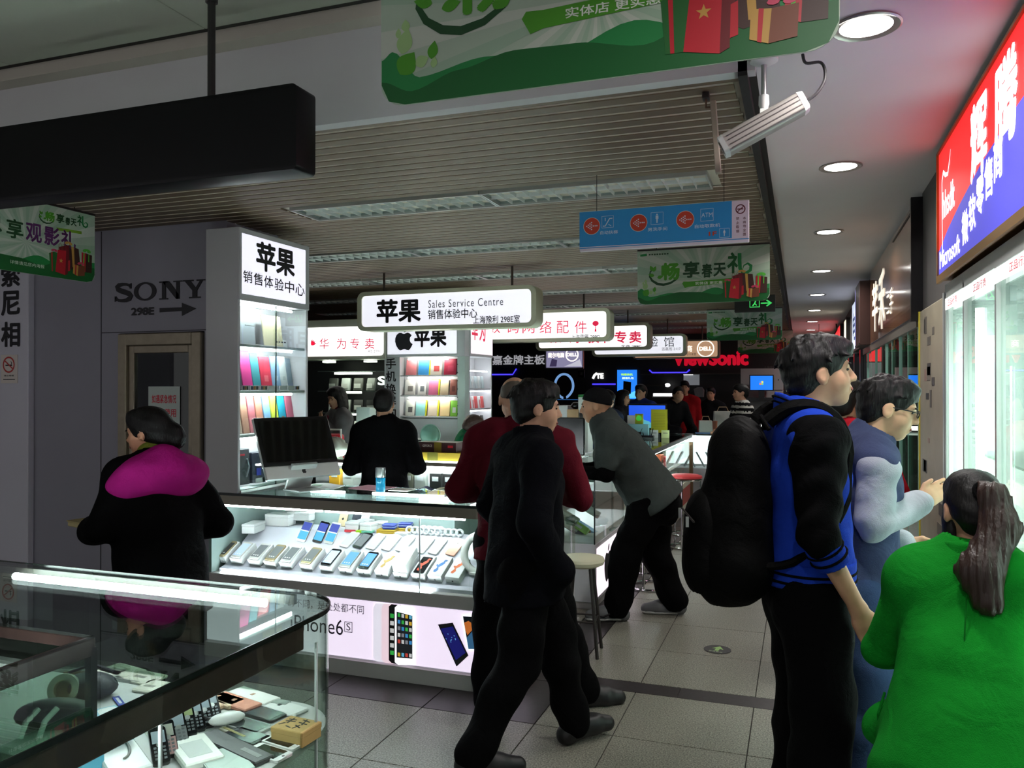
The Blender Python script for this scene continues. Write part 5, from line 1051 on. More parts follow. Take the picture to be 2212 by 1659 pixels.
for z_ in (.425, .673):
    for i in range(13):
        c = cols[(i * 5 + int(z_ * 10)) % len(cols)]; yy = 7.3 + .14 + i * .285; t = thing('accessory_box', 'boxed accessory, %s along the %s of the long aisle counter' % ((ordn + ['ninth', 'tenth', 'eleventh', 'twelfth', 'thirteenth'])[i], ('lower level', 'glass shelf')[k_]), 'box', (XA - .1, yy, z_), PI / 2 + random.uniform(-.15, .15), 'boxed accessories in the long aisle counter'); h_ = random.uniform(.13, .2)
        B('carton', mat('ab_%d_%d_%d' % c, c, .4), t, -.08, .08, -.03, .04, 0, h_, .004); B('print', mat('ab_print_%d' % (i % 3), [(60, 60, 64), (230, 230, 226), (214, 90, 60)][i % 3], .5), t, -.045, .04, -.032, -.03, h_ * .3, h_ * .7)
    k_ += 1
ZC = .9855
def on_c(name, label, cat, u, v, x=-1.6, rz=0):
    P = atx(u, v, x); return thing(name, label, cat, (x, P.y, ZC), rz)
t = on_c('monitor', 'monitor with bright blue wallpaper facing the viewer over the aisle counter', 'monitor', 1400, 960, -1.85); M_wp = lit('wallpaper_blue', (34, 84, 214), .8)
B('case', M_phb, t, -.27, .24, 0, .03, .1, .43, .004); B('screen', M_wp, t, -.25, .22, -.002, 0, .12, .41); B('stand', M_phb, t, -.04, .03, .01, .05, 0, .12); B('foot', M_phb, t, -.1, .1, -.03, .1, 0, .012)
MB().flat([(-.25, .12), (.1, .12), (.02, .2), (-.1, .24), (-.25, .22)], -.003).build('printed_hill', lit('wall_teal', (90, 170, 190), .6), t)
P = Vector(t.location)
t = thing('yellow_notice', 'olive yellow paper notice stuck on the blue monitor', 'notice', (P.x + .14, P.y - .012, ZC + .06)); B('sheet', mat('notice_yellow', (176, 168, 24), .6), t, -.1, .11, 0, .002, 0, .3); B('print_line', mat('notice_ink', (70, 66, 20), .6), t, .05, .1, -.001, 0, .015, .025)
for i in range(9): B('print_line', mat('notice_ink2', (140, 132, 20), .6), t, -.07, .08, -.001, 0, .08 + i * .02, .084 + i * .02)
t = thing('router_box', 'pale blue router box with a black router picture below the monitor', 'box', (P.x - .1, P.y - .16, ZC)); B('carton', mat('router_blue', (150, 206, 216), .45), t, -.16, .13, 0, .08, 0, .17, .003)
mb = MB(); mb.flat([(-.07, .04), (.04, .04), (.045, .075), (-.065, .075)], -.001); flat_stroke(mb, [(-.055, .07), (-.085, .12)], .006, -.001); flat_stroke(mb, [(.03, .07), (.055, .12)], .006, -.001); mb.build('printed_router', M_ink, t)
t = thing('software_box', 'white box with a green robot-like disc picture above the router box', 'box', (P.x - .15, P.y - .1, ZC + .172)); B('carton', mat('sw_white', (226, 224, 216), .45), t, -.1, .0, 0, .05, 0, .11, .002); B('carton_side', mat('sw_green', (190, 200, 40), .45), t, .0, .1, .0, .05, 0, .13, .002); MB().flat(ring2(.05, .075, .036, 18), -.001).build('printed_disc', lit('sw_disc', (70, 190, 60), .4), t)
t = thing('router', 'black router lying on the aisle counter', 'router', (P.x + .02, P.y - .25, ZC)); B('case', M_phb, t, -.09, .09, 0, .1, 0, .035, .01, 2); MB().tube([(-.05, .09, .03), (-.07, .1, .12)], .006, 6).build('antenna', M_phb, t); MB().tube([(.05, .09, .03), (.07, .1, .12)], .006, 6).build('antenna', M_phb, t)
for i, c in enumerate(((226, 230, 226), (214, 222, 160))):
    t = thing('price_card', '%s card standing below the yellow notice' % ('white price', 'pale green price')[i], 'card', (P.x + .1 + i * .14, P.y - .12, ZC)); MB().obox(T3(0, 0, .05, rx=-.1), .1, .004, .1).build('card', mat('pc_%d' % i, c, .6), t); B('print_line', M_pg, t, -.03, .03, -.008, -.006, .06, .066)
# dark panel and boxes behind the walking man
dp = thing('monitor', 'large black monitor seen from behind between the two customers', 'monitor', (-2.1, 7.0, ZC)); a = pb(1205, 1262, 902, 1010, 7.0); B('case', M_phb, dp, a[0] + 2.1 - .05, a[1] + 2.1, 0, .04, .03, a[3] - ZC, .008); B('stand', M_phb, dp, .0, .12, .02, .06, 0, .1); B('foot', M_phb, dp, -.04, .16, -.02, .12, 0, .01)
t = thing('side_table', 'white storage table carrying cartons behind the black monitor', 'table', (-2.53, 7.6, 0)); B('top', M_cab, t, -.5, .55, 0, .5, .96, .985); 
for q in ((-.48, .02), (.5, .02), (-.48, .45), (.5, .45)): B('leg', M_cab, t, q[0], q[0] + .03, q[1], q[1] + .03, 0, .96)
for u0, u1, v0, c, lab in ((1203, 1226, 876, (226, 226, 228), 'white carton with a black stripe beside the head'), (1224, 1252, 884, (196, 160, 118), 'tan cardboard box beside the head'), (1249, 1270, 858, (224, 230, 226), 'tall white carton with green top beside the knit cap')):
    a = pb(u0, u1, v0, 903, 7.7); t = thing('carton', lab, 'box', ((a[0] + a[1]) / 2, 7.7, .985)); w_ = (a[1] - a[0]) / 2; B('box', mat('ct_%d_%d' % (c[0], c[2]), c, .5), t, -w_, w_, 0, .2, 0, a[3] - .985, .003); B('stripe', M_ink if c[0] > 200 else mat('tape_tan', (170, 134, 92), .5), t, -w_ * .7, w_ * .7, -.002, 0, (a[3] - .985) * .6, (a[3] - .985) * .72)
    if u0 == 1249: B('green_lid', G2, t, -w_, w_, 0, .2, a[3] - .985, a[3] - .96)
t = thing('camera_device', 'black desk camera standing on the cartons', 'camera', (aty(1230, 890, 7.72).x, 7.72, aty(1238, 884, 7.7).z)); MB().ell((.05, .05, .035), (.05, .05, .035), 14, 8).build('dome', M_phb, t, smooth='full')
# ---- lit end counter across the passage, bags
d2 = thing('glass_counter', 'lit glass counter end across the aisle carrying white shopping bags', 'counter', (-1.5, 11.45, 0)); a = pb(1468, 1548, 920, 1010, 11.45)
B('body', M_cab, d2, -.05, .62, 0, 1.0, 0, .5); B('top_pane', M_gltop, d2, -.15, .65, -.1, 1.0, .975, .985); B('top_edge', M_edge, d2, -.15, .65, -.102, -.098, .965, .987); B('glass_front', M_gl, d2, -.05, .62, 0, .006, .5, .975); B('back_light', lit('case_backlight', (240, 244, 250), 1.4), d2, -.04, .5, .12, .13, .55, .95); B('corner_post', M_edge, d2, .5, .51, -.004, .0, .3, .975)
for i in range(4): t = thing('leaning_tablet', 'white tablet leaning in the lit end counter, %s of four' % ordn[i], 'tablet', (-1.45 + i * .13, 11.5, .51), .3, 'tablets in the lit end counter'); MB().obox(T3(0, 0, .11, ry=-.5), .02, .05, .24).build('slab', mat('tab_grey', (200, 204, 214), .3), t, bevel=.004); MB().obox(T3(-.011, 0, .11, ry=-.5), .001, .04, .2).build('screen', mat('tab_scr', (150, 154, 166), .2), t)
for i, (x, y_, w, h, lab) in enumerate(((-1.05, 11.9, .26, .3, 'white paper shopping bag with rope handles on the far counter'), (-1.3, 12.0, .2, .16, 'crumpled white bag on the far counter'))):
    t = thing('shopping_bag', lab, 'bag', (x, y_, .986), .2); MB().prism([(-w / 2, 0), (w / 2, 0), (w / 2 * .9, h), (-w / 2 * .95, h)], -.05, .06, 'y').build('sack', mat('bag_paper', (206, 204, 196), .6, bump=.3, bscale=30), t, bevel=.006); MB().tube([(-w * .3, 0, h), (-w * .2, 0, h + .06), (w * .2, 0, h + .06), (w * .3, 0, h)], .006, 6).build('handle', mat('rope_tan', (170, 140, 110), .7), t)
t = thing('leaflet', 'blue leaflet lying at the edge of the far counter', 'leaflet', (-1.25, 11.55, .986), .2); B('sheet', mat('leaf_blue', (70, 130, 200), .5), t, -.14, .1, -.1, .1, 0, .004); B('sheet', mat('leaf_pale', (190, 206, 200), .5), t, .1, .3, -.08, .1, 0, .004)
t = thing('drink_cup', 'tall orange striped drink cup on the far counter', 'cup', (-1.14, 11.7, .986)); MB().lathe([(.028, 0), (.036, .15), (.038, .155), (.038, .165), (1e-4, .168)], 16).build('cup', mat('cup_orange', (206, 130, 100), .5), t, smooth=True); MB().tube([(0, 0, .16), (.012, 0, .23)], .004, 6).build('straw', M_plw, t)

# ---- stools
def ring_pts(r, z, n=24): return [(r * math.cos(2 * PI * k / n), r * math.sin(2 * PI * k / n), z) for k in range(n)]
st = thing('stool', 'wooden stool with round cream seat and splayed dark legs', 'stool', (-1.262, 4.80, 0), .3)
MB().lathe([(1e-4, .535), (.1, .53), (.132, .545), (.139, .565), (.132, .582), (.09, .588), (1e-4, .59)], 28).build('seat', mat('seat_cream', (214, 208, 180), .5), st, smooth=True)
for a_ in range(4): c_, s_ = math.cos(a_ * PI / 2 + .6), math.sin(a_ * PI / 2 + .6); MB().tube([(.08 * c_, .08 * s_, .54), (.15 * c_, .15 * s_, 0)], .0105, 8).build('leg', M_steel, st)
for a_ in range(4): c_, s_, c2, s2 = math.cos(a_ * PI / 2 + .6), math.sin(a_ * PI / 2 + .6), math.cos(a_ * PI / 2 + .6 + PI / 2), math.sin(a_ * PI / 2 + .6 + PI / 2); MB().tube([(.122 * c_, .122 * s_, .21), (.122 * c2, .122 * s2, .21)], .006, 6).build('rung', M_steel, st)
def bar_stool(label, x, y_, h=.62, seatmat=None):
    t = thing('bar_stool', label, 'stool', (x, y_, 0), .4, 'chrome stools along the aisle counters')
    MB().lathe([(1e-4, h), (.15, h), (.168, h + .012), (.165, h + .03), (.13, h + .042), (1e-4, h + .045)], 26).build('seat', seatmat or mat('seat_red', (196, 60, 64), .35), t, smooth=True); MB().tube(ring_pts(.155, h - .008), .008, 6, closed=True).build('seat_ring', M_chrome, t, smooth=True)
    for a_ in range(3): c_, s_ = math.cos(a_ * 2.094), math.sin(a_ * 2.094); MB().tube([(.15 * c_, .15 * s_, h - .01), (.15 * c_, .15 * s_, .012)], .0105, 8).build('leg', M_chrome, t, smooth=True)
    for z_, r_ in ((.012, .165), (.14, .15)): MB().tube(ring_pts(r_, z_), .01, 8, closed=True).build('foot_ring', M_chrome, t, smooth=True)
    return t
bar_stool('chrome stool with round red seat standing in the aisle', -1.1, 8.3, .70)
bar_stool('chrome stool behind the legs of the man in the knit cap', -1.16, 6.55, .50, M_phb)

# ---- far wall of the hall with its shop fronts
YF = 16.0
struct(B('wall_back', mat('far_wall_black', (16, 16, 19), .5), None, -10, -.16, YF, YF + .2, 0, 2.68))
struct(B('wall_back', M_white, None, -10, 3, 26, 26.1, 0, 3)); struct(B('wall_left', M_grey, None, -10.1, -10, -2.5, 26, 0, 3.1))
def fs(label, u0, u1, v0, v1, name='shop_sign', cat='sign', Y=YF - .02): a = pb(u0, u1, v0, v1, Y); return thing(name, label, cat, (a[0], Y, a[2])), a[1] - a[0], a[3] - a[2]
M_gw = lit('far_grey_letters', (190, 190, 196), .45)
t, w, h = fs('grey Chinese lettering on the black far shop front', 1042, 1177, 767, 788); text(t, '技嘉金牌主板', 0, w, 0, h, -.01, M_gw, .02, depth=.01)
t, w, h = fs('framed far poster with a ringed brand logo', 1178, 1262, 748, 797, 'poster', 'poster'); B('frame', M_alu, t, 0, w, -.03, 0, 0, h, .01); B('picture', lit('poster_lilac', (150, 146, 180), .6), t, .03, w - .03, -.032, -.03, .03, h - .03)
text(t, '戴尔电脑', .07, w * .5, h * .5, h * .72, -.034, M_wl, .02); o_, i_ = ring2(w * .7, h * .62, h * .3, 24), ring2(w * .7, h * .62, h * .25, 24); mb = MB()
for i in range(24): mb.flat([o_[i], o_[(i + 1) % 24], i_[(i + 1) % 24], i_[i]], -.034)
mb.build('logo_ring', M_wl, t); text(t, 'DELL', w * .7 - h * .24, w * .7 + h * .24, h * .55, h * .7, -.034, M_wl, .04); MB().flat([(w * .12, .05), (w * .3, .05), (w * .32, h * .4), (w * .18, h * .45)], -.033).build('printed_figure', lit('poster_dark', (80, 70, 110), .4), t); MB().flat([(w * .5, .05), (w * .95, .05), (w * .9, h * .42), (w * .72, h * .25)], -.033).build('printed_figure', lit('poster_pale', (214, 214, 230), .6), t)
t, w, h = fs('dark far poster with a glowing blue oval head outline', 1180, 1262, 800, 868, 'poster', 'poster'); B('panel', mat('poster_night', (20, 24, 34), .4), t, 0, w, -.02, 0, 0, h); mb = MB(); n = 30
for i in range(n):
    a0, a1 = 2 * PI * i / n, 2 * PI * (i + 1) / n; k0 = .09 * (1 + .5 * abs(math.cos(a0))); k1 = .09 * (1 + .5 * abs(math.cos(a1)))
    def q_(a_, s_): return (w * .48 + math.cos(a_) * h * .30 * s_ * (1 - .25 * max(0, -math.sin(a_)) ** 2), h * .5 + math.sin(a_) * h * .38 * s_)
    if abs(math.sin(a0) + 1) > .03: mb.flat([q_(a0, 1 + k0), q_(a1, 1 + k1), q_(a1, 1 - k1), q_(a0, 1 - k0)], -.022)
mb.build('glowing_outline', lit('alien_blue', (110, 150, 200), .8), t); B('glow_line', lit('line_blue', (40, 90, 150), .6), t, .05, w - .05, -.022, -.02, .04, .055)
t, w, h = fs('small grey switch plate beside the far poster', 1249, 1263, 798, 816, 'switch_plate', 'plate'); B('plate', mat('plate_grey', (110, 110, 114), .5), t, 0, w, -.02, 0, 0, h, .004); B('button', mat('plate_dark', (70, 70, 74), .5), t, w * .3, w * .7, -.025, -.02, h * .3, h * .7)
t, w, h = fs('white glowing letters on the dark far stall', 1279, 1304, 806, 818); text(t, 'TE', w * .35, w, 0, h, -.01, lit('neon_white', (255, 255, 250), 1.2), .06, depth=.01); mb = MB(); flat_stroke(mb, [(.02, 0), (.05, h * .6), (.1, h * .95), (w * .4, h * .95)], .05, -.011); mb.build('letter_stroke', lit('neon_white', (255, 255, 250), 1.2), t)
M_uv = lit('neon_violet', (60, 50, 235), 1.6)
for lab, u0, u1, v in (('blue neon strip under the grey lettering', 1063, 1116, 806), ('violet neon strip in the dark stall', 1280, 1330, 827), ('blue neon strip below the red brand letters', 1403, 1490, 802), ('short violet neon strip beside the red jacket', 1453, 1461, 857)):
    t, w, h = fs(lab, u0, u1, v - 3, v + 3, 'neon_strip', 'neon light'); pts = [(0, h), (.06, 0), (w - .06, 0), (w, h)] if u0 == 1403 else ([(0, 0), (w - .08, 0), (w, h * 2)] if u0 == 1063 else [(0, 0), (w, 0)]); MB().tube([(p[0], -.02, p[1]) for p in pts], .014, 8).build('tube', M_uv, t); B('mount', M_phb, t, w * .2, w * .8, -.02, 0, -.01, .01)
t, w, h = fs('red raised brand lettering across the black far shop front', 1453, 1617, 757, 790); text(t, 'ViewSonic', 0, w, 0, h, -.03, lit('brand_red', (190, 12, 40), .7), .05, depth=.05)
t, w, h = fs('small grey lettering above the far white stall', 1650, 1682, 791, 795); text(t, '上海徐家汇', 0, w, 0, h, -.01, mat('faint_grey', (90, 90, 92), .6))
t, w, h = fs('bright blue poster with a black computer tower on the far wall', 1334, 1376, 799, 862, 'poster', 'poster'); B('panel', lit('poster_cyan', (36, 120, 226), 1.0), t, 0, w, -.03, 0, 0, h); text(t, '特惠装机', w * .2, w * .8, h * .8, h * .88, -.032, lit('poster_lime', (170, 230, 60), 1.0), .03); text(t, '超值礼包', w * .25, w * .85, h * .68, h * .76, -.032, lit('poster_white', (220, 240, 255), 1.0), .03)
MB().flat([(w * .3, h * .2), (w * .7, h * .18), (w * .72, h * .58), (w * .32, h * .62)], -.032).build('printed_tower', M_phb, t); MB().flat([(0, .02), (w, .02), (w, h * .3), (w * .7, h * .22), (w * .4, h * .3), (0, h * .26)], -.031).build('printed_wave', lit('poster_wave', (90, 190, 250), 1.0), t)
# shelves, lamps and screens of the far stalls
for lab, u0, u1, v0, v1, c in (('grey metal shelf board in the far dark stall', 1385, 1620, 807, 809, (70, 72, 76)), ('second grey metal shelf board in the far dark stall', 1395, 1446, 832, 834, (150, 150, 155))): t, w, h = fs(lab, u0, u1, v0, v1, 'shelf_board', 'shelf', YF - .12); B('board', mat('fb_%d' % c[0], c, .4), t, 0, w, -.1, .11, 0, h); B('lip', M_steel, t, 0, w, -.105, -.1, 0, h * 1.5)
t, w, h = fs('white lit lamp panel on the far counter', 1411, 1453, 850, 856, 'counter_lamp', 'lamp', 14.6); B('panel', lit('lamp_far', (250, 250, 255), 2.0), t, 0, w, 0, .2, 0, h); B('frame', M_alu, t, -.02, w + .02, .0, .22, -.02, 0); B('cabinet', M_dkgl, t, -.02, w + .02, .0, .22, -1.43, -.02)
t, w, h = fs('small round glowing lamp on the far shelf', 1436, 1448, 828, 836, 'lamp', 'lamp', YF - .2); MB().ell((w / 2, 0, h / 2), (w / 2, .04, h / 2)).build('bulb', lit('lamp_far2', (255, 255, 255), 3.0), t); B('stem', M_steel, t, w * .4, w * .6, 0, .19, h * .3, h * .5)
t, w, h = fs('pale monitor board on the far stall wall behind the red jacket', 1477, 1511, 808, 832, 'display_board', 'board'); B('board', lit('board_pale', (130, 134, 140), .4), t, 0, w, -.03, 0, 0, h); B('lamp', lit('lamp_far2', (255, 255, 255), 3.0), t, 0, w * .6, -.04, -.03, h * .93, h * .98)
t, w, h = fs('pale grey hanging jacket shaped cover in the far stall', 1502, 1520, 836, 858, 'cover', 'cover', YF - .1); MB().prism([(0, 0), (w, 0), (w * 1.05, h * .7), (w * .8, h), (w * .3, h), (-.03, h * .8)], -.04, .08, 'y').build('cloth', mat('cover_grey', (130, 132, 138), .7), t, bevel=.01)
t = thing('far_stall', 'white far stall wall carrying a blue monitor at the end of the row', 'stall', (-.62, 15.2, 0)); a = pb(1600, 1692, 796, 860, 15.2); B('wall_panel', mat('stall_white', (158, 156, 156), .6), t, a[0] + .62, a[1] + .62, 0, .05, .5, a[3]); B('stall_base', mat('stall_dark', (26, 26, 30), .5), t, a[0] + .62, a[1] + .62, -.3, .0, 0, 1.0); B('dark_shelf', M_phb, t, a[0] + .68, a[1] + .6, -.25, 0, 1.38, 1.45)
t = thing('monitor', 'monitor with glowing blue desktop on the white far stall', 'monitor', (-.62, 14.95, 1.45)); a = pb(1621, 1669, 812, 842, 14.95); x0, x1, z0, z1 = a[0] + .62, a[1] + .62, a[2] - 1.45, a[3] - 1.45; B('case', M_phb, t, x0 - .02, x1 + .02, 0, .04, z0 - .02, z1 + .02, .004); B('screen', lit('desk_blue', (26, 110, 226), 1.0), t, x0, x1, -.002, 0, z0, z1); B('stand', M_phb, t, (x0 + x1) / 2 - .05, (x0 + x1) / 2 + .05, .0, .06, -.0, z0)
for i, c in enumerate(((230, 120, 60), (130, 200, 80), (70, 130, 230), (240, 210, 80))): dx, dz = (i % 2) * .035, (i // 2) * .035; B('logo_pane', lit('win_%d' % i, c, .9), t, (x0 + x1) / 2 - .034 + dx, (x0 + x1) / 2 - .004 + dx, -.004, -.002, (z0 + z1) / 2 - .034 + dz, (z0 + z1) / 2 - .004 + dz)
t = thing('notice_board', 'pale grey notice sheet beside the far blue monitor', 'notice', (-.3, 15.19, 1.6)); a = pb(1672, 1691, 817, 842, 15.19); B('sheet', mat('sheet_grey', (150, 156, 160), .6), t, a[0] + .3, a[1] + .3, -.01, 0, a[2] - 1.6, a[3] - 1.6); B('pin', M_steel, t, (a[0] + a[1]) / 2 + .29, (a[0] + a[1]) / 2 + .31, -.016, -.01, a[3] - 1.64, a[3] - 1.62)
t = thing('glass_counter', 'far glass counter with a bright lit top below the blue monitor', 'counter', (-.55, 13.6, 0)); B('body', mat('dark_counter', (50, 54, 52), .4), t, -.15, .45, 0, .9, 0, .9); B('lit_top', lit('counter_lit', (244, 248, 240), 2.2), t, -.05, .35, .05, .85, .97, 1.04); B('glass_front', M_gl, t, -.15, .45, -.01, -.004, .3, .95); B('rail', M_steel, t, -.15, .45, -.012, .9, 1.04, 1.06)
# ================================================================ NEAR SHOWCASE (L-shaped, rounded corner) AND ITS CONTENTS
NX, NYB, NR = -1.275, 2.155, .21
def nrim(off, n=12):
    c = (NX - NR, NYB - NR); r = NR - off
    return [(NX - off, -.2)] + [(c[0] + r * math.cos(PI / 2 * i / n), c[1] + r * math.sin(PI / 2 * i / n)) for i in range(n + 1)] + [(-3.3, NYB - off)]
ninner = [(-3.3, 1.585), (-1.705, 1.585), (-1.705, -.2)]
M_wood = mat('brown_rail', (58, 46, 40), .4, var=.15, vscale=20)
ns_ = thing('showcase', 'near glass showcase with rounded corner holding old phones and boxes', 'showcase', (0, 0, 0))
MB().prism(nrim(0) + ninner, .977, .985).build('top_pane', glass('near_top_glass', (222, 234, 228), 1.0, ior=1.5), ns_)
strip(nrim(-.003), nrim(.0012), .974, .987).build('top_edge', mat('near_edge', (14, 22, 18), .2), ns_)
MB().box(NX - .022, NX - .004, -.2, NYB - NR - .06, .905, .974).build('rail', M_wood, ns_, bevel=.002)
MB().box(-3.3, NX - NR, NYB - .02, NYB - .005, .945, .974).build('rail', mat('rail_thin', (90, 88, 80), .4), ns_)
MB().box(-1.74, -1.715, -.2, 1.6, .93, .976).box(-3.3, -1.74, 1.585, 1.61, .945, .976).build('inner_rail', M_wood, ns_, bevel=.002)
B('light_strip', M_led, ns_, NX - .034, NX - .022, -.1, NYB - NR - .08, .900, .907)
a, b_ = atz(30, 1245, .957), atz(595, 1294, .957); MB().tube([(a.x, 2.085, .957), (b_.x, 2.085, .957)], .0125, 10).build('light_tube', M_led, ns_, smooth=True); MB().tube([(a.x - .05, 2.085, .957), (a.x, 2.085, .957)], .011, 8).build('tube_cap', M_plw, ns_)
MB().tube([(-1.755, .35, .945), (-1.755, 1.50, .945)], .0125, 10).build('light_tube', M_led, ns_, smooth=True); MB().tube([(-1.755, 1.50, .945), (-1.755, 1.56, .945)], .011, 8).build('tube_cap', M_plw, ns_); MB().tube([(-1.755, 1.56, .95), (-1.74, 1.60, .965), (-1.72, 1.605, .94)], .006, 6).build('wire', M_plw, ns_)
strip(nrim(.003), nrim(.0075), .10, .975).build('side_pane', glass('near_side_glass', (232, 242, 236), 1.0), ns_)
for y_ in (1.36, NYB - NR): B('pane_joint', mat('joint_clear', (206, 214, 214), .3), ns_, NX - .010, NX - .003, y_, y_ + .005, .12, .905)
strip([(-1.72, -.2), (-1.72, 1.6), (-3.3, 1.6)], [(-1.715, -.2), (-1.715, 1.605), (-3.3, 1.605)], .1, .94).build('inner_pane', glass('near_side_glass', (232, 242, 236)), ns_)
ZS = .64
MB().prism(nrim(.01) + [(-3.3, 1.61), (-1.71, 1.61), (-1.71, -.2)], ZS - .02, ZS).build('shelf', mat('near_shelf', (196, 198, 196), .35), ns_)
MB().prism(nrim(.0) + [(-3.3, 1.6), (-1.715, 1.6), (-1.715, -.2)], 0, .10).build('plinth', mat('near_plinth', (80, 78, 76), .5), ns_)
B('corner_post', mat('post_dark', (30, 40, 38), .3), ns_, -1.735, -1.715, 1.585, 1.605, .1, .95); B('back_sill', M_alu, ns_, -3.3, NX - NR, 2.09, 2.12, ZS, ZS + .012)
def nit(name, label, cat, u, v, rz=0, z=ZS, group='goods in the near showcase'):
    P = atz(u, v, z); return thing(name, label, cat, (P.x, P.y, z + .0005), rz, group)
AX = YAW  # bearing of the picture's upward direction
t = nit('cardboard_box', 'small tan cardboard box with black brush writing in the near showcase', 'box', 640, 1597, rad(-4)); M_kraft = mat('kraft', (190, 156, 96), .7, var=.05, vscale=20)
B('base', M_kraft, t, -.054, .054, -.042, .042, 0, .04, .002); B('lid', M_kraft, t, -.055, .055, -.043, .043, .026, .042, .002)
mb = MB(); 
for pts in ([(-.04, .02), (-.015, .022)], [(-.03, .032), (-.028, -.004)], [(-.042, .008), (-.012, .012)], [(-.035, -.004), (-.045, -.02)], [(.0, .03), (.028, .024)], [(.01, .036), (.018, .0)], [(.0, .012), (.03, .008)], [(.002, -.006), (.026, -.018)], [(.014, -.002), (.008, -.028)], [(-.02, -.02), (.0, -.026)]):
    l, r = stroke(pts, .0045); mb.prism([l[0], l[1], r[1], r[0]], .0421, .0425)
mb.build('brush_writing', M_ink, t)
def slab(name, label, u, v, rz, w, l, body, scr, h=.008, z=ZS, inset=.012, kind='phone'):
    t = nit(name, label, kind, u, v, rz, z); MB().prism(rrect(-w / 2, w / 2, -l / 2, l / 2, .009, 3), 0, h).build('body', body, t, bevel=.001)
    if scr: MB().box(-w / 2 + .004, w / 2 - .004, -l / 2 + inset, l / 2 - inset, h, h + .0005).build('screen', scr, t)
    return t
M_so = mat('screen_off', (10, 11, 13), .06)
t = slab('smartphone', 'white phone with blank dark screen, the nearer of two in the showcase', 580, 1630, rad(80), .06, .125, M_phw, M_so, inset=.018); MB().prism(ring2(0, -.054, .004, 10), .008, .0086).build('home_button', M_ink, t)
t = slab('smartphone', 'white phone with blank dark screen beside the cardboard box', 612, 1606, rad(80), .06, .125, M_phw, M_so, inset=.018); MB().prism(ring2(0, -.054, .004, 10), .008, .0086).build('home_button', M_ink, t)
slab('smartphone', 'black phone screen part lying behind the white phones', 568, 1545, rad(80), .07, .14, M_phb, mat('scr_slate', (40, 44, 52), .1)); slab('smartphone', 'dark grey phone screen part beside the round white charger', 540, 1572, rad(80), .068, .13, M_alu, mat('scr_slate2', (56, 60, 62), .12)); slab('smartphone', 'black phone screen part under the nearer white phone', 532, 1594, rad(78), .066, .13, M_phb, mat('scr_slate', (40, 44, 52), .1))
t = nit('keyboard_box', 'long dark keyboard box lying across the showcase shelf', 'box', 500, 1617, rad(72)); B('carton', mat('kb_dark', (44, 44, 48), .4), t, -.03, .03, -.15, .12, 0, .014, .003); B('print', mat('kb_print', (120, 120, 120), .5), t, -.008, .008, -.13, -.05, .014, .0145)
t = nit('circuit_strip', 'slim cream circuit strip between the dark phone parts', 'component', 505, 1588, rad(72)); B('board', mat('strip_cream', (214, 208, 190), .4), t, -.008, .008, -.06, .06, .0, .008, .002); B('contacts', mat('contact_gold', (150, 140, 90), .3, .6), t, -.003, .006, -.05, .05, .008, .009)
t = nit('charger_fan', 'white oval charger head with a black cord in the showcase', 'charger', 490, 1566, rad(50)); MB().ell((0, 0, .018), (.052, .026, .018), 18, 10).build('head', M_plw, t, smooth='full'); MB().tube([(-.04, 0, .02), (-.06, .01, .03), (-.05, .035, .02), (-.075, .03, .012)], .005, 6).build('cord', M_ink, t)
old = [(343, 1641, 'black', 'd'), (361, 1625, 'black and rose', 'r'), (384, 1602, 'silver and black', 's'), (403, 1580, 'black with green display', 'g'), (421, 1571, 'black with pale display', 'p'), (440, 1563, 'black with grey display', 'p'), (456, 1552, 'black flip', 'p')]
for i, (u, v, nm, k_) in enumerate(old):
    t = nit('keypad_phone', 'old %s keypad phone, %s of the slanted row in the showcase' % (nm, ordn[i]), 'phone', u, v, rad(52), group='old keypad phones in the near showcase'); w, l, h = .043, .112, .014
    M0 = Matrix.Translation((0, 0, .03)) @ Matrix.Rotation(rad(32), 4, 'X')
    MB().prism(rrect(-w / 2, w / 2, -l / 2, l / 2, .008, 3), 0, h).build('body', M_phb, t, bevel=.002).matrix_local = M0
    MB().box(-w / 2 + .005, w / 2 - .005, .005, l / 2 - .014, h, h + .0006).build('display', {'g': lit('lcd_green', (130, 140, 90), .1), 'r': mat('lcd_pale', (170, 170, 160), .2)}.get(k_, mat('lcd_grey', (150, 160, 170), .2)), t).matrix_local = M0
    if k_ in 'rs': MB().box(-w / 2 + .002, w / 2 - .002, -l / 2 + .003, .0, h, h + .001).build('keypad_plate', mat('kp_rose', (206, 160, 158), .3, .4) if k_ == 'r' else mat('kp_silver', (150, 150, 154), .3, .5), t).matrix_local = M0
    mb = MB()
    for r_ in range(4):
        for c_ in range(3): mb.box(-.015 + c_ * .011, -.008 + c_ * .011, -.046 + r_ * .011, -.040 + r_ * .011, h + .001, h + .0022)
    mb.build('keypad', mat('keys_grey', (120, 122, 126), .3, .3), t).matrix_local = M0; MB().prism(ring2(0, -.002 if False else -.001, .008, 12), h + .001, h + .002).build('navigation_key', M_alu, t).matrix_local = M0
t = nit('document_box', 'wide white box with faint print lying in the showcase foreground', 'box', 425, 1636, rad(-33)); B('carton', mat('doc_white', (226, 228, 220), .4), t, -.10, .075, -.05, .05, 0, .02, .004); B('print', mat('doc_print', (190, 196, 192), .5), t, -.06, .04, -.03, .03, .02, .0204)
t = nit('glass_plate', 'pale green glass plate beside the wide white box', 'plate', 485, 1650, rad(-33)); B('plate', mat('plate_green', (186, 200, 194), .15), t, -.07, .09, -.05, .05, .0, .012, .002); B('edge', mat('plate_green2', (206, 216, 212), .15), t, -.07, .09, -.052, -.05, 0, .012)
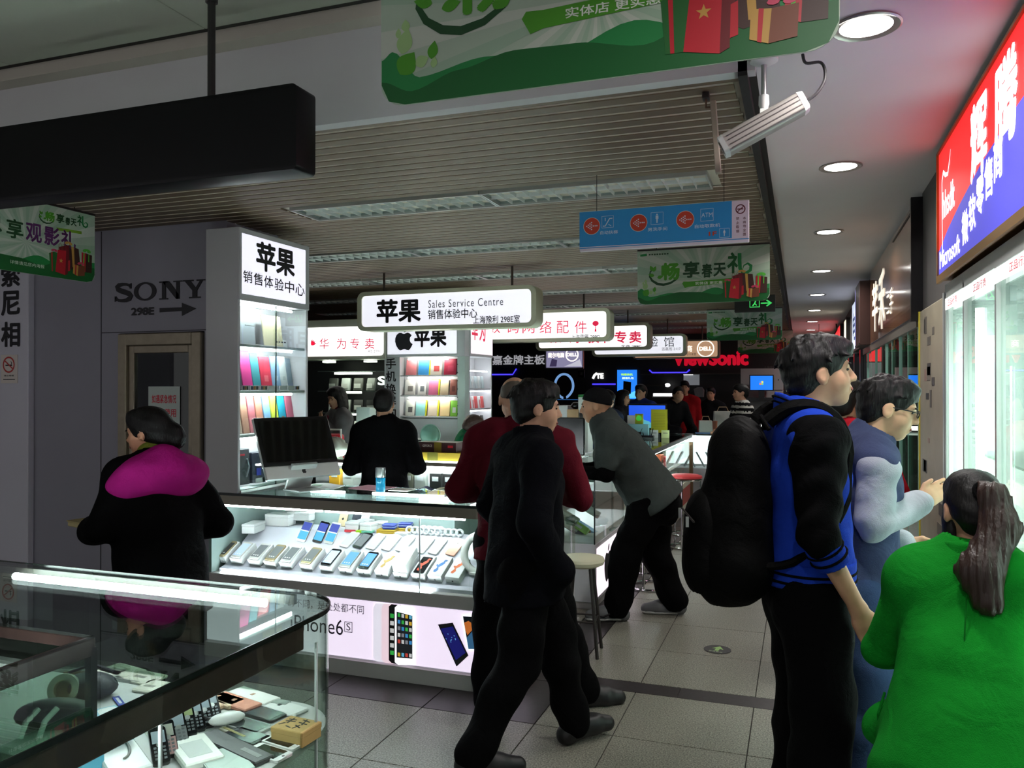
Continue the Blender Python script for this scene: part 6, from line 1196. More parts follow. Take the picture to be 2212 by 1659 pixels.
t = nit('phone_carton', 'light blue phone carton with a white rounded panel in the showcase', 'box', 235, 1598, rad(-32)); M_lb = mat('light_blue_box', (110, 190, 220), .4); B('carton', M_lb, t, -.12, .09, -.035, .045, 0, .05, .003); MB().prism(rrect(-.11, .07, -.01, .04, .015, 4), .05, .0506).build('white_panel', M_box, t)
t = nit('phone_carton', 'light blue carton with a red dot in front of the white earphone box', 'box', 178, 1652, rad(-32)); B('carton', M_lb, t, -.09, .06, -.04, .04, 0, .05, .003); MB().prism(ring2(-.02, .0, .01, 12), .05, .0506).build('red_dot', R1, t)
t = nit('earphone_box', 'white box with an earphone cord outline in the showcase foreground', 'box', 265, 1648, rad(-32)); B('tray', M_box, t, -.1, .1, -.05, .05, 0, .02, .004); MB().tube([(-.06 + .09 * math.cos(a_), .035 * math.sin(a_) - .01, .021) for a_ in [.2 + 2.6 * k / 14 for k in range(15)]], .004, 6).build('earphone_cord', mat('cord_grey', (120, 116, 112), .5), t)
for i, (u, v, c, lab, w, l) in enumerate([(395, 1545, (90, 130, 160), 'blue picture card standing among white papers', .05, .07), (330, 1582, (196, 190, 184), 'grey sticky label on the white papers', .035, .03), (322, 1572, (226, 190, 60), 'yellow and violet sticker on the white papers', .03, .018), (350, 1560, (222, 224, 212), 'wide white paper under the stickers', .2, .12)]):
    t = nit('paper_card', lab, 'card', u, v, rad(-32), ZS + (.0 if i == 3 else .003)); B('card', mat('pcard_%d' % i, c, .55), t, -w, w * .8, -l / 2, l / 2, 0, .002); 
    if i == 2: B('violet_half', mat('violet', (110, 90, 160), .5), t, 0, w * .8, -l / 2, l / 2, .002, .0023)
for i, (u, v, c, lab) in enumerate([(470, 1512, (222, 196, 166), 'cream box at the back of the showcase shelf'), (430, 1520, (210, 180, 150), 'peach box beside the cream box at the back'), (505, 1520, (206, 140, 120), 'salmon card leaning at the back of the showcase'), (603, 1528, (228, 230, 228), 'flat white tray with a small logo at the showcase back'), (545, 1508, (226, 226, 222), 'white strip box along the back glass')]):
    t = nit('flat_box', lab, 'box', u, v, rad(-14)); B('carton', mat('fbx_%d' % i, c, .5), t, -.08, .1, -.035, .03, 0, .014 if i != 3 else .01, .003)
    B('logo_print', M_ink if i == 3 else mat('fb_print', (170, 130, 110), .5), t, .0, .012, -.01, .005, .014 if i != 3 else .01, .0145 if i != 3 else .0105)
t = nit('usb_stick', 'long white card reader pointing into the showcase', 'adapter', 440, 1525, rad(40)); MB().tube([(0, -.06, .02), (0, .06, .035)], .008, 8).build('body', M_plw, t); B('plug', M_alu, t, -.006, .006, -.075, -.058, .012, .022)
# dark goods in the vendor's corner
t = nit('camera_pouch', 'black camera pouch lying in the showcase corner', 'pouch', 195, 1505, rad(10)); mb = MB(); mb.ell((0, 0, .035), (.09, .06, .04), 16, 10); mb.build('pouch', mat('pouch_black', (24, 26, 34), .6, bump=.3), t, smooth='full'); MB().tube([(-.08, 0, .03), (-.1, .03, .06), (-.03, .05, .085), (.05, .04, .07)], .005, 6).build('strap', mat('pouch_black', (24, 26, 34), .6), t)
t = nit('tape_roll', 'grey roll of tape leaning on the black pouch', 'tape', 138, 1520, rad(30)); MB().lathe([(.028, -.012), (.045, -.012), (.045, .012), (.028, .012), (.028, -.012)], 24, M=T3(0, 0, .045, rx=PI / 2 - .3)).build('roll', mat('tape_grey', (176, 172, 160), .3), t, smooth=True); MB().lathe([(.026, -.012), (.028, -.012), (.028, .012), (.026, .012), (.026, -.012)], 24, M=T3(0, 0, .045, rx=PI / 2 - .3)).build('core', mat('tape_core', (190, 160, 120), .6), t)
t = nit('banknote', 'orange printed paper note standing beside the tape roll', 'note', 158, 1492, rad(20)); MB().obox(T3(0, 0, .03, rx=-.3), .07, .002, .06).build('note', mat('note_orange', (206, 160, 116), .6, var=.3, vscale=60), t); MB().obox(T3(0, -.003, .03, rx=-.3), .03, .0005, .03).build('print', mat('note_red', (170, 90, 70), .6), t)
t = nit('black_bag', 'black folded bag with white shoe-like straps in the showcase', 'bag', 118, 1572, rad(25)); mb = MB(); mb.ell((0, 0, .04), (.11, .06, .042), 18, 10); mb.build('bag', mat('bag_black', (16, 20, 24), .55, bump=.3), t, smooth='full')
for q in (-.05, .0): MB().tube([(q, -.09, .01), (q + .01, -.08, .05), (q + .03, -.05, .075)], .008, 8).build('strap', M_plw, t)
t = nit('white_sheet', 'white paper sheet lying near the showcase rail', 'paper', 110, 1610, rad(-33)); B('sheet', mat('doc_white', (226, 228, 220), .4), t, -.1, .08, -.03, .04, 0, .003); B('fold', mat('doc_fold', (206, 206, 200), .5), t, -.1, .08, -.001, .001, .003, .0035)
for i, (u, v, w) in enumerate(((260, 1455, .15), (310, 1470, .12), (330, 1490, .1), (230, 1462, .1))):
    t = nit('paper_pack', 'white wrapped paper pack, %s along the back of the showcase' % ordn[i], 'pack', u, v, rad(-10 + 6 * i)); B('pack', mat('pack_cream', (206, 204, 190), .35, bump=.3, bscale=30), t, -w / 2, w / 2, -.04, .05, 0, .012, .004); B('print', mat('pack_grey', (130, 128, 120), .5), t, -w * .3, w * .1, -.01, .005, .012, .0125)
t = nit('name_card', 'blue plate with white letters under the brown rail', 'card', 257, 1517, rad(-32)); B('plate', mat('plate_blue', (60, 80, 170), .4), t, -.045, .04, -.01, .01, 0, .004); text(t, 'ABC'.replace('ABC', '店'), -.03, .02, 0, 0.001, .0, M_plw) if False else None; B('print', M_plw, t, -.03, .025, -.004, .004, .004, .0045)
# office chair in the vendor's space
t = thing('office_chair', 'black office chair back inside the near showcase corner', 'chair', (-2.16, 1.28, 0), rad(200))
MB().prism(rrect(-.2, .2, .62, .93, .08), -.025, .025, 'y').build('backrest', mat('chair_black', (14, 14, 16), .6), t, bevel=.012, seg=2, smooth=True); MB().prism(rrect(-.21, .21, .02, .44, .08), .42, .48).build('seat', mat('chair_black', (14, 14, 16), .6), t, bevel=.012, seg=2); B('back_bar', M_steel, t, -.03, .03, -.02, .02, .44, .66); MB().tube([(0, .22, .42), (0, .22, .08)], .025, 10).build('column', M_steel, t)
for k in range(5): a_ = k * 2 * PI / 5; MB().tube([(0, .22, .09), (.25 * math.cos(a_), .22 + .25 * math.sin(a_), .05)], .016, 6).build('leg', M_steel, t); MB().ell((.25 * math.cos(a_), .22 + .25 * math.sin(a_), .026), (.022, .022, .026), 8, 6).build('caster', M_phb, t)
# ================================================================ SHOP FRONTS ALONG THE RIGHT OF THE AISLE
XR = .62
def rt(name, label, cat, y_, z_=0, x=XR, **k): return thing(name, label, cat, (x, y_, z_), -PI / 2, **k)   # local x runs towards the viewer, local -y faces the aisle
def rbox(u0, u1, v0, v1, X, y_, z_):
    uc, vc = (u0 + u1) / 2, (v0 + v1) / 2; a, b_ = atx(u0, vc, X), atx(u1, vc, X); return y_ - a.y, y_ - b_.y, atx(uc, v1, X).z - z_, atx(uc, v0, X).z - z_
struct(B('wall_right', mat('shop_wall', (120, 118, 116), .7), None, 1.12, 1.2, -2.5, 26, 0, 3.0))
struct(B('wall_right', mat('bulkhead', (66, 62, 60), .6), None, XR + .02, 1.12, 4.05, 4.98, 2.02, 2.70))
struct(B('wall_right', mat('bulkhead', (66, 62, 60), .6), None, XR + .03, 1.12, 4.98, 26, 2.0, 2.70))
struct(B('ceiling', M_soffit, None, .66, 1.2, .4, 26, 2.70, 2.8))
M_gold = mat('gold_frame', (150, 112, 60), .35, .6)
# ---- red and blue lit sign
SY = 4.06
rs = rt('shop_sign', 'large lit red and blue shop sign with white lettering over the bright showcase', 'sign', SY, 2.10, XR - .03); LR = 2.4; HR = .575
B('case', M_gold, rs, 0, LR, 0, .12, 0, HR, .004)
fr = MB(); fr.box(-.005, LR, -.012, 0, -.012, .02); fr.box(-.005, LR, -.012, 0, HR - .012, HR); fr.box(-.005, .012, -.012, 0, .02, HR - .012); fr.build('frame', M_gold, rs)
M_rr = lit('sign_red_lit', (222, 36, 36), 1.0); M_rb = lit('sign_blue_lit', (62, 60, 170), .9); M_rw = lit('sign_white_lit', (250, 244, 250), 1.1)
B('red_face', M_rr, rs, .012, LR, -.003, 0, .02, HR - .012)
band = [(.012, .02), (LR, .02), (LR, .36), (1.4, .33), (.9, .29), (.5, .235), (.25, .19), (.012, .13)]; MB().flat(band, -.004).build('blue_field', M_rb, rs)
def rtext(s_, u0, u1, v0, v1, bold=.02, shear=0.0): 
    x0, x1, z0, z1 = rbox(u0, u1, v0, v1, XR - .03, SY, 2.10); text(rs, s_, x0, x1, z0, z1, -.006, M_rw, bold, shear=shear)
text(rs, 'Microsoft', .05, .53, .045, .125, -.006, M_rw, .02); 
for i, ch in enumerate('微软零售商'): text(rs, ch, .57 + i * .135, .695 + i * .135, .06 + i * .028, .19 + i * .03, -.006, M_rw, .03)
text(rs, '辉', .74, 1.02, .25, .53, -.006, M_rw, .035); text(rs, '腾', 1.12, 1.42, .25, .53, -.006, M_rw, .035)
mb = MB(); flat_stroke(mb, [(.125, .125), (.115, .42)], .012, -.006); flat_stroke(mb, [(.115, .42), (.15, .455), (.2, .43), (.26, .42), (.30, .46), (.33, .505)], [.014, .02, .02, .018, .012, .004], -.006); mb.build('logo_stroke', M_rw, rs); text(rs, 'hhsdft', .135, .42, .25, .37, -.006, M_rw, .02, shear=.0)
# ---- bright glass showcase under it
M_agl = mat('frame_alu_bright', (206, 210, 208), .3, .6)
M_tubeb = lit('tube_bright', (250, 255, 252), 16.0)
sh1 = rt('glass_showcase', 'brightly lit glass wall showcase with aluminium sliding doors below the red sign', 'showcase', 4.05); L1 = 2.4
fr = MB(); 
for x in (0, .42, .98, 1.55, 2.15): fr.box(x, x + .022, -.01, .03, .06, 2.04)
fr.box(0, L1, -.01, .03, 2.02, 2.08); fr.box(0, L1, -.01, .03, .0, .06); fr.box(.05, .06, -.005, .02, .06, 2.02); fr.build('door_frame', M_agl, sh1)
for x0, x1 in ((.022, .42), (.442, .98), (1.002, 1.55), (1.572, 2.15)): B('door_pane', glass('shop_glass', (226, 240, 234), 1.0), sh1, x0, x1, .004, .009, .06, 2.02)
B('back_panel', mat('shelf_back_white', (226, 232, 230), .5), sh1, 0, L1, .44, .46, 0, 2.1); B('end_panel', mat('shelf_back_white', (226, 232, 230), .5), sh1, -.0, .012, .03, .44, 0, 2.05); B('floor_board', M_cab, sh1, 0, L1, .03, .44, 0, .1); B('top_board', M_cab, sh1, 0, L1, .03, .44, 2.0, 2.05); B('end_panel', M_cab, sh1, L1 - .02, L1, .0, .44, 0, 2.08)
for x, z0, z1 in ((.09, .3, 1.86), (.15, .3, 1.96), (.62, .5, 1.7), (1.12, .3, 1.9), (1.7, .3, 1.9)): MB().tube([(x, .1, z0), (x, .1, z1)], .017, 8).build('light_tube', M_tubeb, sh1)
for z_ in (.55, .95, 1.35): B('glass_shelf', glass('shelf_glass', (214, 232, 226), 1.0), sh1, .2, L1, .06, .43, z_, z_ + .008)
B('header_strip', lit('strip_white', (246, 240, 242), .9), sh1, .03, L1, -.013, -.01, 1.965, 2.015)
for i in range(4): text(sh1, '正品行货', .1 + i * .55, .32 + i * .55, 1.975, 2.005, -.0145, M_redp, .01)
for i, (y_, z_, c, lab, h_) in enumerate([(3.15, 1.358, (140, 60, 70), 'dark red box on the middle shelf of the bright showcase', .1), (2.95, 1.358, (176, 120, 100), 'tan box on the middle shelf of the bright showcase', .08), (3.5, .558, (222, 226, 230), 'white carton low in the bright showcase', .3), (3.3, .558, (200, 208, 214), 'pale carton low in the bright showcase', .25), (3.1, .958, (170, 70, 80), 'red carton on the lower shelf of the bright showcase', .14), (2.9, .958, (120, 150, 190), 'blue carton on the lower shelf of the bright showcase', .18)]):
    t = rt('goods_box', lab, 'box', y_, z_, XR + .2, group='cartons in the bright showcase'); B('carton', mat('gb_%d_%d' % (c[0], c[2]), c, .45), t, -.08, .09, 0, .15, 0, h_, .004); B('print', mat('gb_print', (226, 222, 220), .5), t, -.05, .05, -.001, 0, h_ * .4, h_ * .65)
# ---- pillar with stickers
pl = rt('sticker_pillar', 'beige pillar covered with faded stickers and a yellow corner strip', 'pillar', 4.95); B('shaft', mat('pillar_beige', (150, 140, 120), .45, var=.12, vscale=5), pl, .02, .85, -.0, .3, 0, 2.04, .004); B('corner_strip', mat('strip_yellow', (196, 182, 60), .4), pl, .0, .02, -.006, .02, 0, 2.04); B('corner_strip', M_agl, pl, .85, .88, -.012, .03, 0, 2.05)
rnd = random.Random(5)
for i in range(22): c = rnd.choice([(66, 62, 58), (92, 86, 78), (116, 106, 94), (150, 120, 110), (46, 44, 44)]); x, z_ = rnd.uniform(.1, .68), rnd.uniform(.5, 1.95); w_, h_ = rnd.uniform(.05, .16), rnd.uniform(.02, .09); B('sticker', mat('stk_%d' % c[0], c, .5), pl, x, x + w_, -.0015, 0, z_, z_ + h_)
# ---- greenish glass showcases farther on
sh2 = rt('glass_showcase', 'long dim green-tinted glass wall showcase beyond the sticker pillar', 'showcase', 9.1); L2 = 4.1
fr = MB(); fr.box(0, L2, -.01, .03, 1.96, 2.02); fr.box(0, L2, -.01, .03, 0, .05); fr.build('door_frame', mat('frame_dim', (120, 116, 106), .35, .6), sh2); M_gt = glass('green_glass', (206, 232, 220), 1.25, ior=1.6); npan = 9
for i in range(npan):
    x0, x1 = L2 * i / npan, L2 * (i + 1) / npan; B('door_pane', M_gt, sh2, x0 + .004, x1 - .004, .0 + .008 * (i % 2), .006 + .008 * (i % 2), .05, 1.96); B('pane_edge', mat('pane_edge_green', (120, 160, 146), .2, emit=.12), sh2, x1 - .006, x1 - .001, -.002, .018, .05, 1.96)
B('back_panel', mat('green_back', (96, 110, 102), .5), sh2, 0, L2, .44, .46, 0, 2.0); B('floor_board', mat('dark_board', (60, 58, 54), .5), sh2, 0, L2, .03, .44, 0, .35); B('top_board', M_cab, sh2, 0, L2, .03, .44, 1.94, 1.98)
for z_ in (.7, 1.05, 1.4): B('glass_shelf', glass('shelf_glass', (214, 232, 226)), sh2, .0, L2, .06, .43, z_, z_ + .008); B('shelf_light', lit('shelf_light', (250, 252, 240), 3.0), sh2, .2, L2 - .3, .40, .41, z_ - .02, z_ - .012)
B('lamp', lit('case_lamp', (255, 252, 235), 6), sh2, L2 - .5, L2 - .05, .1, .14, 1.91, 1.94)
for k_, z_ in enumerate((.708, 1.058, 1.408)):
    for i in range(8):
        c = rnd.choice([(150, 160, 150), (80, 92, 84), (200, 204, 196), (110, 120, 80), (180, 90, 80), (60, 66, 66), (170, 176, 120)]); t = rt('goods_box', 'boxed gadget, %s along the %s shelf of the dim green showcase' % (ordn[i], ordn[k_]), 'box', 8.8 - i * .48, z_, XR + .15, group='gadgets in the dim green showcase'); h_ = rnd.uniform(.1, .22)
        B('carton', mat('gg_%d_%d' % (c[0], c[1]), c, .45), t, -.07, .1, 0, .14, 0, h_, .004); B('print', mat('gb_print', (226, 222, 220), .5), t, -.04, .05, -.001, 0, h_ * .35, h_ * .6)
# ---- brown sign panel, further lightboxes
bs = rt('shop_sign', 'brown glossy shop sign panel with white lettering beyond the pillar', 'sign', 8.0, 2.02, XR - .02); B('panel', mat('brown_panel', (122, 84, 58), .12, coat=.6), bs, 0, 3.0, 0, .05, 0, .64, .003); B('end_board', M_phb, bs, 3.0, 3.04, -.02, .1, -.03, .66)
M_wlet = lit('brown_letters', (240, 232, 214), .8); text(bs, '芊', .25, .75, .08, .5, -.004, M_wlet, .02); text(bs, '禾', .85, 1.35, .06, .52, -.004, M_wlet, .02); text(bs, '二手', 1.5, 1.9, .12, .3, -.004, M_wlet, .0); B('cable', mat('cable_grey', (90, 86, 82), .6), bs, 1.9, 2.9, -.006, -.002, .60, .606)
bx2 = rt('shop_sign', 'dark maroon sign box end beside the brown panel', 'sign', 8.75, 2.02, XR - .1); B('case', mat('maroon_case', (60, 38, 34), .4), bx2, 0, .6, 0, .2, 0, .6, .004); B('violet_edge', lit('edge_violet', (150, 140, 220), .8), bx2, -.012, 0, -.002, .1, .02, .58); B('trim', M_steel, bx2, 0, .6, -.006, 0, 0, .02)
bx3 = rt('shop_sign', 'pale lit sign panel farther along the right shop fronts', 'sign', 10.7, 2.05, XR - .02); B('case', M_steel, bx3, 0, 1.5, 0, .1, 0, .6); B('face', lit('pale_blue_face', (196, 206, 226), .8), bx3, .03, 1.47, -.004, 0, .03, .57); text(bx3, '电脑', .2, 1.2, .12, .45, -.006, mat('far_sign_ink', (70, 90, 140), .5), .02)
bx4 = rt('shop_sign', 'cream vertical sign strip farther down the aisle', 'sign', 12.6, 1.8, XR - .02); B('case', M_steel, bx4, 0, .5, 0, .08, 0, .8); B('face', lit('cream_face', (236, 232, 206), .9), bx4, .03, .47, -.004, 0, .03, .77)
bx5 = rt('shop_sign', 'red shop sign at the far end of the aisle', 'sign', 16.5, 1.9, XR - .02); B('case', M_steel, bx5, 0, 2.6, 0, .08, 0, .75); B('face', lit('red_face', (206, 40, 44), 1.0), bx5, .03, 2.57, -.004, 0, .03, .72); text(bx5, '电脑城', .4, 2.2, .2, .55, -.006, M_rw, .02)
bx6 = thing('shop_sign', 'red hanging sign across the far end of the aisle', 'sign', (-.1, 20, 2.2)); B('case', M_steel, bx6, -1.0, .7, 0, .1, 0, .4); B('face', lit('red_face', (206, 40, 44), 1.0), bx6, -.98, .68, -.004, 0, .02, .38); MB().tube([(0, .05, .4), (0, .05, .5)], .01, 6).build('hanger', M_steel, bx6)
sh3 = rt('glass_showcase', 'dark shop front with black posts beyond the dim green showcase', 'showcase', 13.5); fr = MB()
for x in (0, 1.0, 2.1, 3.2, 4.2): fr.box(x, x + .16, -.03, .05, 0, 2.02)
fr.build('post', M_phb, sh3); B('pane', M_gt, sh3, .16, 4.2, .01, .016, 0, 1.98); B('back_panel', mat('green_back', (96, 110, 102), .5), sh3, 0, 4.36, .44, .46, 0, 2.0); B('patterned_panel', mat('pattern_grey', (150, 148, 140), .6, var=.5, vscale=40), sh3, 3.4, 4.1, .03, .04, .9, 1.9)
for z_ in (.8, 1.3): B('shelf', M_cab, sh3, 0, 4.3, .06, .43, z_, z_ + .012)
# far end camera
t = thing('surveillance_camera', 'small far surveillance camera hanging from the aisle soffit', 'camera', (.3, 14.6, 2.70)); MB().tube([(0, 0, 0), (0, 0, -.25)], .012, 6).build('stem', M_plw, t); MB().obox(T3(0.06, 0, -.29, ry=-.3), .3, .09, .09).build('housing', M_plw, t, bevel=.01); MB().tube([(.2, 0, -.25), (.28, 0, -.1), (.27, 0, 0)], .012, 6).build('cable', M_ink, t)
# ================================================================ PEOPLE
# Bodies and clothes are grown as smooth blended volumes (one continuous surface each) from a posed skeleton.
F4 = np.float32
class Field:
    def __init__(s, lo, hi, h):
        s.h = h; s.lo = np.array(lo, float) - 2 * h; n = np.ceil((np.array(hi) + 2 * h - s.lo) / h).astype(int) + 1; s.n = n
        s.ax = [(s.lo[i] + h * np.arange(n[i])).astype(F4) for i in range(3)]; s.D = np.full(n, 1.0, F4)
    def blk(s, lo, hi):
        sl = []
        for i in range(3):
            a = int(np.clip(math.floor((lo[i] - s.lo[i]) / s.h), 0, s.n[i])); b = int(np.clip(math.ceil((hi[i] - s.lo[i]) / s.h) + 1, 0, s.n[i])); sl.append(slice(a, max(a, b)))
        X, Y, Z = s.ax[0][sl[0]][:, None, None], s.ax[1][sl[1]][None, :, None], s.ax[2][sl[2]][None, None, :]
        return tuple(sl), X, Y, Z
    def add(s, p, k=.02, grow=0.0, op='u'):
        lo, hi = p.box(); m = k + grow + 3 * s.h; sl, X, Y, Z = s.blk(np.array(lo) - m, np.array(hi) + m); a = s.D[sl]
        if a.size == 0: return
        d = (p.d(X, Y, Z) - grow).astype(F4)
        if op == 'u':
            h = np.clip(.5 + .5 * (d - a) / k, 0, 1); s.D[sl] = d + (a - d) * h - k * h * (1 - h)
        else:
            d = -d; h = np.clip(.5 - .5 * (d - a) / k, 0, 1); s.D[sl] = d + (a - d) * h + k * h * (1 - h)
    def cut(s, n, c):
        n = np.array(n, float); n /= np.linalg.norm(n); X, Y, Z = s.ax[0][:, None, None], s.ax[1][None, :, None], s.ax[2][None, None, :]
        s.D = np.maximum(s.D, (n[0] * X + n[1] * Y + n[2] * Z - float(np.dot(n, c))).astype(F4))
    def ripple(s, amp, f, seed=0):
        if not amp: return
        r = np.random.RandomState(seed); X, Y, Z = s.ax[0][:, None, None], s.ax[1][None, :, None], s.ax[2][None, None, :]
        w = np.zeros(s.D.shape, F4)
        for i in range(3):
            q = r.randn(3); q[2] *= 1.6; q *= f * (1 + .6 * i) / np.linalg.norm(q); w += np.sin(q[0] * X + q[1] * Y + q[2] * Z + r.rand() * 6).astype(F4) / (1 + .5 * i)
        s.D += amp * w
    def mesh(s, name, m, parent):
        D = s.D; S = D < 0; c = np.zeros([k - 1 for k in D.shape], np.int8)
        for i in (0, 1):
            for j in (0, 1):
                for k in (0, 1): c += S[i:i + c.shape[0], j:j + c.shape[1], k:k + c.shape[2]]
        act = (c > 0) & (c < 8); ids = np.argwhere(act); idx = np.full(c.shape, -1, np.int64); idx[act] = np.arange(len(ids))
        pos = np.zeros((len(ids), 3)); cnt = np.zeros(len(ids)); E = []
        for a in range(3):
            for u in (0, 1):
                for v in (0, 1):
                    o = [0, 0, 0]; o[(a + 1) % 3] = u; o[(a + 2) % 3] = v; E.append((a, np.array(o)))
        for a, o in E:
            p0 = ids + o; p1 = p0.copy(); p1[:, a] += 1; d0 = D[p0[:, 0], p0[:, 1], p0[:, 2]]; d1 = D[p1[:, 0], p1[:, 1], p1[:, 2]]; q = (d0 < 0) != (d1 < 0); t = np.where(q, d0 / np.where(q, d0 - d1, 1), 0)
            w = np.tile(o, (len(ids), 1)).astype(float); w[:, a] += t; pos += w * q[:, None]; cnt += q
        V = (ids + pos / cnt[:, None]) * s.h + s.lo; Q = []
        for a in range(3):
            b, e = (a + 1) % 3, (a + 2) % 3; sl0 = [slice(None)] * 3; sl1 = [slice(None)] * 3; sl0[a] = slice(0, -1); sl1[a] = slice(1, None); x = S[tuple(sl0)] != S[tuple(sl1)]; p = np.argwhere(x); p = p[(p[:, b] > 0) & (p[:, e] > 0) & (p[:, b] < c.shape[b]) & (p[:, e] < c.shape[e])]
            def cell(db, de): q = p.copy(); q[:, b] -= db; q[:, e] -= de; return idx[q[:, 0], q[:, 1], q[:, 2]]
            f = np.stack([cell(1, 1), cell(0, 1), cell(0, 0), cell(1, 0)], 1); ins = S[p[:, 0], p[:, 1], p[:, 2]]; f[~ins] = f[~ins][:, ::-1]; Q.append(f)
        Q = np.concatenate(Q); Q = Q[(Q >= 0).all(1)]
        me = bpy.data.meshes.new(name); me.vertices.add(len(V)); me.vertices.foreach_set('co', V.astype(F4).ravel()); me.loops.add(Q.size); me.loops.foreach_set('vertex_index', Q.ravel().astype(np.int32)); me.polygons.add(len(Q)); me.polygons.foreach_set('loop_start', np.arange(0, Q.size, 4, dtype=np.int32)); me.polygons.foreach_set('use_smooth', np.ones(len(Q), bool)); me.update(calc_edges=True); me.validate()
        me.materials.append(m); o = bpy.data.objects.new(name, me); COL.objects.link(o); o.parent = parent; return o
class Cone:
    def __init__(s, a, b, r1, r2, flat=1.0, f=(0, 1, 0)): s.a, s.b, s.r1, s.r2, s.flat, s.f = np.array(a, float), np.array(b, float), r1, r2, flat, np.array(f, float)
    def box(s): r = max(s.r1, s.r2); return np.minimum(s.a, s.b) - r, np.maximum(s.a, s.b) + r
    def d(s, X, Y, Z):
        a, ba = s.a, s.b - s.a; L2 = max(float(ba @ ba), 1e-9); px, py, pz = X - a[0], Y - a[1], Z - a[2]; t = np.clip((px * ba[0] + py * ba[1] + pz * ba[2]) / L2, 0, 1)
        qx, qy, qz = px - t * ba[0], py - t * ba[1], pz - t * ba[2]; r = s.r1 + (s.r2 - s.r1) * t
        if s.flat != 1.0:
            g = (qx * s.f[0] + qy * s.f[1] + qz * s.f[2]) * (1 / s.flat - 1); qx, qy, qz = qx + g * s.f[0], qy + g * s.f[1], qz + g * s.f[2]
            return (np.sqrt(qx * qx + qy * qy + qz * qz) - r) * min(1.0, (1 + s.flat) / 2)
        return np.sqrt(qx * qx + qy * qy + qz * qz) - r
    def grown(s, g): return Cone(s.a, s.b, s.r1 + g, s.r2 + g, s.flat + (1 - s.flat) * min(.3, g * 5), s.f)
class Ell:
    def __init__(s, c, r, R=None): s.c, s.r, s.R = np.array(c, float), np.array(r, float), (np.eye(3) if R is None else R)
    def box(s): m = max(s.r); return s.c - m, s.c + m
    def d(s, X, Y, Z):
        px, py, pz = X - s.c[0], Y - s.c[1], Z - s.c[2]; R = s.R
        q = [(px * R[0, i] + py * R[1, i] + pz * R[2, i]) / s.r[i] for i in range(3)]; k0 = np.sqrt(q[0] ** 2 + q[1] ** 2 + q[2] ** 2); k1 = np.sqrt((q[0] / s.r[0]) ** 2 + (q[1] / s.r[1]) ** 2 + (q[2] / s.r[2]) ** 2)
        return k0 * (k0 - 1) / np.maximum(k1, 1e-6)
def rot(yaw=0, pitch=0, roll=0):
    """yaw: turn to the left, pitch: look up, roll: tilt to the right (degrees)"""
    y, p, r = rad(yaw), rad(pitch), rad(roll)
    Rz = np.array([[math.cos(y), -math.sin(y), 0], [math.sin(y), math.cos(y), 0], [0, 0, 1]]); Rx = np.array([[1, 0, 0], [0, math.cos(p), -math.sin(p)], [0, math.sin(p), math.cos(p)]]); Ry = np.array([[math.cos(r), 0, math.sin(r)], [0, 1, 0], [-math.sin(r), 0, math.cos(r)]])
    return Rz @ Rx @ Ry
def skin_mat(c): return mat('skin_%d_%d_%d' % c, c, .55, spec=.35, var=.05, vscale=30)
def cloth(n, c, b=.35, bs=220, r=.9):
    if n in _M: return _M[n]
    m = mat(n, c, r, spec=.08, var=.08, vscale=14, bump=b * .6, bscale=bs); nt = m.node_tree; bs_ = nt.nodes['Principled BSDF']; fine = bs_.inputs['Normal'].links[0].from_node   # weave on top of broad soft folds
    tc = [x for x in nt.nodes if x.type == 'TEX_COORD'][0]; n1 = nt.nodes.new('ShaderNodeTexNoise'); n1.inputs['Scale'].default_value = 8; n1.inputs['Detail'].default_value = 2; n1.inputs['Distortion'].default_value = 1.6
    b1 = nt.nodes.new('ShaderNodeBump'); b1.inputs['Strength'].default_value = .3; b1.inputs['Distance'].default_value = .03; nt.links.new(tc.outputs['Object'], n1.inputs['Vector']); nt.links.new(n1.outputs['Fac'], b1.inputs['Height']); nt.links.new(b1.outputs[0], fine.inputs['Normal'])
    return m
M_hair = mat('hair_black', (11, 9, 9), .55, spec=.3, bump=.3, bscale=140, stretch=(1, 1, .12))
M_hairb = mat('hair_dark_brown', (44, 27, 21), .45, spec=.5, bump=.6, bscale=70, stretch=(1, 1, .12))
M_eye = mat('eye_dark', (16, 12, 12), .15); M_lip = mat('lips', (150, 84, 78), .5)
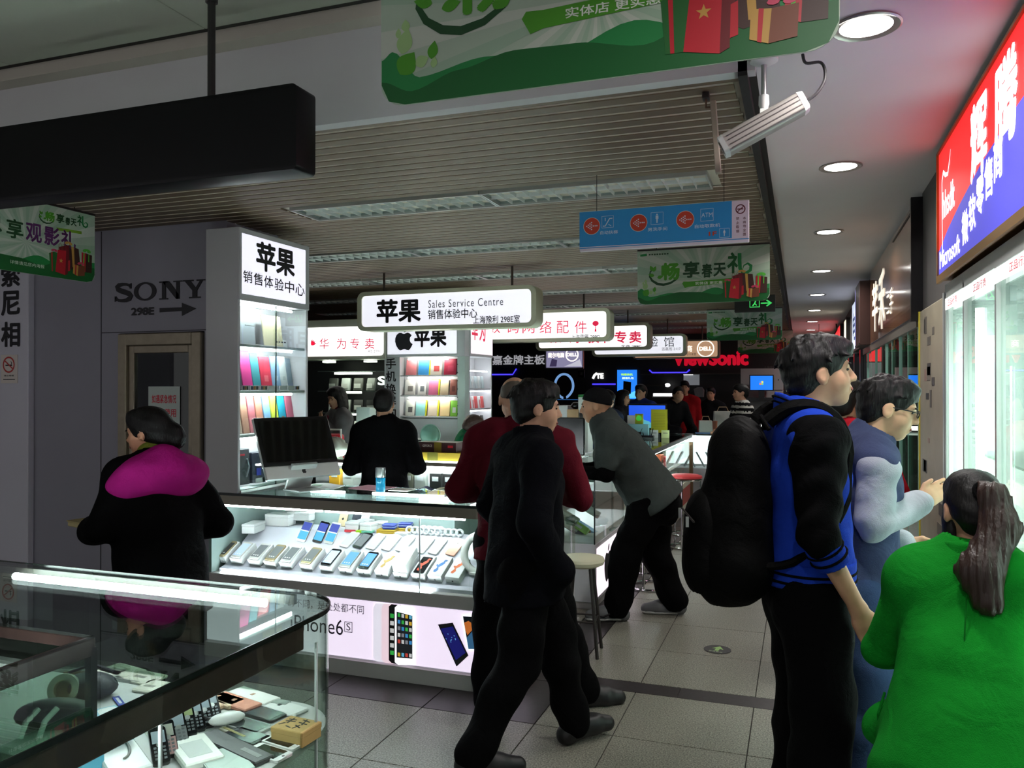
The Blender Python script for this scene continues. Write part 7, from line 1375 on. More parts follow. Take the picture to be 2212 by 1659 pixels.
class Person:
    def __init__(s, label, x, y, heading, h=1.72, bulk=1.0, fem=False, res=.012, skin=(196, 150, 122), group=None, z=0.0):
        s.root = thing('person', label, 'person', (x, y, z), rad(heading - 90), group); s.res = res; s.bulk = bulk; s.fem = fem; s.skin = skin_mat(skin); k = h / 1.75; s.k = k; sw = (.165 if fem else .185) * k * (1 + (bulk - 1) * .5)
        J = dict(pel=(0, 0, .93), waist=(0, .005, 1.08), chest=(0, .0, 1.27), neck=(0, -.02, 1.47), head=(0, .015, 1.635), hipL=(-.09, 0, .90), hipR=(.09, 0, .90), kneeL=(-.1, .03, .49), kneeR=(.1, .03, .49), ankL=(-.1, -.02, .085), ankR=(.1, -.02, .085), toeL=(-.115, .17, .03), toeR=(.115, .17, .03), shL=(-sw / k, -.01, 1.405), shR=(sw / k, -.01, 1.405), elL=(-.235, -.04, 1.12), elR=(.235, -.04, 1.12), wrL=(-.23, .06, .88), wrR=(.23, .06, .88))
        s.J = {n: np.array(v, float) * k for n, v in J.items()}; s.R = rot()
    def pose(s, **kw):
        for n, v in kw.items(): s.J[n] = np.array(v, float)
        return s
    def look(s, yaw=0, pitch=0, roll=0): s.R = rot(yaw, pitch, roll); return s
    def lean(s, deg, pivot='pel', side=0.0):
        """tilt the upper body forward about the pelvis"""
        c = s.J[pivot].copy(); a = rad(deg); b = rad(side)
        for n in ('waist', 'chest', 'neck', 'head', 'shL', 'shR', 'elL', 'elR', 'wrL', 'wrR'):
            p = s.J[n] - c; p = np.array([p[0], p[1] * math.cos(a) + p[2] * math.sin(a), -p[1] * math.sin(a) + p[2] * math.cos(a)]); p = np.array([p[0] * math.cos(b) + p[2] * math.sin(b), p[1], -p[0] * math.sin(b) + p[2] * math.cos(b)]); s.J[n] = p + c
        return s
    # --- primitive lists
    def torso(s):
        J, b, k = s.J, s.bulk, s.k; w = .125 if s.fem else .138; ch = .145 if s.fem else .162; mid = (J['shL'] + J['shR']) / 2; side = J['shR'] - J['shL']; side = side / np.linalg.norm(side); ax = mid - J['pel']; ax /= np.linalg.norm(ax); f = np.cross(ax, side); f /= np.linalg.norm(f)
        return [(Cone(J['pel'] - ax * .03, J['waist'], .158 * b * k, w * b * k, .74, f), .03), (Cone(J['waist'], J['chest'], w * b * k, ch * b * k, .72, f), .04), (Cone(J['chest'], mid - ax * .03, ch * b * k, .125 * b * k, .66, f), .04), (Cone(J['shL'], J['shR'], .06 * k * b ** .5, .06 * k * b ** .5), .05), (Cone(J['neck'], J['shL'] * .75 + J['neck'] * .25, .055 * k, .055 * k), .05), (Cone(J['neck'], J['shR'] * .75 + J['neck'] * .25, .055 * k, .055 * k), .05)]
    def arm(s, S, cuff=1.0):
        J, k, b = s.J, s.k * (.88 if s.fem else 1.0), s.bulk ** .5; w = J['el' + S] + (J['wr' + S] - J['el' + S]) * cuff
        return [(Cone(J['sh' + S], J['el' + S], .055 * k * b, .044 * k * b), .03), (Cone(J['el' + S], w, .044 * k * b, (.044 + (.030 - .044) * cuff) * k * b), .015)]
    def leg(s, S):
        J, k, b = s.J, s.k, s.bulk ** .5; kn, an = J['knee' + S], J['ank' + S]; d = an - kn
        return [(Cone(J['hip' + S], kn, .092 * k * b, .06 * k * b), .05), (Cone(kn, kn + d * .3 + np.array([0, -.012, 0]), .057 * k, .055 * k), .03), (Cone(kn + d * .3 + np.array([0, -.012, 0]), an, .055 * k, .036 * k), .03)]
    def foot(s, S):
        J, k = s.J, s.k; an, t = J['ank' + S], J['toe' + S]; d = t - an; d[2] = 0; d = d / np.linalg.norm(d); heel = an - d * .04 * k; heel[2] = an[2] - .05 * k; tz = t.copy(); ball = an + d * .11 * k; ball[2] = tz[2] + .012 * k
        return [(Cone(an, heel, .036 * k, .032 * k), .02), (Cone(heel, ball, .03 * k, .036 * k), .02), (Cone(ball, tz, .036 * k, .026 * k), .02), (Cone(an, ball, .034 * k, .03 * k), .02)]
    def hand(s, S, dirv=None, up=None, curl=35, spread=1.0):
        J, k = s.J, s.k * (.9 if s.fem else 1.0); w = J['wr' + S]; d = np.array(dirv, float) if dirv is not None else w - J['el' + S]; d = d / np.linalg.norm(d); u = np.array(up if up is not None else (0, .3, 1), float); sgn = 1
        n = u - d * (u @ d); n /= np.linalg.norm(n); t = np.cross(d, n)      # n: thumb side, t: palm normal
        L = []; kn = w + d * .085 * k
        L += [(Cone(w, w + d * .045 * k, .026 * k, .032 * k, .6, t), .02), (Cone(w + d * .04 * k + n * .014 * k, kn + n * .016 * k, .024 * k, .021 * k, .6, t), .015), (Cone(w + d * .04 * k - n * .014 * k, kn - n * .018 * k, .024 * k, .020 * k, .6, t), .015)]
        for i, (off, l, r) in enumerate(((.030, .070, .0086), (.010, .078, .009), (-.010, .073, .0086), (-.029, .058, .0078))):
            b0 = kn + n * off * k * spread - d * .012 * k; c1, c2 = rad(curl), rad(curl * 2); m = b0 + (d * math.cos(c1) + t * math.sin(c1)) * l * .5 * k; e = m + (d * math.cos(c2) + t * math.sin(c2)) * l * .5 * k
            L += [(Cone(b0, m, r * k * 1.08, r * k), .004), (Cone(m, e, r * k, r * k * .85), .004)]
        b0 = w + d * .03 * k + n * .026 * k; m = b0 + (d * .7 + n * .6 + t * .2) * .035 * k; e = m + (d * .95 + n * .1 + t * .35) * .032 * k; L += [(Cone(b0, m, .0125 * k, .0105 * k), .008), (Cone(m, e, .0105 * k, .009 * k), .004)]
        return L
    def hp(s, p): return s.J['head'] + s.R @ (np.array(p, float) * s.k)
    def head_list(s, ears=True):
        k, R = s.k, s.R; E = lambda c, r: Ell(s.hp(c), np.array(r) * k, R); Cn = lambda a, b, r1, r2: Cone(s.hp(a), s.hp(b), r1 * k, r2 * k)
        L = [('u', E((0, -.014, .028), (.077, .096, .088)), .02), ('u', E((0, .03, -.038), (.058, .062, .074)), .03), ('u', E((0, .058, -.092), (.026, .024, .02)), .025), ('u', E((.037, .05, -.03), (.028, .03, .034)), .02), ('u', E((-.037, .05, -.03), (.028, .03, .034)), .02), ('u', E((0, .074, .026), (.05, .02, .016)), .02), ('u', Cn((0, .088, .016), (0, .108, -.026), .008, .013), .012), ('u', E((.011, .096, -.030), (.009, .012, .008)), .006), ('u', E((-.011, .096, -.030), (.009, .012, .008)), .006), ('u', E((0, .086, -.056), (.022, .014, .009)), .01), ('u', E((0, .084, -.069), (.019, .013, .009)), .008), ('s', E((.032, .100, .004), (.017, .014, .011)), .012), ('s', E((-.032, .100, .004), (.017, .014, .011)), .012), ('u', Cone(s.J['neck'] + (s.J['head'] - s.J['neck']) * .05, s.hp((0, -.022, -.055)), .058 * k * (.86 if s.fem else 1.0) * s.bulk ** .5, .054 * k * (.86 if s.fem else 1.0)), .02)]
        if ears:
            for q in (-1, 1): L += [('u', E((q * .079, -.012, -.008), (.011, .021, .032)), .008), ('s', E((q * .092, -.008, -.004), (.009, .011, .017)), .006)]
        return L
    def bounds(s, pad=.22): P = np.array(list(s.J.values())); return P.min(0) - pad, P.max(0) + pad
    def body(s, hands=True, ears=True, handL=None, handR=None, only=None):
        lo, hi = s.bounds(); lo[2] = max(lo[2], -.02); f = Field(lo, hi, s.res)
        for p, k in s.torso(): f.add(p, k)
        for S in 'LR':
            for p, k in s.arm(S) + s.leg(S) + s.foot(S): f.add(p, k, -.006)
            if hands:
                for p, k in s.hand(S, **((handL if S == 'L' else handR) or {})): f.add(p, max(k, s.res * .5))
        for op, p, k in s.head_list(ears): f.add(p, max(k, s.res * .6), 0, op)
        return f.mesh('body', s.skin, s.root)
    def garment(s, name, m, prims, grow=.014, cuts=(), subs=(), ripple=.004, f=28, extra=(), seed=1, res=None):
        P = [q[0] for q in list(prims) + list(extra)]; lo = np.min([p.box()[0] for p in P], 0) - grow - .03; hi = np.max([p.box()[1] for p in P], 0) + grow + .03; F_ = Field(lo, hi, res or s.res)
        for p, k in prims: F_.add(p, k, grow)
        for p, k in extra: F_.add(p, k, 0)
        F_.ripple(ripple, f, seed)
        for p, k in subs: F_.add(p, k, 0, 's')
        for n, c in cuts: F_.cut(n, c)
        return F_.mesh(name, m, s.root)
    def trousers(s, m, grow=.016, top=None, flare=.012, ripple=.005, seed=2):
        J = s.J; pr = []
        for S in 'LR':
            pr += s.leg(S); an = J['ank' + S]; kn = J['knee' + S]; pr += [(Cone(kn, an + (an - kn) * .03, .064 * s.k + flare * .8, .047 * s.k + flare), .03), (Cone(J['hip' + S], kn, .094 * s.k, .064 * s.k + flare * .8), .04)]
        pr.append(s.torso()[0]); ax = np.array(top[0]) if top else np.array([0, 0, 1.0]); c = np.array(top[1]) if top else J['waist']
        return s.garment('trousers', m, pr, grow, [(ax, c), ((0, 0, -1), (0, 0, min(J['ankL'][2], J['ankR'][2]) * .35))], ripple=ripple, seed=seed)
    def shoes(s, m, sole=None, grow=.012):
        for S in 'LR':
            z = min(s.J['toe' + S][2], s.J['ank' + S][2] - .05) - .036
            o = s.garment('shoe', m, s.foot(S), grow, [((0, 0, -1), (0, 0, max(0.0, z))), ((0, 0, 1), (0, 0, s.J['ank' + S][2] + .02))], ripple=0)
            if sole: s.garment('sole', sole, [(q[0].grown(.004), q[1]) for q in s.foot(S)[1:3]], grow, [((0, 0, -1), (0, 0, max(0.0, z))), ((0, 0, 1), (0, 0, max(0.0, z) + .026))], ripple=0).parent = o
    def neck_sub(s, r=.07): return (Cone(s.J['neck'] + (s.J['head'] - s.J['neck']) * .25, s.J['head'], r * s.k, r * s.k * 1.1), .01)
    def top(s, m, name='jacket', grow=.016, hem=None, sleeves=1.0, ripple=.005, collar=True, extra=(), seed=3, arms=True, cuts=(), f=28):
        J = s.J; pr = list(s.torso()); mid = (J['shL'] + J['shR']) / 2; ax = mid - J['pel']; ax /= np.linalg.norm(ax); c = J['pel'] + ax * (hem if hem is not None else -.06)
        pr.append((Cone(J['pel'] + ax * ((hem or -.06) - .03), J['waist'], .176 * s.bulk * s.k, (.135 if s.fem else .148) * s.bulk * s.k, .76, s.torso()[0][0].f), .03))
        if arms:
            for S in 'LR': pr += s.arm(S, sleeves)
        if collar: pr.append((Cone(J['neck'] - (J['head'] - J['neck']) * .1, J['neck'] + (J['head'] - J['neck']) * .22, .064 * s.k, .06 * s.k), .03))
        F_cuts = list(cuts) + ([(-ax, c)] if arms is False or min(J['wrL'] @ ax, J['wrR'] @ ax) > c @ ax - .0 else [])
        if not F_cuts: return s.garment(name, m, pr, grow, [(-ax, c - ax * .0)] if False else [], [s.neck_sub()], ripple, f, extra, seed)
        return s.garment(name, m, pr, grow, F_cuts, [s.neck_sub()], ripple, f, extra, seed)
    def hair(s, m=M_hair, style='short', name='hair', extra=(), vol=1.0, res=None, seed=4, strands=0):
        k, R = s.k, s.R; E = lambda c, r: Ell(s.hp(c), np.array(r) * k, R); h = res or max(.006, s.res * .8); P = []
        if style in ('short', 'long', 'bob', 'pony'): P += [(E((0, -.02, .040), (.086 * vol, .105 * vol, .092 * vol)), .02), (E((0, .03, .085), (.066 * vol, .07, .045 * vol)), .03), (E((0, -.065, -.01), (.074, .055, .075)), .03)]
        if style == 'bald': P += [(E((0, -.022, .02), (.0795, .0955, .083)), .02)]
        if style == 'long': P += [(E((0, -.05, -.08), (.095, .06, .12)), .04), (E((.07, .0, -.06), (.026, .05, .11)), .03), (E((-.07, .0, -.06), (.026, .05, .11)), .03)]
        if style == 'bob': P += [(E((0, -.035, -.03), (.098, .085, .085)), .04)]
        P += list(extra); lo = np.min([p[0].box()[0] for p in P], 0) - .02; hi = np.max([p[0].box()[1] for p in P], 0) + .02; F_ = Field(lo, hi, h)
        for p, kk in P: F_.add(p, kk)
        F_.ripple(.0011, 150, seed); F_.ripple(.0012, 55, seed + 1)
        if style == 'bald': F_.cut(-(R @ np.array([0, -.5, 1.0])), s.hp((0, 0, .0)) + R @ np.array([0, -.03, .0])); F_.cut(R @ np.array([0, 0.3, 1.0]), s.hp((0, 0, .075)))
        elif style in ('short',): F_.add(E((0, .105, -.055), (.080, .075, .108)), .012, 0, 's'); F_.cut(-(R @ np.array([0, -.55, 1.0])), s.hp((0, -.05, -.065))); [F_.add(E((q * .088, -.006, -.02), (.022, .026, .044)), .008, 0, 's') for q in (-1, 1)]
        elif style in ('long', 'bob', 'pony'): F_.add(E((0, .11, -.05), (.066, .078, .105)), .012, 0, 's')
        rs = np.random.RandomState(seed)
        for i in range(strands):                # loose tufts over the crown, the fringe and the nape
            ph = rs.rand() * 2 * PI; el = rad(rs.uniform(8, 72)); dn = rs.uniform(.025, .05); P0 = np.array([math.cos(ph) * math.cos(el) * .084 * vol, math.sin(ph) * math.cos(el) * .103 * vol - .02, math.sin(el) * .094 * vol + .038]); P1 = P0 * np.array([1.03, 1.02, 1]) + np.array([math.cos(ph) * .016 + rs.uniform(-.02, .02), math.sin(ph) * .016 + rs.uniform(-.012, .012), -dn])
            if math.sin(ph) > .3: P1[2] = max(P1[2], .052)
            elif P1[2] < .03: P1[2] = .03
            F_.add(Cone(s.hp(P0), s.hp(P1), .010 * k, .0028 * k), .008)
        return F_.mesh(name, m, s.root)
    def face(s, brows=True, lips=True, m=M_hair):
        k, R = s.k, s.R
        M4 = Matrix([list(R[0]) + [0], list(R[1]) + [0], list(R[2]) + [0], [0, 0, 0, 1]])
        for q in (-1, 1):
            c = s.hp((q * .031, .0805, .005)); MB().ell(tuple(c), (.0125 * k, .0075 * k, .0048 * k), 10, 6, M4).build('eye', M_eye, s.root, smooth='full')
            if brows: c = s.hp((q * .033, .0895, .025)); MB().ell(tuple(c), (.019 * k, .006 * k, .0036 * k), 10, 6, M4 @ Matrix.Rotation(q * .12, 4, 'Y')).build('eyebrow', m, s.root, smooth='full')
        if lips: c = s.hp((0, .0935, -.0615)); MB().ell(tuple(c), (.021 * k, .0075 * k, .0085 * k), 12, 6, M4).build('lips', M_lip, s.root, smooth='full')
M_blackc = cloth('black_cloth', (5, 5, 6)); M_blackp = cloth('black_trousers', (5, 5, 6)); M_navy = cloth('navy_coat', (6, 7, 12)); M_shoe = mat('shoe_black', (20, 20, 21), .5); M_jean = cloth('jeans', (58, 76, 110), .4, 260)

# ---- man walking past the counter in a dark coat
p = Person('man in a dark navy coat walking past the phone counter, hands in pockets', -1.135, 3.335, 40, 1.66, 1.08, res=.009)
p.pose(pel=(0, 0, .87), waist=(0, .01, 1.02), chest=(0, .02, 1.19), neck=(0, .03, 1.375), head=(0, .06, 1.53), shL=(-.195, .0, 1.31), shR=(.195, .0, 1.31), hipL=(-.09, .03, .86), hipR=(.09, -.02, .86), kneeL=(-.09, .19, .48), kneeR=(.09, -.06, .46), ankL=(-.08, .27, .09), ankR=(.085, -.26, .105), toeL=(-.10, .45, .055), toeR=(.10, -.07, .03), elL=(-.28, -.06, 1.08), elR=(.285, -.07, 1.07), wrL=(-.21, .06, .89), wrR=(.21, .05, .88)).look(-12, -4)
p.body(hands=False); p.trousers(M_blackp, .016, ripple=.006); p.shoes(M_shoe)
ex = [(Cone((0, -.0, .70), (0, .01, 1.02), .205, .175, .8), .05), (Cone((-.23, .09, .86), (-.17, .06, .80), .05, .05), .04), (Cone((.23, .08, .86), (.17, .05, .80), .05, .05), .04)]
p.top(M_navy, 'coat', .024, -.19, 1.0, .006, extra=ex, cuts=[((0, .12, -1), (0, 0, .715))], f=20); p.garment('collar', M_navy, [(Cone(p.J['neck'] + np.array([0, -.01, .0]), p.J['neck'] + np.array([0, .0, .05]), .075, .082), .02)], .0, [((0, .25, 1), tuple(p.J['neck'] + np.array([0, 0, .055])))], [(Cone(p.J['neck'] + np.array([0, .02, -.1]), p.J['head'], .06, .07), .01)], .002); p.hair(vol=1.05, style='short', strands=90); p.face()

# ---- man in maroon leaning at the corner
p = Person('balding man in a maroon shirt leaning over the phone counter, back turned', -1.33, 3.78, 101, 1.69, 1.18, res=.011)
p.lean(9).pose(kneeL=(-.13, .03, .48), ankL=(-.15, -.0, .085), toeL=(-.2, .17, .03), kneeR=(.2, .07, .48), ankR=(.33, .15, .085), toeR=(.5, .22, .03), elL=(-.30, .05, 1.10), elR=(.31, .06, 1.08), wrL=(-.17, .27, 1.055), wrR=(.17, .27, 1.045)); J = p.J; J['head'] = J['head'] + np.array([-.03, .02, -.01]); p.look(12, -22)
p.body(); p.trousers(M_blackp, .016); p.shoes(M_shoe); p.top(cloth('maroon_shirt', (92, 22, 34), .3), 'shirt', .018, -.13, .97, .006); p.hair(mat('hair_grey_stubble', (92, 84, 74), .7), 'bald')

# ---- man in knit cap leaning on the end counter
p = Person('man in a black knit cap and grey shirt leaning his elbows on a counter', -.985, 5.70, 194, 1.76, 1.2, res=.011, skin=(198, 150, 118))
p.pose(pel=(0, 0, .87), waist=(0, .10, 1.02), chest=(0, .21, 1.17), neck=(0, .33, 1.37), head=(0, .40, 1.49), shL=(-.19, .30, 1.29), shR=(.19, .30, 1.29), hipL=(-.09, .02, .85), hipR=(.09, -.02, .85), kneeL=(-.1, .19, .47), kneeR=(.09, -.02, .46), ankL=(-.1, .25, .09), ankR=(.09, -.16, .10), toeL=(-.12, .44, .035), toeR=(.10, .04, .035), elL=(-.22, .33, 1.03), elR=(.24, .34, 1.035), wrL=(-.1, .53, 1.035), wrR=(.06, .52, 1.035)).look(-8, -6)
p.body(handL=dict(dirv=(.25, 1, .05), up=(1, .2, .6), curl=45), handR=dict(dirv=(-.3, 1, .1), up=(-.6, .2, .8), curl=50)); p.trousers(M_blackp, .022, ((0, .5, 1), (0, .02, .90)), .022, .006); p.shoes(mat('shoe_grey', (104, 106, 108), .6), mat('sole_white', (206, 206, 204), .5))
M_gsh = cloth('grey_shirt', (66, 72, 70), .25); sv = []
for S in 'LR': sv += p.arm(S, .95)
p.garment('undershirt', M_blackc, sv, .009, ripple=.003); pr = []
for S in 'LR': pr.append(p.arm(S)[0])
p.top(M_gsh, 't_shirt', .03, -.09, 1.0, .006, arms=False, extra=[(Cone((0, -.03, .80), (0, .12, 1.03), .222, .2, .86), .04), (Cone(p.J['shL'], p.J['shL'] * .3 + p.J['elL'] * .7, .09, .083), .04), (Cone(p.J['shR'], p.J['shR'] * .3 + p.J['elR'] * .7, .09, .083), .04)])
E_ = lambda c, r: Ell(p.hp(c), np.array(r) * p.k, p.R); F_ = Field(p.hp((0, 0, .05)) - .16, p.hp((0, 0, .05)) + .16, .008); F_.add(E_((0, -.015, .034), (.090, .108, .100)), .02); F_.cut(-(p.R @ np.array([0, -.32, 1.0])), p.hp((0, 0, .028))); F_.mesh('knit_cap', cloth('knit_black', (24, 24, 26), .6, 160), p.root); p.face(lips=False)
for S in 'LR':
    t_, a_ = p.J['toe' + S], p.J['ank' + S]; sd_ = -1 if S == 'L' else 1; mb = MB(); c_ = (t_ + a_) / 2
    mb.tube([(c_[0] + sd_ * .052, c_[1] + .05, .045), (c_[0] + sd_ * .054, c_[1] + .0, .04), (c_[0] + sd_ * .054, c_[1] - .06, .07)], [.003, .008, .003], 6); mb.build('side_stripe', M_ink, p.root)

# ---- young man in the blue varsity jacket
p = Person('young man in a blue and black varsity jacket looking up, hand in pocket', .015, 3.0, 15, 1.80, 1.03, res=.0075, skin=(204, 156, 126))
p.pose(elR=(.255, -.03, 1.145), wrR=(.20, .115, .90), elL=(-.26, -.02, 1.145), wrL=(-.2, .12, .91)); p.J['head'] = p.J['head'] + np.array([.0, .035, -.012]); p.J['neck'] = p.J['neck'] + np.array([0, .01, 0]); p.look(-2, 6)
p.body(handR=dict(dirv=(-.2, .45, -.95), up=(0, 1, .3), curl=20), handL=dict(dirv=(.2, .45, -.95), up=(0, 1, .3), curl=20)); p.trousers(cloth('black_jeans', (5, 5, 6)), .018, ((0, 0, 1), (0, 0, 1.0)), .016); p.shoes(M_shoe)
M_vb = cloth('varsity_blue', (28, 58, 168), .35, 260); M_vk = cloth('varsity_black', (5, 5, 6), .35, 260)
p.top(M_vb, 'jacket', .022, .06, 1.0, .005, arms=False, collar=False)
for S in 'LR':
    pr = p.arm(S, .10); pr[0] = (Cone(p.J['sh' + S], p.J['el' + S], .055 * p.k + .025, .044 * p.k + .009), .03); p.garment('sleeve', M_vk, pr, .013, ripple=.005, f=40, seed=7)
    e, w = p.J['el' + S], p.J['wr' + S]; u = (w - e) / np.linalg.norm(w - e); c0, c1 = e + (w - e) * .08, e + (w - e) * .36
    o = p.garment('cuff', M_vb, [(Cone(c0, c1, .06, .056), .01)], .0, [(-u, c0), (u, c1)], ripple=0)
    for t_ in (.16, .26):
        c = e + (w - e) * t_; a_ = np.cross(u, (0, 0, 1)); a_ /= np.linalg.norm(a_); b2 = np.cross(u, a_); MB().tube([tuple(c + (a_ * math.cos(x_) + b2 * math.sin(x_)) * .0595) for x_ in [2 * PI * i / 20 for i in range(20)]], .0045, 6, closed=True).build('knit_stripe', M_vk, p.root)
ax = np.array([0, 0, 1.0])
hemc = p.J['pel'] + np.array([0, 0, .035]); F0 = p.torso()[0][0]
p.garment('waistband', M_vb, [(Cone(hemc - ax * .05, hemc + ax * .06, .186 * p.k, .188 * p.k, .78, F0.f), .01)], .012, [((0, 0, -1), hemc - ax * .045), ((0, 0, 1), hemc + ax * .045)], ripple=0)
for dz in (-.02, .008): MB().tube([(.2055 * math.cos(x_), hemc[1] + .1605 * math.sin(x_), hemc[2] + dz) for x_ in [2 * PI * i / 32 for i in range(32)]], .005, 6, closed=True).build('knit_stripe', M_vk, p.root)
nk = p.J['neck']
p.garment('collar', M_vb, [(Cone(nk + np.array([0, -.012, -.02]), nk + np.array([0, -.004, .1]), .088, .088), .02)], 0, [((0, .5, 1), tuple(nk + np.array([0, 0, .052])))], [(Cone(nk + np.array([0, .02, -.05]), p.J['head'] + np.array([0, .03, 0]), .064, .08), .01)], .0)
for dz in (.018, .036): MB().tube([(.0895 * math.cos(x_), nk[1] - .009 + .0895 * math.sin(x_), nk[2] + dz - .045 * math.sin(x_)) for x_ in [2 * PI * i / 28 for i in range(28)]], .0035, 6, closed=True).build('knit_stripe', M_vk, p.root)
p.hair(vol=1.04, style='short', strands=110, extra=[(Ell(p.hp((.0, .075, .075)), np.array((.06, .04, .03)) * p.k, p.R), .03)]); p.face()
varsity = p
# his backpack: a thing of its own, worn on the back
bp = thing('backpack', 'black backpack worn by the young man in the blue jacket', 'backpack', (.015, 3.0, .945), rad(15 - 90)); M_bag = cloth('bag_nylon', (5, 5, 5), .3, 200, .7)
F_ = Field((-.22, -.46, -.06), (.22, -.1, .62), .009); F_.add(Cone((0, -.235, .10), (0, -.225, .42), .175, .15, .72), .03); F_.add(Cone((0, -.29, .06), (0, -.285, .2), .15, .14, .7), .05); F_.add(Cone((-.08, -.235, .05), (.08, -.235, .05), .1, .1), .05); F_.ripple(.004, 25, 3); F_.mesh('bag_body', M_bag, bp)
F_ = Field((-.18, -.50, -.02), (.18, -.3, .30), .009); F_.add(Cone((0, -.35, .06), (0, -.345, .20), .125, .12, .6), .03); F_.mesh('front_pocket', M_bag, bp)
for q in (-1, 1):
    mb = MB(); mb.tube(smooth_path([(q * .10, -.15, .56), (q * .115, -.09, .605), (q * .12, -.01, .612), (q * .12, .06, .575), (q * .118, .1, .49), (q * .122, .1, .38), (q * .15, .08, .27), (q * .178, .0, .17), (q * .175, -.09, .1), (q * .15, -.17, .08)], 3), [.025] * 14 + [.02] * 4 + [.014] * 10, 8); mb.build('shoulder_strap', M_bag, bp, smooth=True)
MB().tube([(.03, -.13, .53), (.0, -.15, .575), (-.03, -.13, .53)], .008, 8).build('grab_handle', M_bag, bp); MB().tube([(.12, -.40, .22), (.0, -.425, .25), (-.12, -.40, .22)], .004, 6).build('zipper', M_steel, bp)
for q in (-.1, .1): B('zip_pull', M_alu, bp, q - .004, q + .004, -.425, -.415, .2, .235)

# ---- man with glasses reaching to the bright showcase
p = Person('young man in glasses and pale grey sleeves reaching toward the bright showcase', .20, 3.38, 9, 1.675, 1.0, res=.0065, skin=(214, 170, 136))
p.lean(6).pose(elR=(.19, .02, 1.125), wrR=(.03, .225, 1.19), elL=(-.23, .02, 1.08), wrL=(-.16, .22, 1.0)); p.J['head'] = p.J['head'] + np.array([.02, .03, -.02]); p.look(-6, -14)
p.body(handR=dict(dirv=(-.28, .5, .25), up=(-.3, -.2, 1), curl=8)); p.trousers(M_jean, .016); p.shoes(M_shoe)
M_gs = cloth('pale_grey_knit', (176, 180, 190), .35, 260); M_vest = cloth('slate_vest', (66, 74, 104), .35)
p.top(M_vest, 'vest', .02, -.12, 1.0, .005, arms=False)
for S in 'LR': p.garment('sleeve', M_gs, [(q[0].grown(.008), q[1]) for q in p.arm(S, .96)], .014, ripple=.0035, f=40, seed=9)
p.garment('collar', M_vest, [(Cone(p.J['neck'] + np.array([0, -.01, -.02]), p.J['neck'] + np.array([0, .005, .03]), .078, .075), .02)], 0, [((0, .3, 1), tuple(p.J['neck'] + np.array([0, 0, .035])))], [(Cone(p.J['neck'] + np.array([0, .02, -.05]), p.J['head'], .06, .07), .01)], 0)
p.hair(vol=1.01, style='short', strands=80); p.face()
g = MB(); k = p.k
for q in (-1, 1):
    pts = [(q * .033 + .021 * math.cos(x_), .104, .004 + .0135 * math.sin(x_)) for x_ in [2 * PI * i / 20 for i in range(20)]]; g.tube([tuple(p.hp(v)) for v in pts], .0018, 6, closed=True); g.tube([tuple(p.hp(v)) for v in ((q * .054, .102, .008), (q * .074, .07, .010), (q * .082, -.005, .008), (q * .083, -.02, -.006))], .0022, 6)
g.tube([tuple(p.hp(v)) for v in ((-.012, .106, .006), (0, .111, .009), (.012, .106, .006))], .0018, 6); g_ = g.build('eyeglasses', M_ink, p.root)
eg = g_
for q in (-1, 1): MB().tube([tuple(p.hp((q * .033, .1035, .004))), tuple(p.hp((q * .033, .1045, .004)))], .0185 * .8, 16).build('lens', glass('spectacle_glass', (240, 244, 246), 1.0, base=.04), eg)

# ---- woman in the green coat stooping
p = Person('woman in a bright green wool coat stooping, ponytail over her back', .435, 2.50, 74, 1.62, .95, True, res=.0085, skin=(200, 152, 124))
p.pose(pel=(0, -.12, .66), waist=(0, -.04, .80), chest=(0, .02, .95), neck=(0, .09, 1.13), head=(-.005, .13, 1.265), shL=(-.152, .05, 1.055), shR=(.152, .05, 1.055), hipL=(-.09, -.08, .62), hipR=(.09, -.08, .62), kneeL=(-.16, .26, .48), kneeR=(.11, .26, .46), ankL=(-.15, .02, .09), ankR=(.13, .02, .09), toeL=(-.18, .18, .03), toeR=(.15, .18, .03), elL=(-.245, .12, .83), elR=(.2, .15, .84), wrL=(-.16, .30, .80), wrR=(.15, .30, .80)).look(24, -14)
p.body(); p.trousers(M_jean, .014, ((0, 0, 1), (0, 0, .74))); p.shoes(M_shoe)
M_gr = cloth('green_wool', (18, 128, 36), .5, 300); ex = [(Cone((0, -.14, .60), (0, -.04, .82), .235, .175, .85), .06), (Cone((-.2, .05, .62), (-.05, -.1, .66), .09, .12), .05), (Cone((.2, .05, .62), (.05, -.1, .66), .09, .12), .05)]
p.top(M_gr, 'coat', .028, -.1, .92, .006, extra=ex, cuts=[((0, .35, -1), (0, -.1, .545))], f=18)
p.garment('collar', M_gr, [(Cone(p.J['neck'] + np.array([0, -.02, -.015]), p.J['neck'] + np.array([0, .0, .045]), .083, .084), .02)], 0, [((0, .2, 1), tuple(p.J['neck'] + np.array([0, 0, .05])))], [(Cone(p.J['neck'] + np.array([0, .02, -.1]), p.J['head'], .056, .07), .01)], .002)
MB().tube([(-.215, -.055, .61), (-.225, -.04, .69), (-.215, .0, .74)], .004, 6).build('pocket_seam', cloth('green_seam', (8, 96, 24)), p.root); MB().tube([(.002, -.215, .66), (.002, -.175, .80), (.002, -.135, .95), (.002, -.085, 1.07)], .0022, 6).build('back_seam', cloth('green_seam', (8, 96, 24)), p.root)
tl = [p.hp((0, -.105, .06)), p.hp((.01, -.15, .03)), p.hp((.02, -.155, -.06)), p.J['neck'] + np.array([.03, -.145, .0]), p.J['neck'] + np.array([.05, -.16, -.07])]; exh = [(Cone(tl[i], tl[i + 1], (.022, .036, .046, .054)[i], (.036, .046, .054, .04)[i], .7), .02) for i in range(4)]
p.hair(M_hair, 'pony', vol=.95, extra=[(Ell(p.hp((-.065, .02, -.05)), np.array((.02, .03, .07)), p.R), .02)])
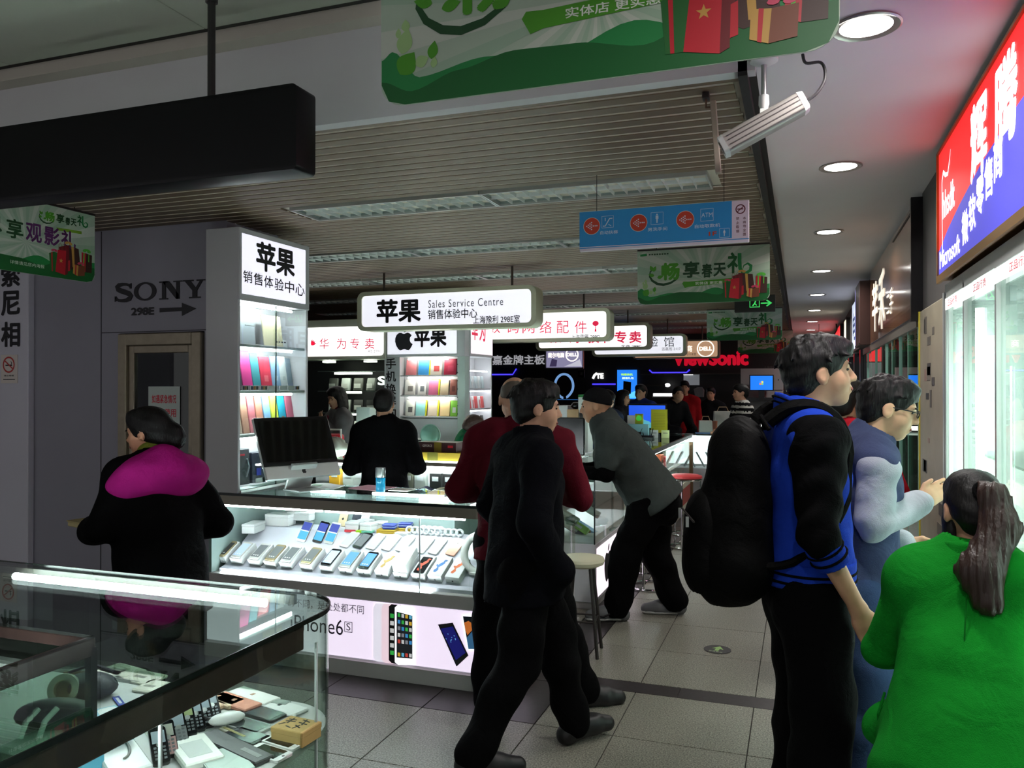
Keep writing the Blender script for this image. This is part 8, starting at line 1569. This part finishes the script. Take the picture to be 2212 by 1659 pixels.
F_ = Field(np.min([t_ for t_ in tl], 0) - .09, np.max([t_ for t_ in tl], 0) + .09, .006)
for q, kk in exh: F_.add(q, kk)
X, Y, Z = F_.ax[0][:, None, None], F_.ax[1][None, :, None], F_.ax[2][None, None, :]; F_.D += (.002 * np.sin(300 * X + 18 * Z) + .0012 * np.sin(620 * X + 30 * Z + 3)).astype(F4); F_.mesh('ponytail', M_hairb, p.root); MB().tube([tuple(p.hp((.03 * math.cos(x_), -.118 + .012 * math.sin(x_), .045 + .03 * math.sin(x_)))) for x_ in [2 * PI * i / 16 for i in range(16)]], .006, 6, closed=True).build('hair_tie', M_blackc, p.root)

# ---- woman with the magenta hood
p = Person('woman in a black coat with a magenta hood passing the grey wall', -2.62, 2.80, 165, 1.53, 1.02, True, res=.011, skin=(206, 150, 120))
p.lean(10).pose(elL=(-.25, .06, 1.03), wrL=(-.16, .28, .99), elR=(.27, .0, 1.0), wrR=(.17, .2, .93)); p.look(28, -6); p.body(handL=dict(curl=50)); p.trousers(M_blackp); p.shoes(M_shoe)
p.top(M_blackc, 'coat', .03, -.2, .9, .007, extra=[(Cone((0, .0, .66), (0, .02, 1.0), .2, .18, .85), .05)], f=18, cuts=[((0, 0, -1), (0, 0, .64))])
nk = p.J['neck']; p.garment('hood', cloth('magenta', (170, 28, 122), .3), [(Cone(nk + np.array([-.16, -.035, -.065]), nk + np.array([0, -.075, -.015]), .068, .088), .07), (Cone(nk + np.array([.16, -.035, -.065]), nk + np.array([0, -.075, -.015]), .068, .088), .07), (Cone(nk + np.array([-.1, -.07, -.05]), nk + np.array([.1, -.07, -.05]), .07, .07), .05)], .006, [], [(Cone(nk + np.array([0, .03, -.02]), p.J['head'] + np.array([0, .02, 0]), .068, .09), .02)], .006, 24)
p.garment('scarf', cloth('scarf_olive', (120, 130, 50), .4), [(Cone(nk + np.array([0, .0, .0]), nk + np.array([0, .015, .045]), .068, .062), .02)], .006, ripple=.004)
p.hair(M_hair, 'pony', vol=1.04, extra=[(Ell(p.hp((0, -.135, -.03)), np.array((.05, .055, .062)), p.R), .03)]); p.face()
bgp = thing('shoulder_bag', 'black shoulder bag with a yellow strap carried by the woman in magenta', 'bag', (-2.62, 2.80, .62), rad(75)); B('pouch', M_bag, bgp, -.40, -.29, -.14, .16, .0, .26, .03, 2); MB().tube([(-.345, -.12, .24), (-.345, -.06, .262), (-.345, .08, .262), (-.345, .14, .24)], .01, 6).build('strap', mat('strap_yellow', (150, 140, 60), .6), bgp)
h_ = p.J['wrL']; hb = thing('paper_tray', 'beige paper tray held by the woman with the magenta hood', 'tray', tuple(p.root.matrix_basis @ Vector((h_[0] + .05, h_[1] + .09, h_[2] + .012)) if False else (-2.62 + math.cos(rad(75)) * (h_[0] + .04) - math.sin(rad(75)) * (h_[1] + .1), 2.80 + math.sin(rad(75)) * (h_[0] + .04) + math.cos(rad(75)) * (h_[1] + .1), h_[2] + .01)), rad(75)); B('tray', mat('tray_beige', (196, 180, 130), .6), hb, -.07, .07, -.05, .06, 0, .022, .004); B('rim', mat('tray_rim', (176, 160, 112), .6), hb, -.073, .073, -.053, .063, .022, .027)

# ---- shop people and far customers
def simple(label, x, y, heading, h, topc, pantc=(26, 26, 30), hair='short', res=.016, fem=False, bulk=1.05, lean=0, yaw=0, pitch=0, z=0.0, sleeves=.97, arms=None, skin=(196, 150, 122), hm=M_hair, face=True, feet=True):
    q = Person(label, x, y, heading, h, bulk, fem, res, skin, z=z); q.lean(lean)
    if arms: q.pose(**arms)
    q.look(yaw, pitch); q.body(hands=res < .02); q.trousers(cloth('tr_%d_%d_%d' % pantc, pantc), .018); q.shoes(M_shoe); q.top(cloth('top_%d_%d_%d' % topc, topc), 'top', .022, -.1, sleeves, .004); q.hair(hm, hair, res=max(.008, res * .7))
    if face: q.face(lips=res < .02)
    return q
k = 1.6 / 1.75
simple('shop assistant in a black sweater with his back turned behind the counter', -2.97, 5.42, 112, 1.60, (9, 9, 11), res=.012, bulk=1.03, arms=dict(elL=(-.25, .0, 1.02), elR=(.25, .0, 1.02), wrL=(-.15, .22, 1.02), wrR=(.15, .22, 1.02)), yaw=-4, pitch=-12)
q = simple('woman in a grey coat with a hand raised to her chin behind the stall', -4.42, 7.1, 238, 1.62, (112, 112, 114), hair='long', fem=True, arms=dict(elL=(-.22, .12, 1.10), wrL=(-.02, .17, 1.30), elR=(.22, .06, 1.05), wrR=(.0, .22, 1.08)), yaw=10, pitch=-14, res=.014); nk = q.J['neck']; q.garment('scarf', cloth('scarf_maroon', (110, 40, 56), .4), [(Cone(nk + np.array([0, .0, -.01]), nk + np.array([0, .01, .035]), .07, .066), .02), (Cone(nk + np.array([.04, .09, -.05]), nk + np.array([.06, .14, -.32]), .03, .035), .02)], .006)
simple('person with short dark brown hair and green collar bent low behind the cartons', -3.24, 7.25, 18, 1.45, (24, 100, 66), hair='bob', fem=True, lean=22, pitch=-34, z=-.06, hm=mat('hair_brown', (58, 36, 30), .5, bump=.5), res=.014)
simple('dark-haired young woman looking down behind the man in the knit cap', -2.12, 9.2, 320, 1.58, (40, 50, 70), hair='long', fem=True, pitch=-30, yaw=-10)
simple('woman with long hair in profile beside the blue poster', -2.3, 10.9, 350, 1.58, (34, 34, 38), hair='long', fem=True)
simple('man in a blue vest over grey sleeves standing at the far counter', -2.17, 11.6, 250, 1.66, (74, 84, 78), res=.02); q = Person('x', 0, 0, 0, 1.66, 1.05); 
vest = [o for o in COL.objects if o.name.startswith('person') and o.get('label', '').startswith('man in a blue vest')][0]; q2 = q.garment('vest', cloth('vest_blue', (44, 62, 130)), q.torso(), .03, [((0, 0, -1), (0, 0, .85))]); bpy.data.objects.remove(q.root); q2.parent = vest
simple('man in a red jacket standing at the back of the far stall', -1.87, 14.0, 275, 1.73, (150, 24, 30), res=.022, hair='short')
simple('smiling man in a black jacket leaning across the far counter', -1.98, 12.6, 318, 1.70, (20, 20, 22), res=.02, lean=26, yaw=-22, pitch=14, arms=dict(elL=(-.25, .33, 1.0), wrL=(-.14, .5, 1.0), elR=(.25, .33, 1.0), wrR=(.14, .5, 1.0)), bulk=1.15)
simple('man in a dark suit behind the white shopping bags', -1.46, 14.3, 262, 1.62, (22, 22, 26), res=.022)
q = simple('man in a black and white striped sweater standing beyond the backpack', -.75, 11.25, 205, 1.66, (22, 22, 24), (24, 26, 44), res=.018, arms=dict(elL=(-.24, .06, 1.06), wrL=(-.15, .26, 1.02), elR=(.24, .06, 1.06), wrR=(.15, .26, 1.02)), bulk=1.1)
M_str = cloth('stripe_white', (206, 204, 196), .3); tp = [c for c in q.root.children if c.name.startswith('top')][0]
tp.data.materials.append(M_str); zz = np.empty(len(tp.data.polygons) * 3, F4); tp.data.polygons.foreach_get('center', zz); zz = zz.reshape(-1, 3)[:, 2]; tp.data.polygons.foreach_set('material_index', ((zz / .075) % 1 < .45).astype(np.int32))
q = simple('person in a dark red jacket standing behind the man with glasses', .21, 4.45, 60, 1.66, (150, 20, 34), res=.014, arms=dict(elR=(.25, .04, 1.05), wrR=(.2, .2, .98)))
hb = thing('handbag', 'dark handbag held low beside the red jacket', 'bag', (.33, 4.0, .0), .3); B('pouch', mat('bag_brown', (44, 34, 34), .5), hb, -.12, .12, -.04, .05, 0, .22, .03, 2); MB().tube([(-.07, 0, .2), (-.05, 0, .36), (.05, 0, .36), (.07, 0, .2)], .008, 6).build('handle', mat('bag_brown', (44, 34, 34), .5), hb)
bpy.data.scenes.remove(_TS)
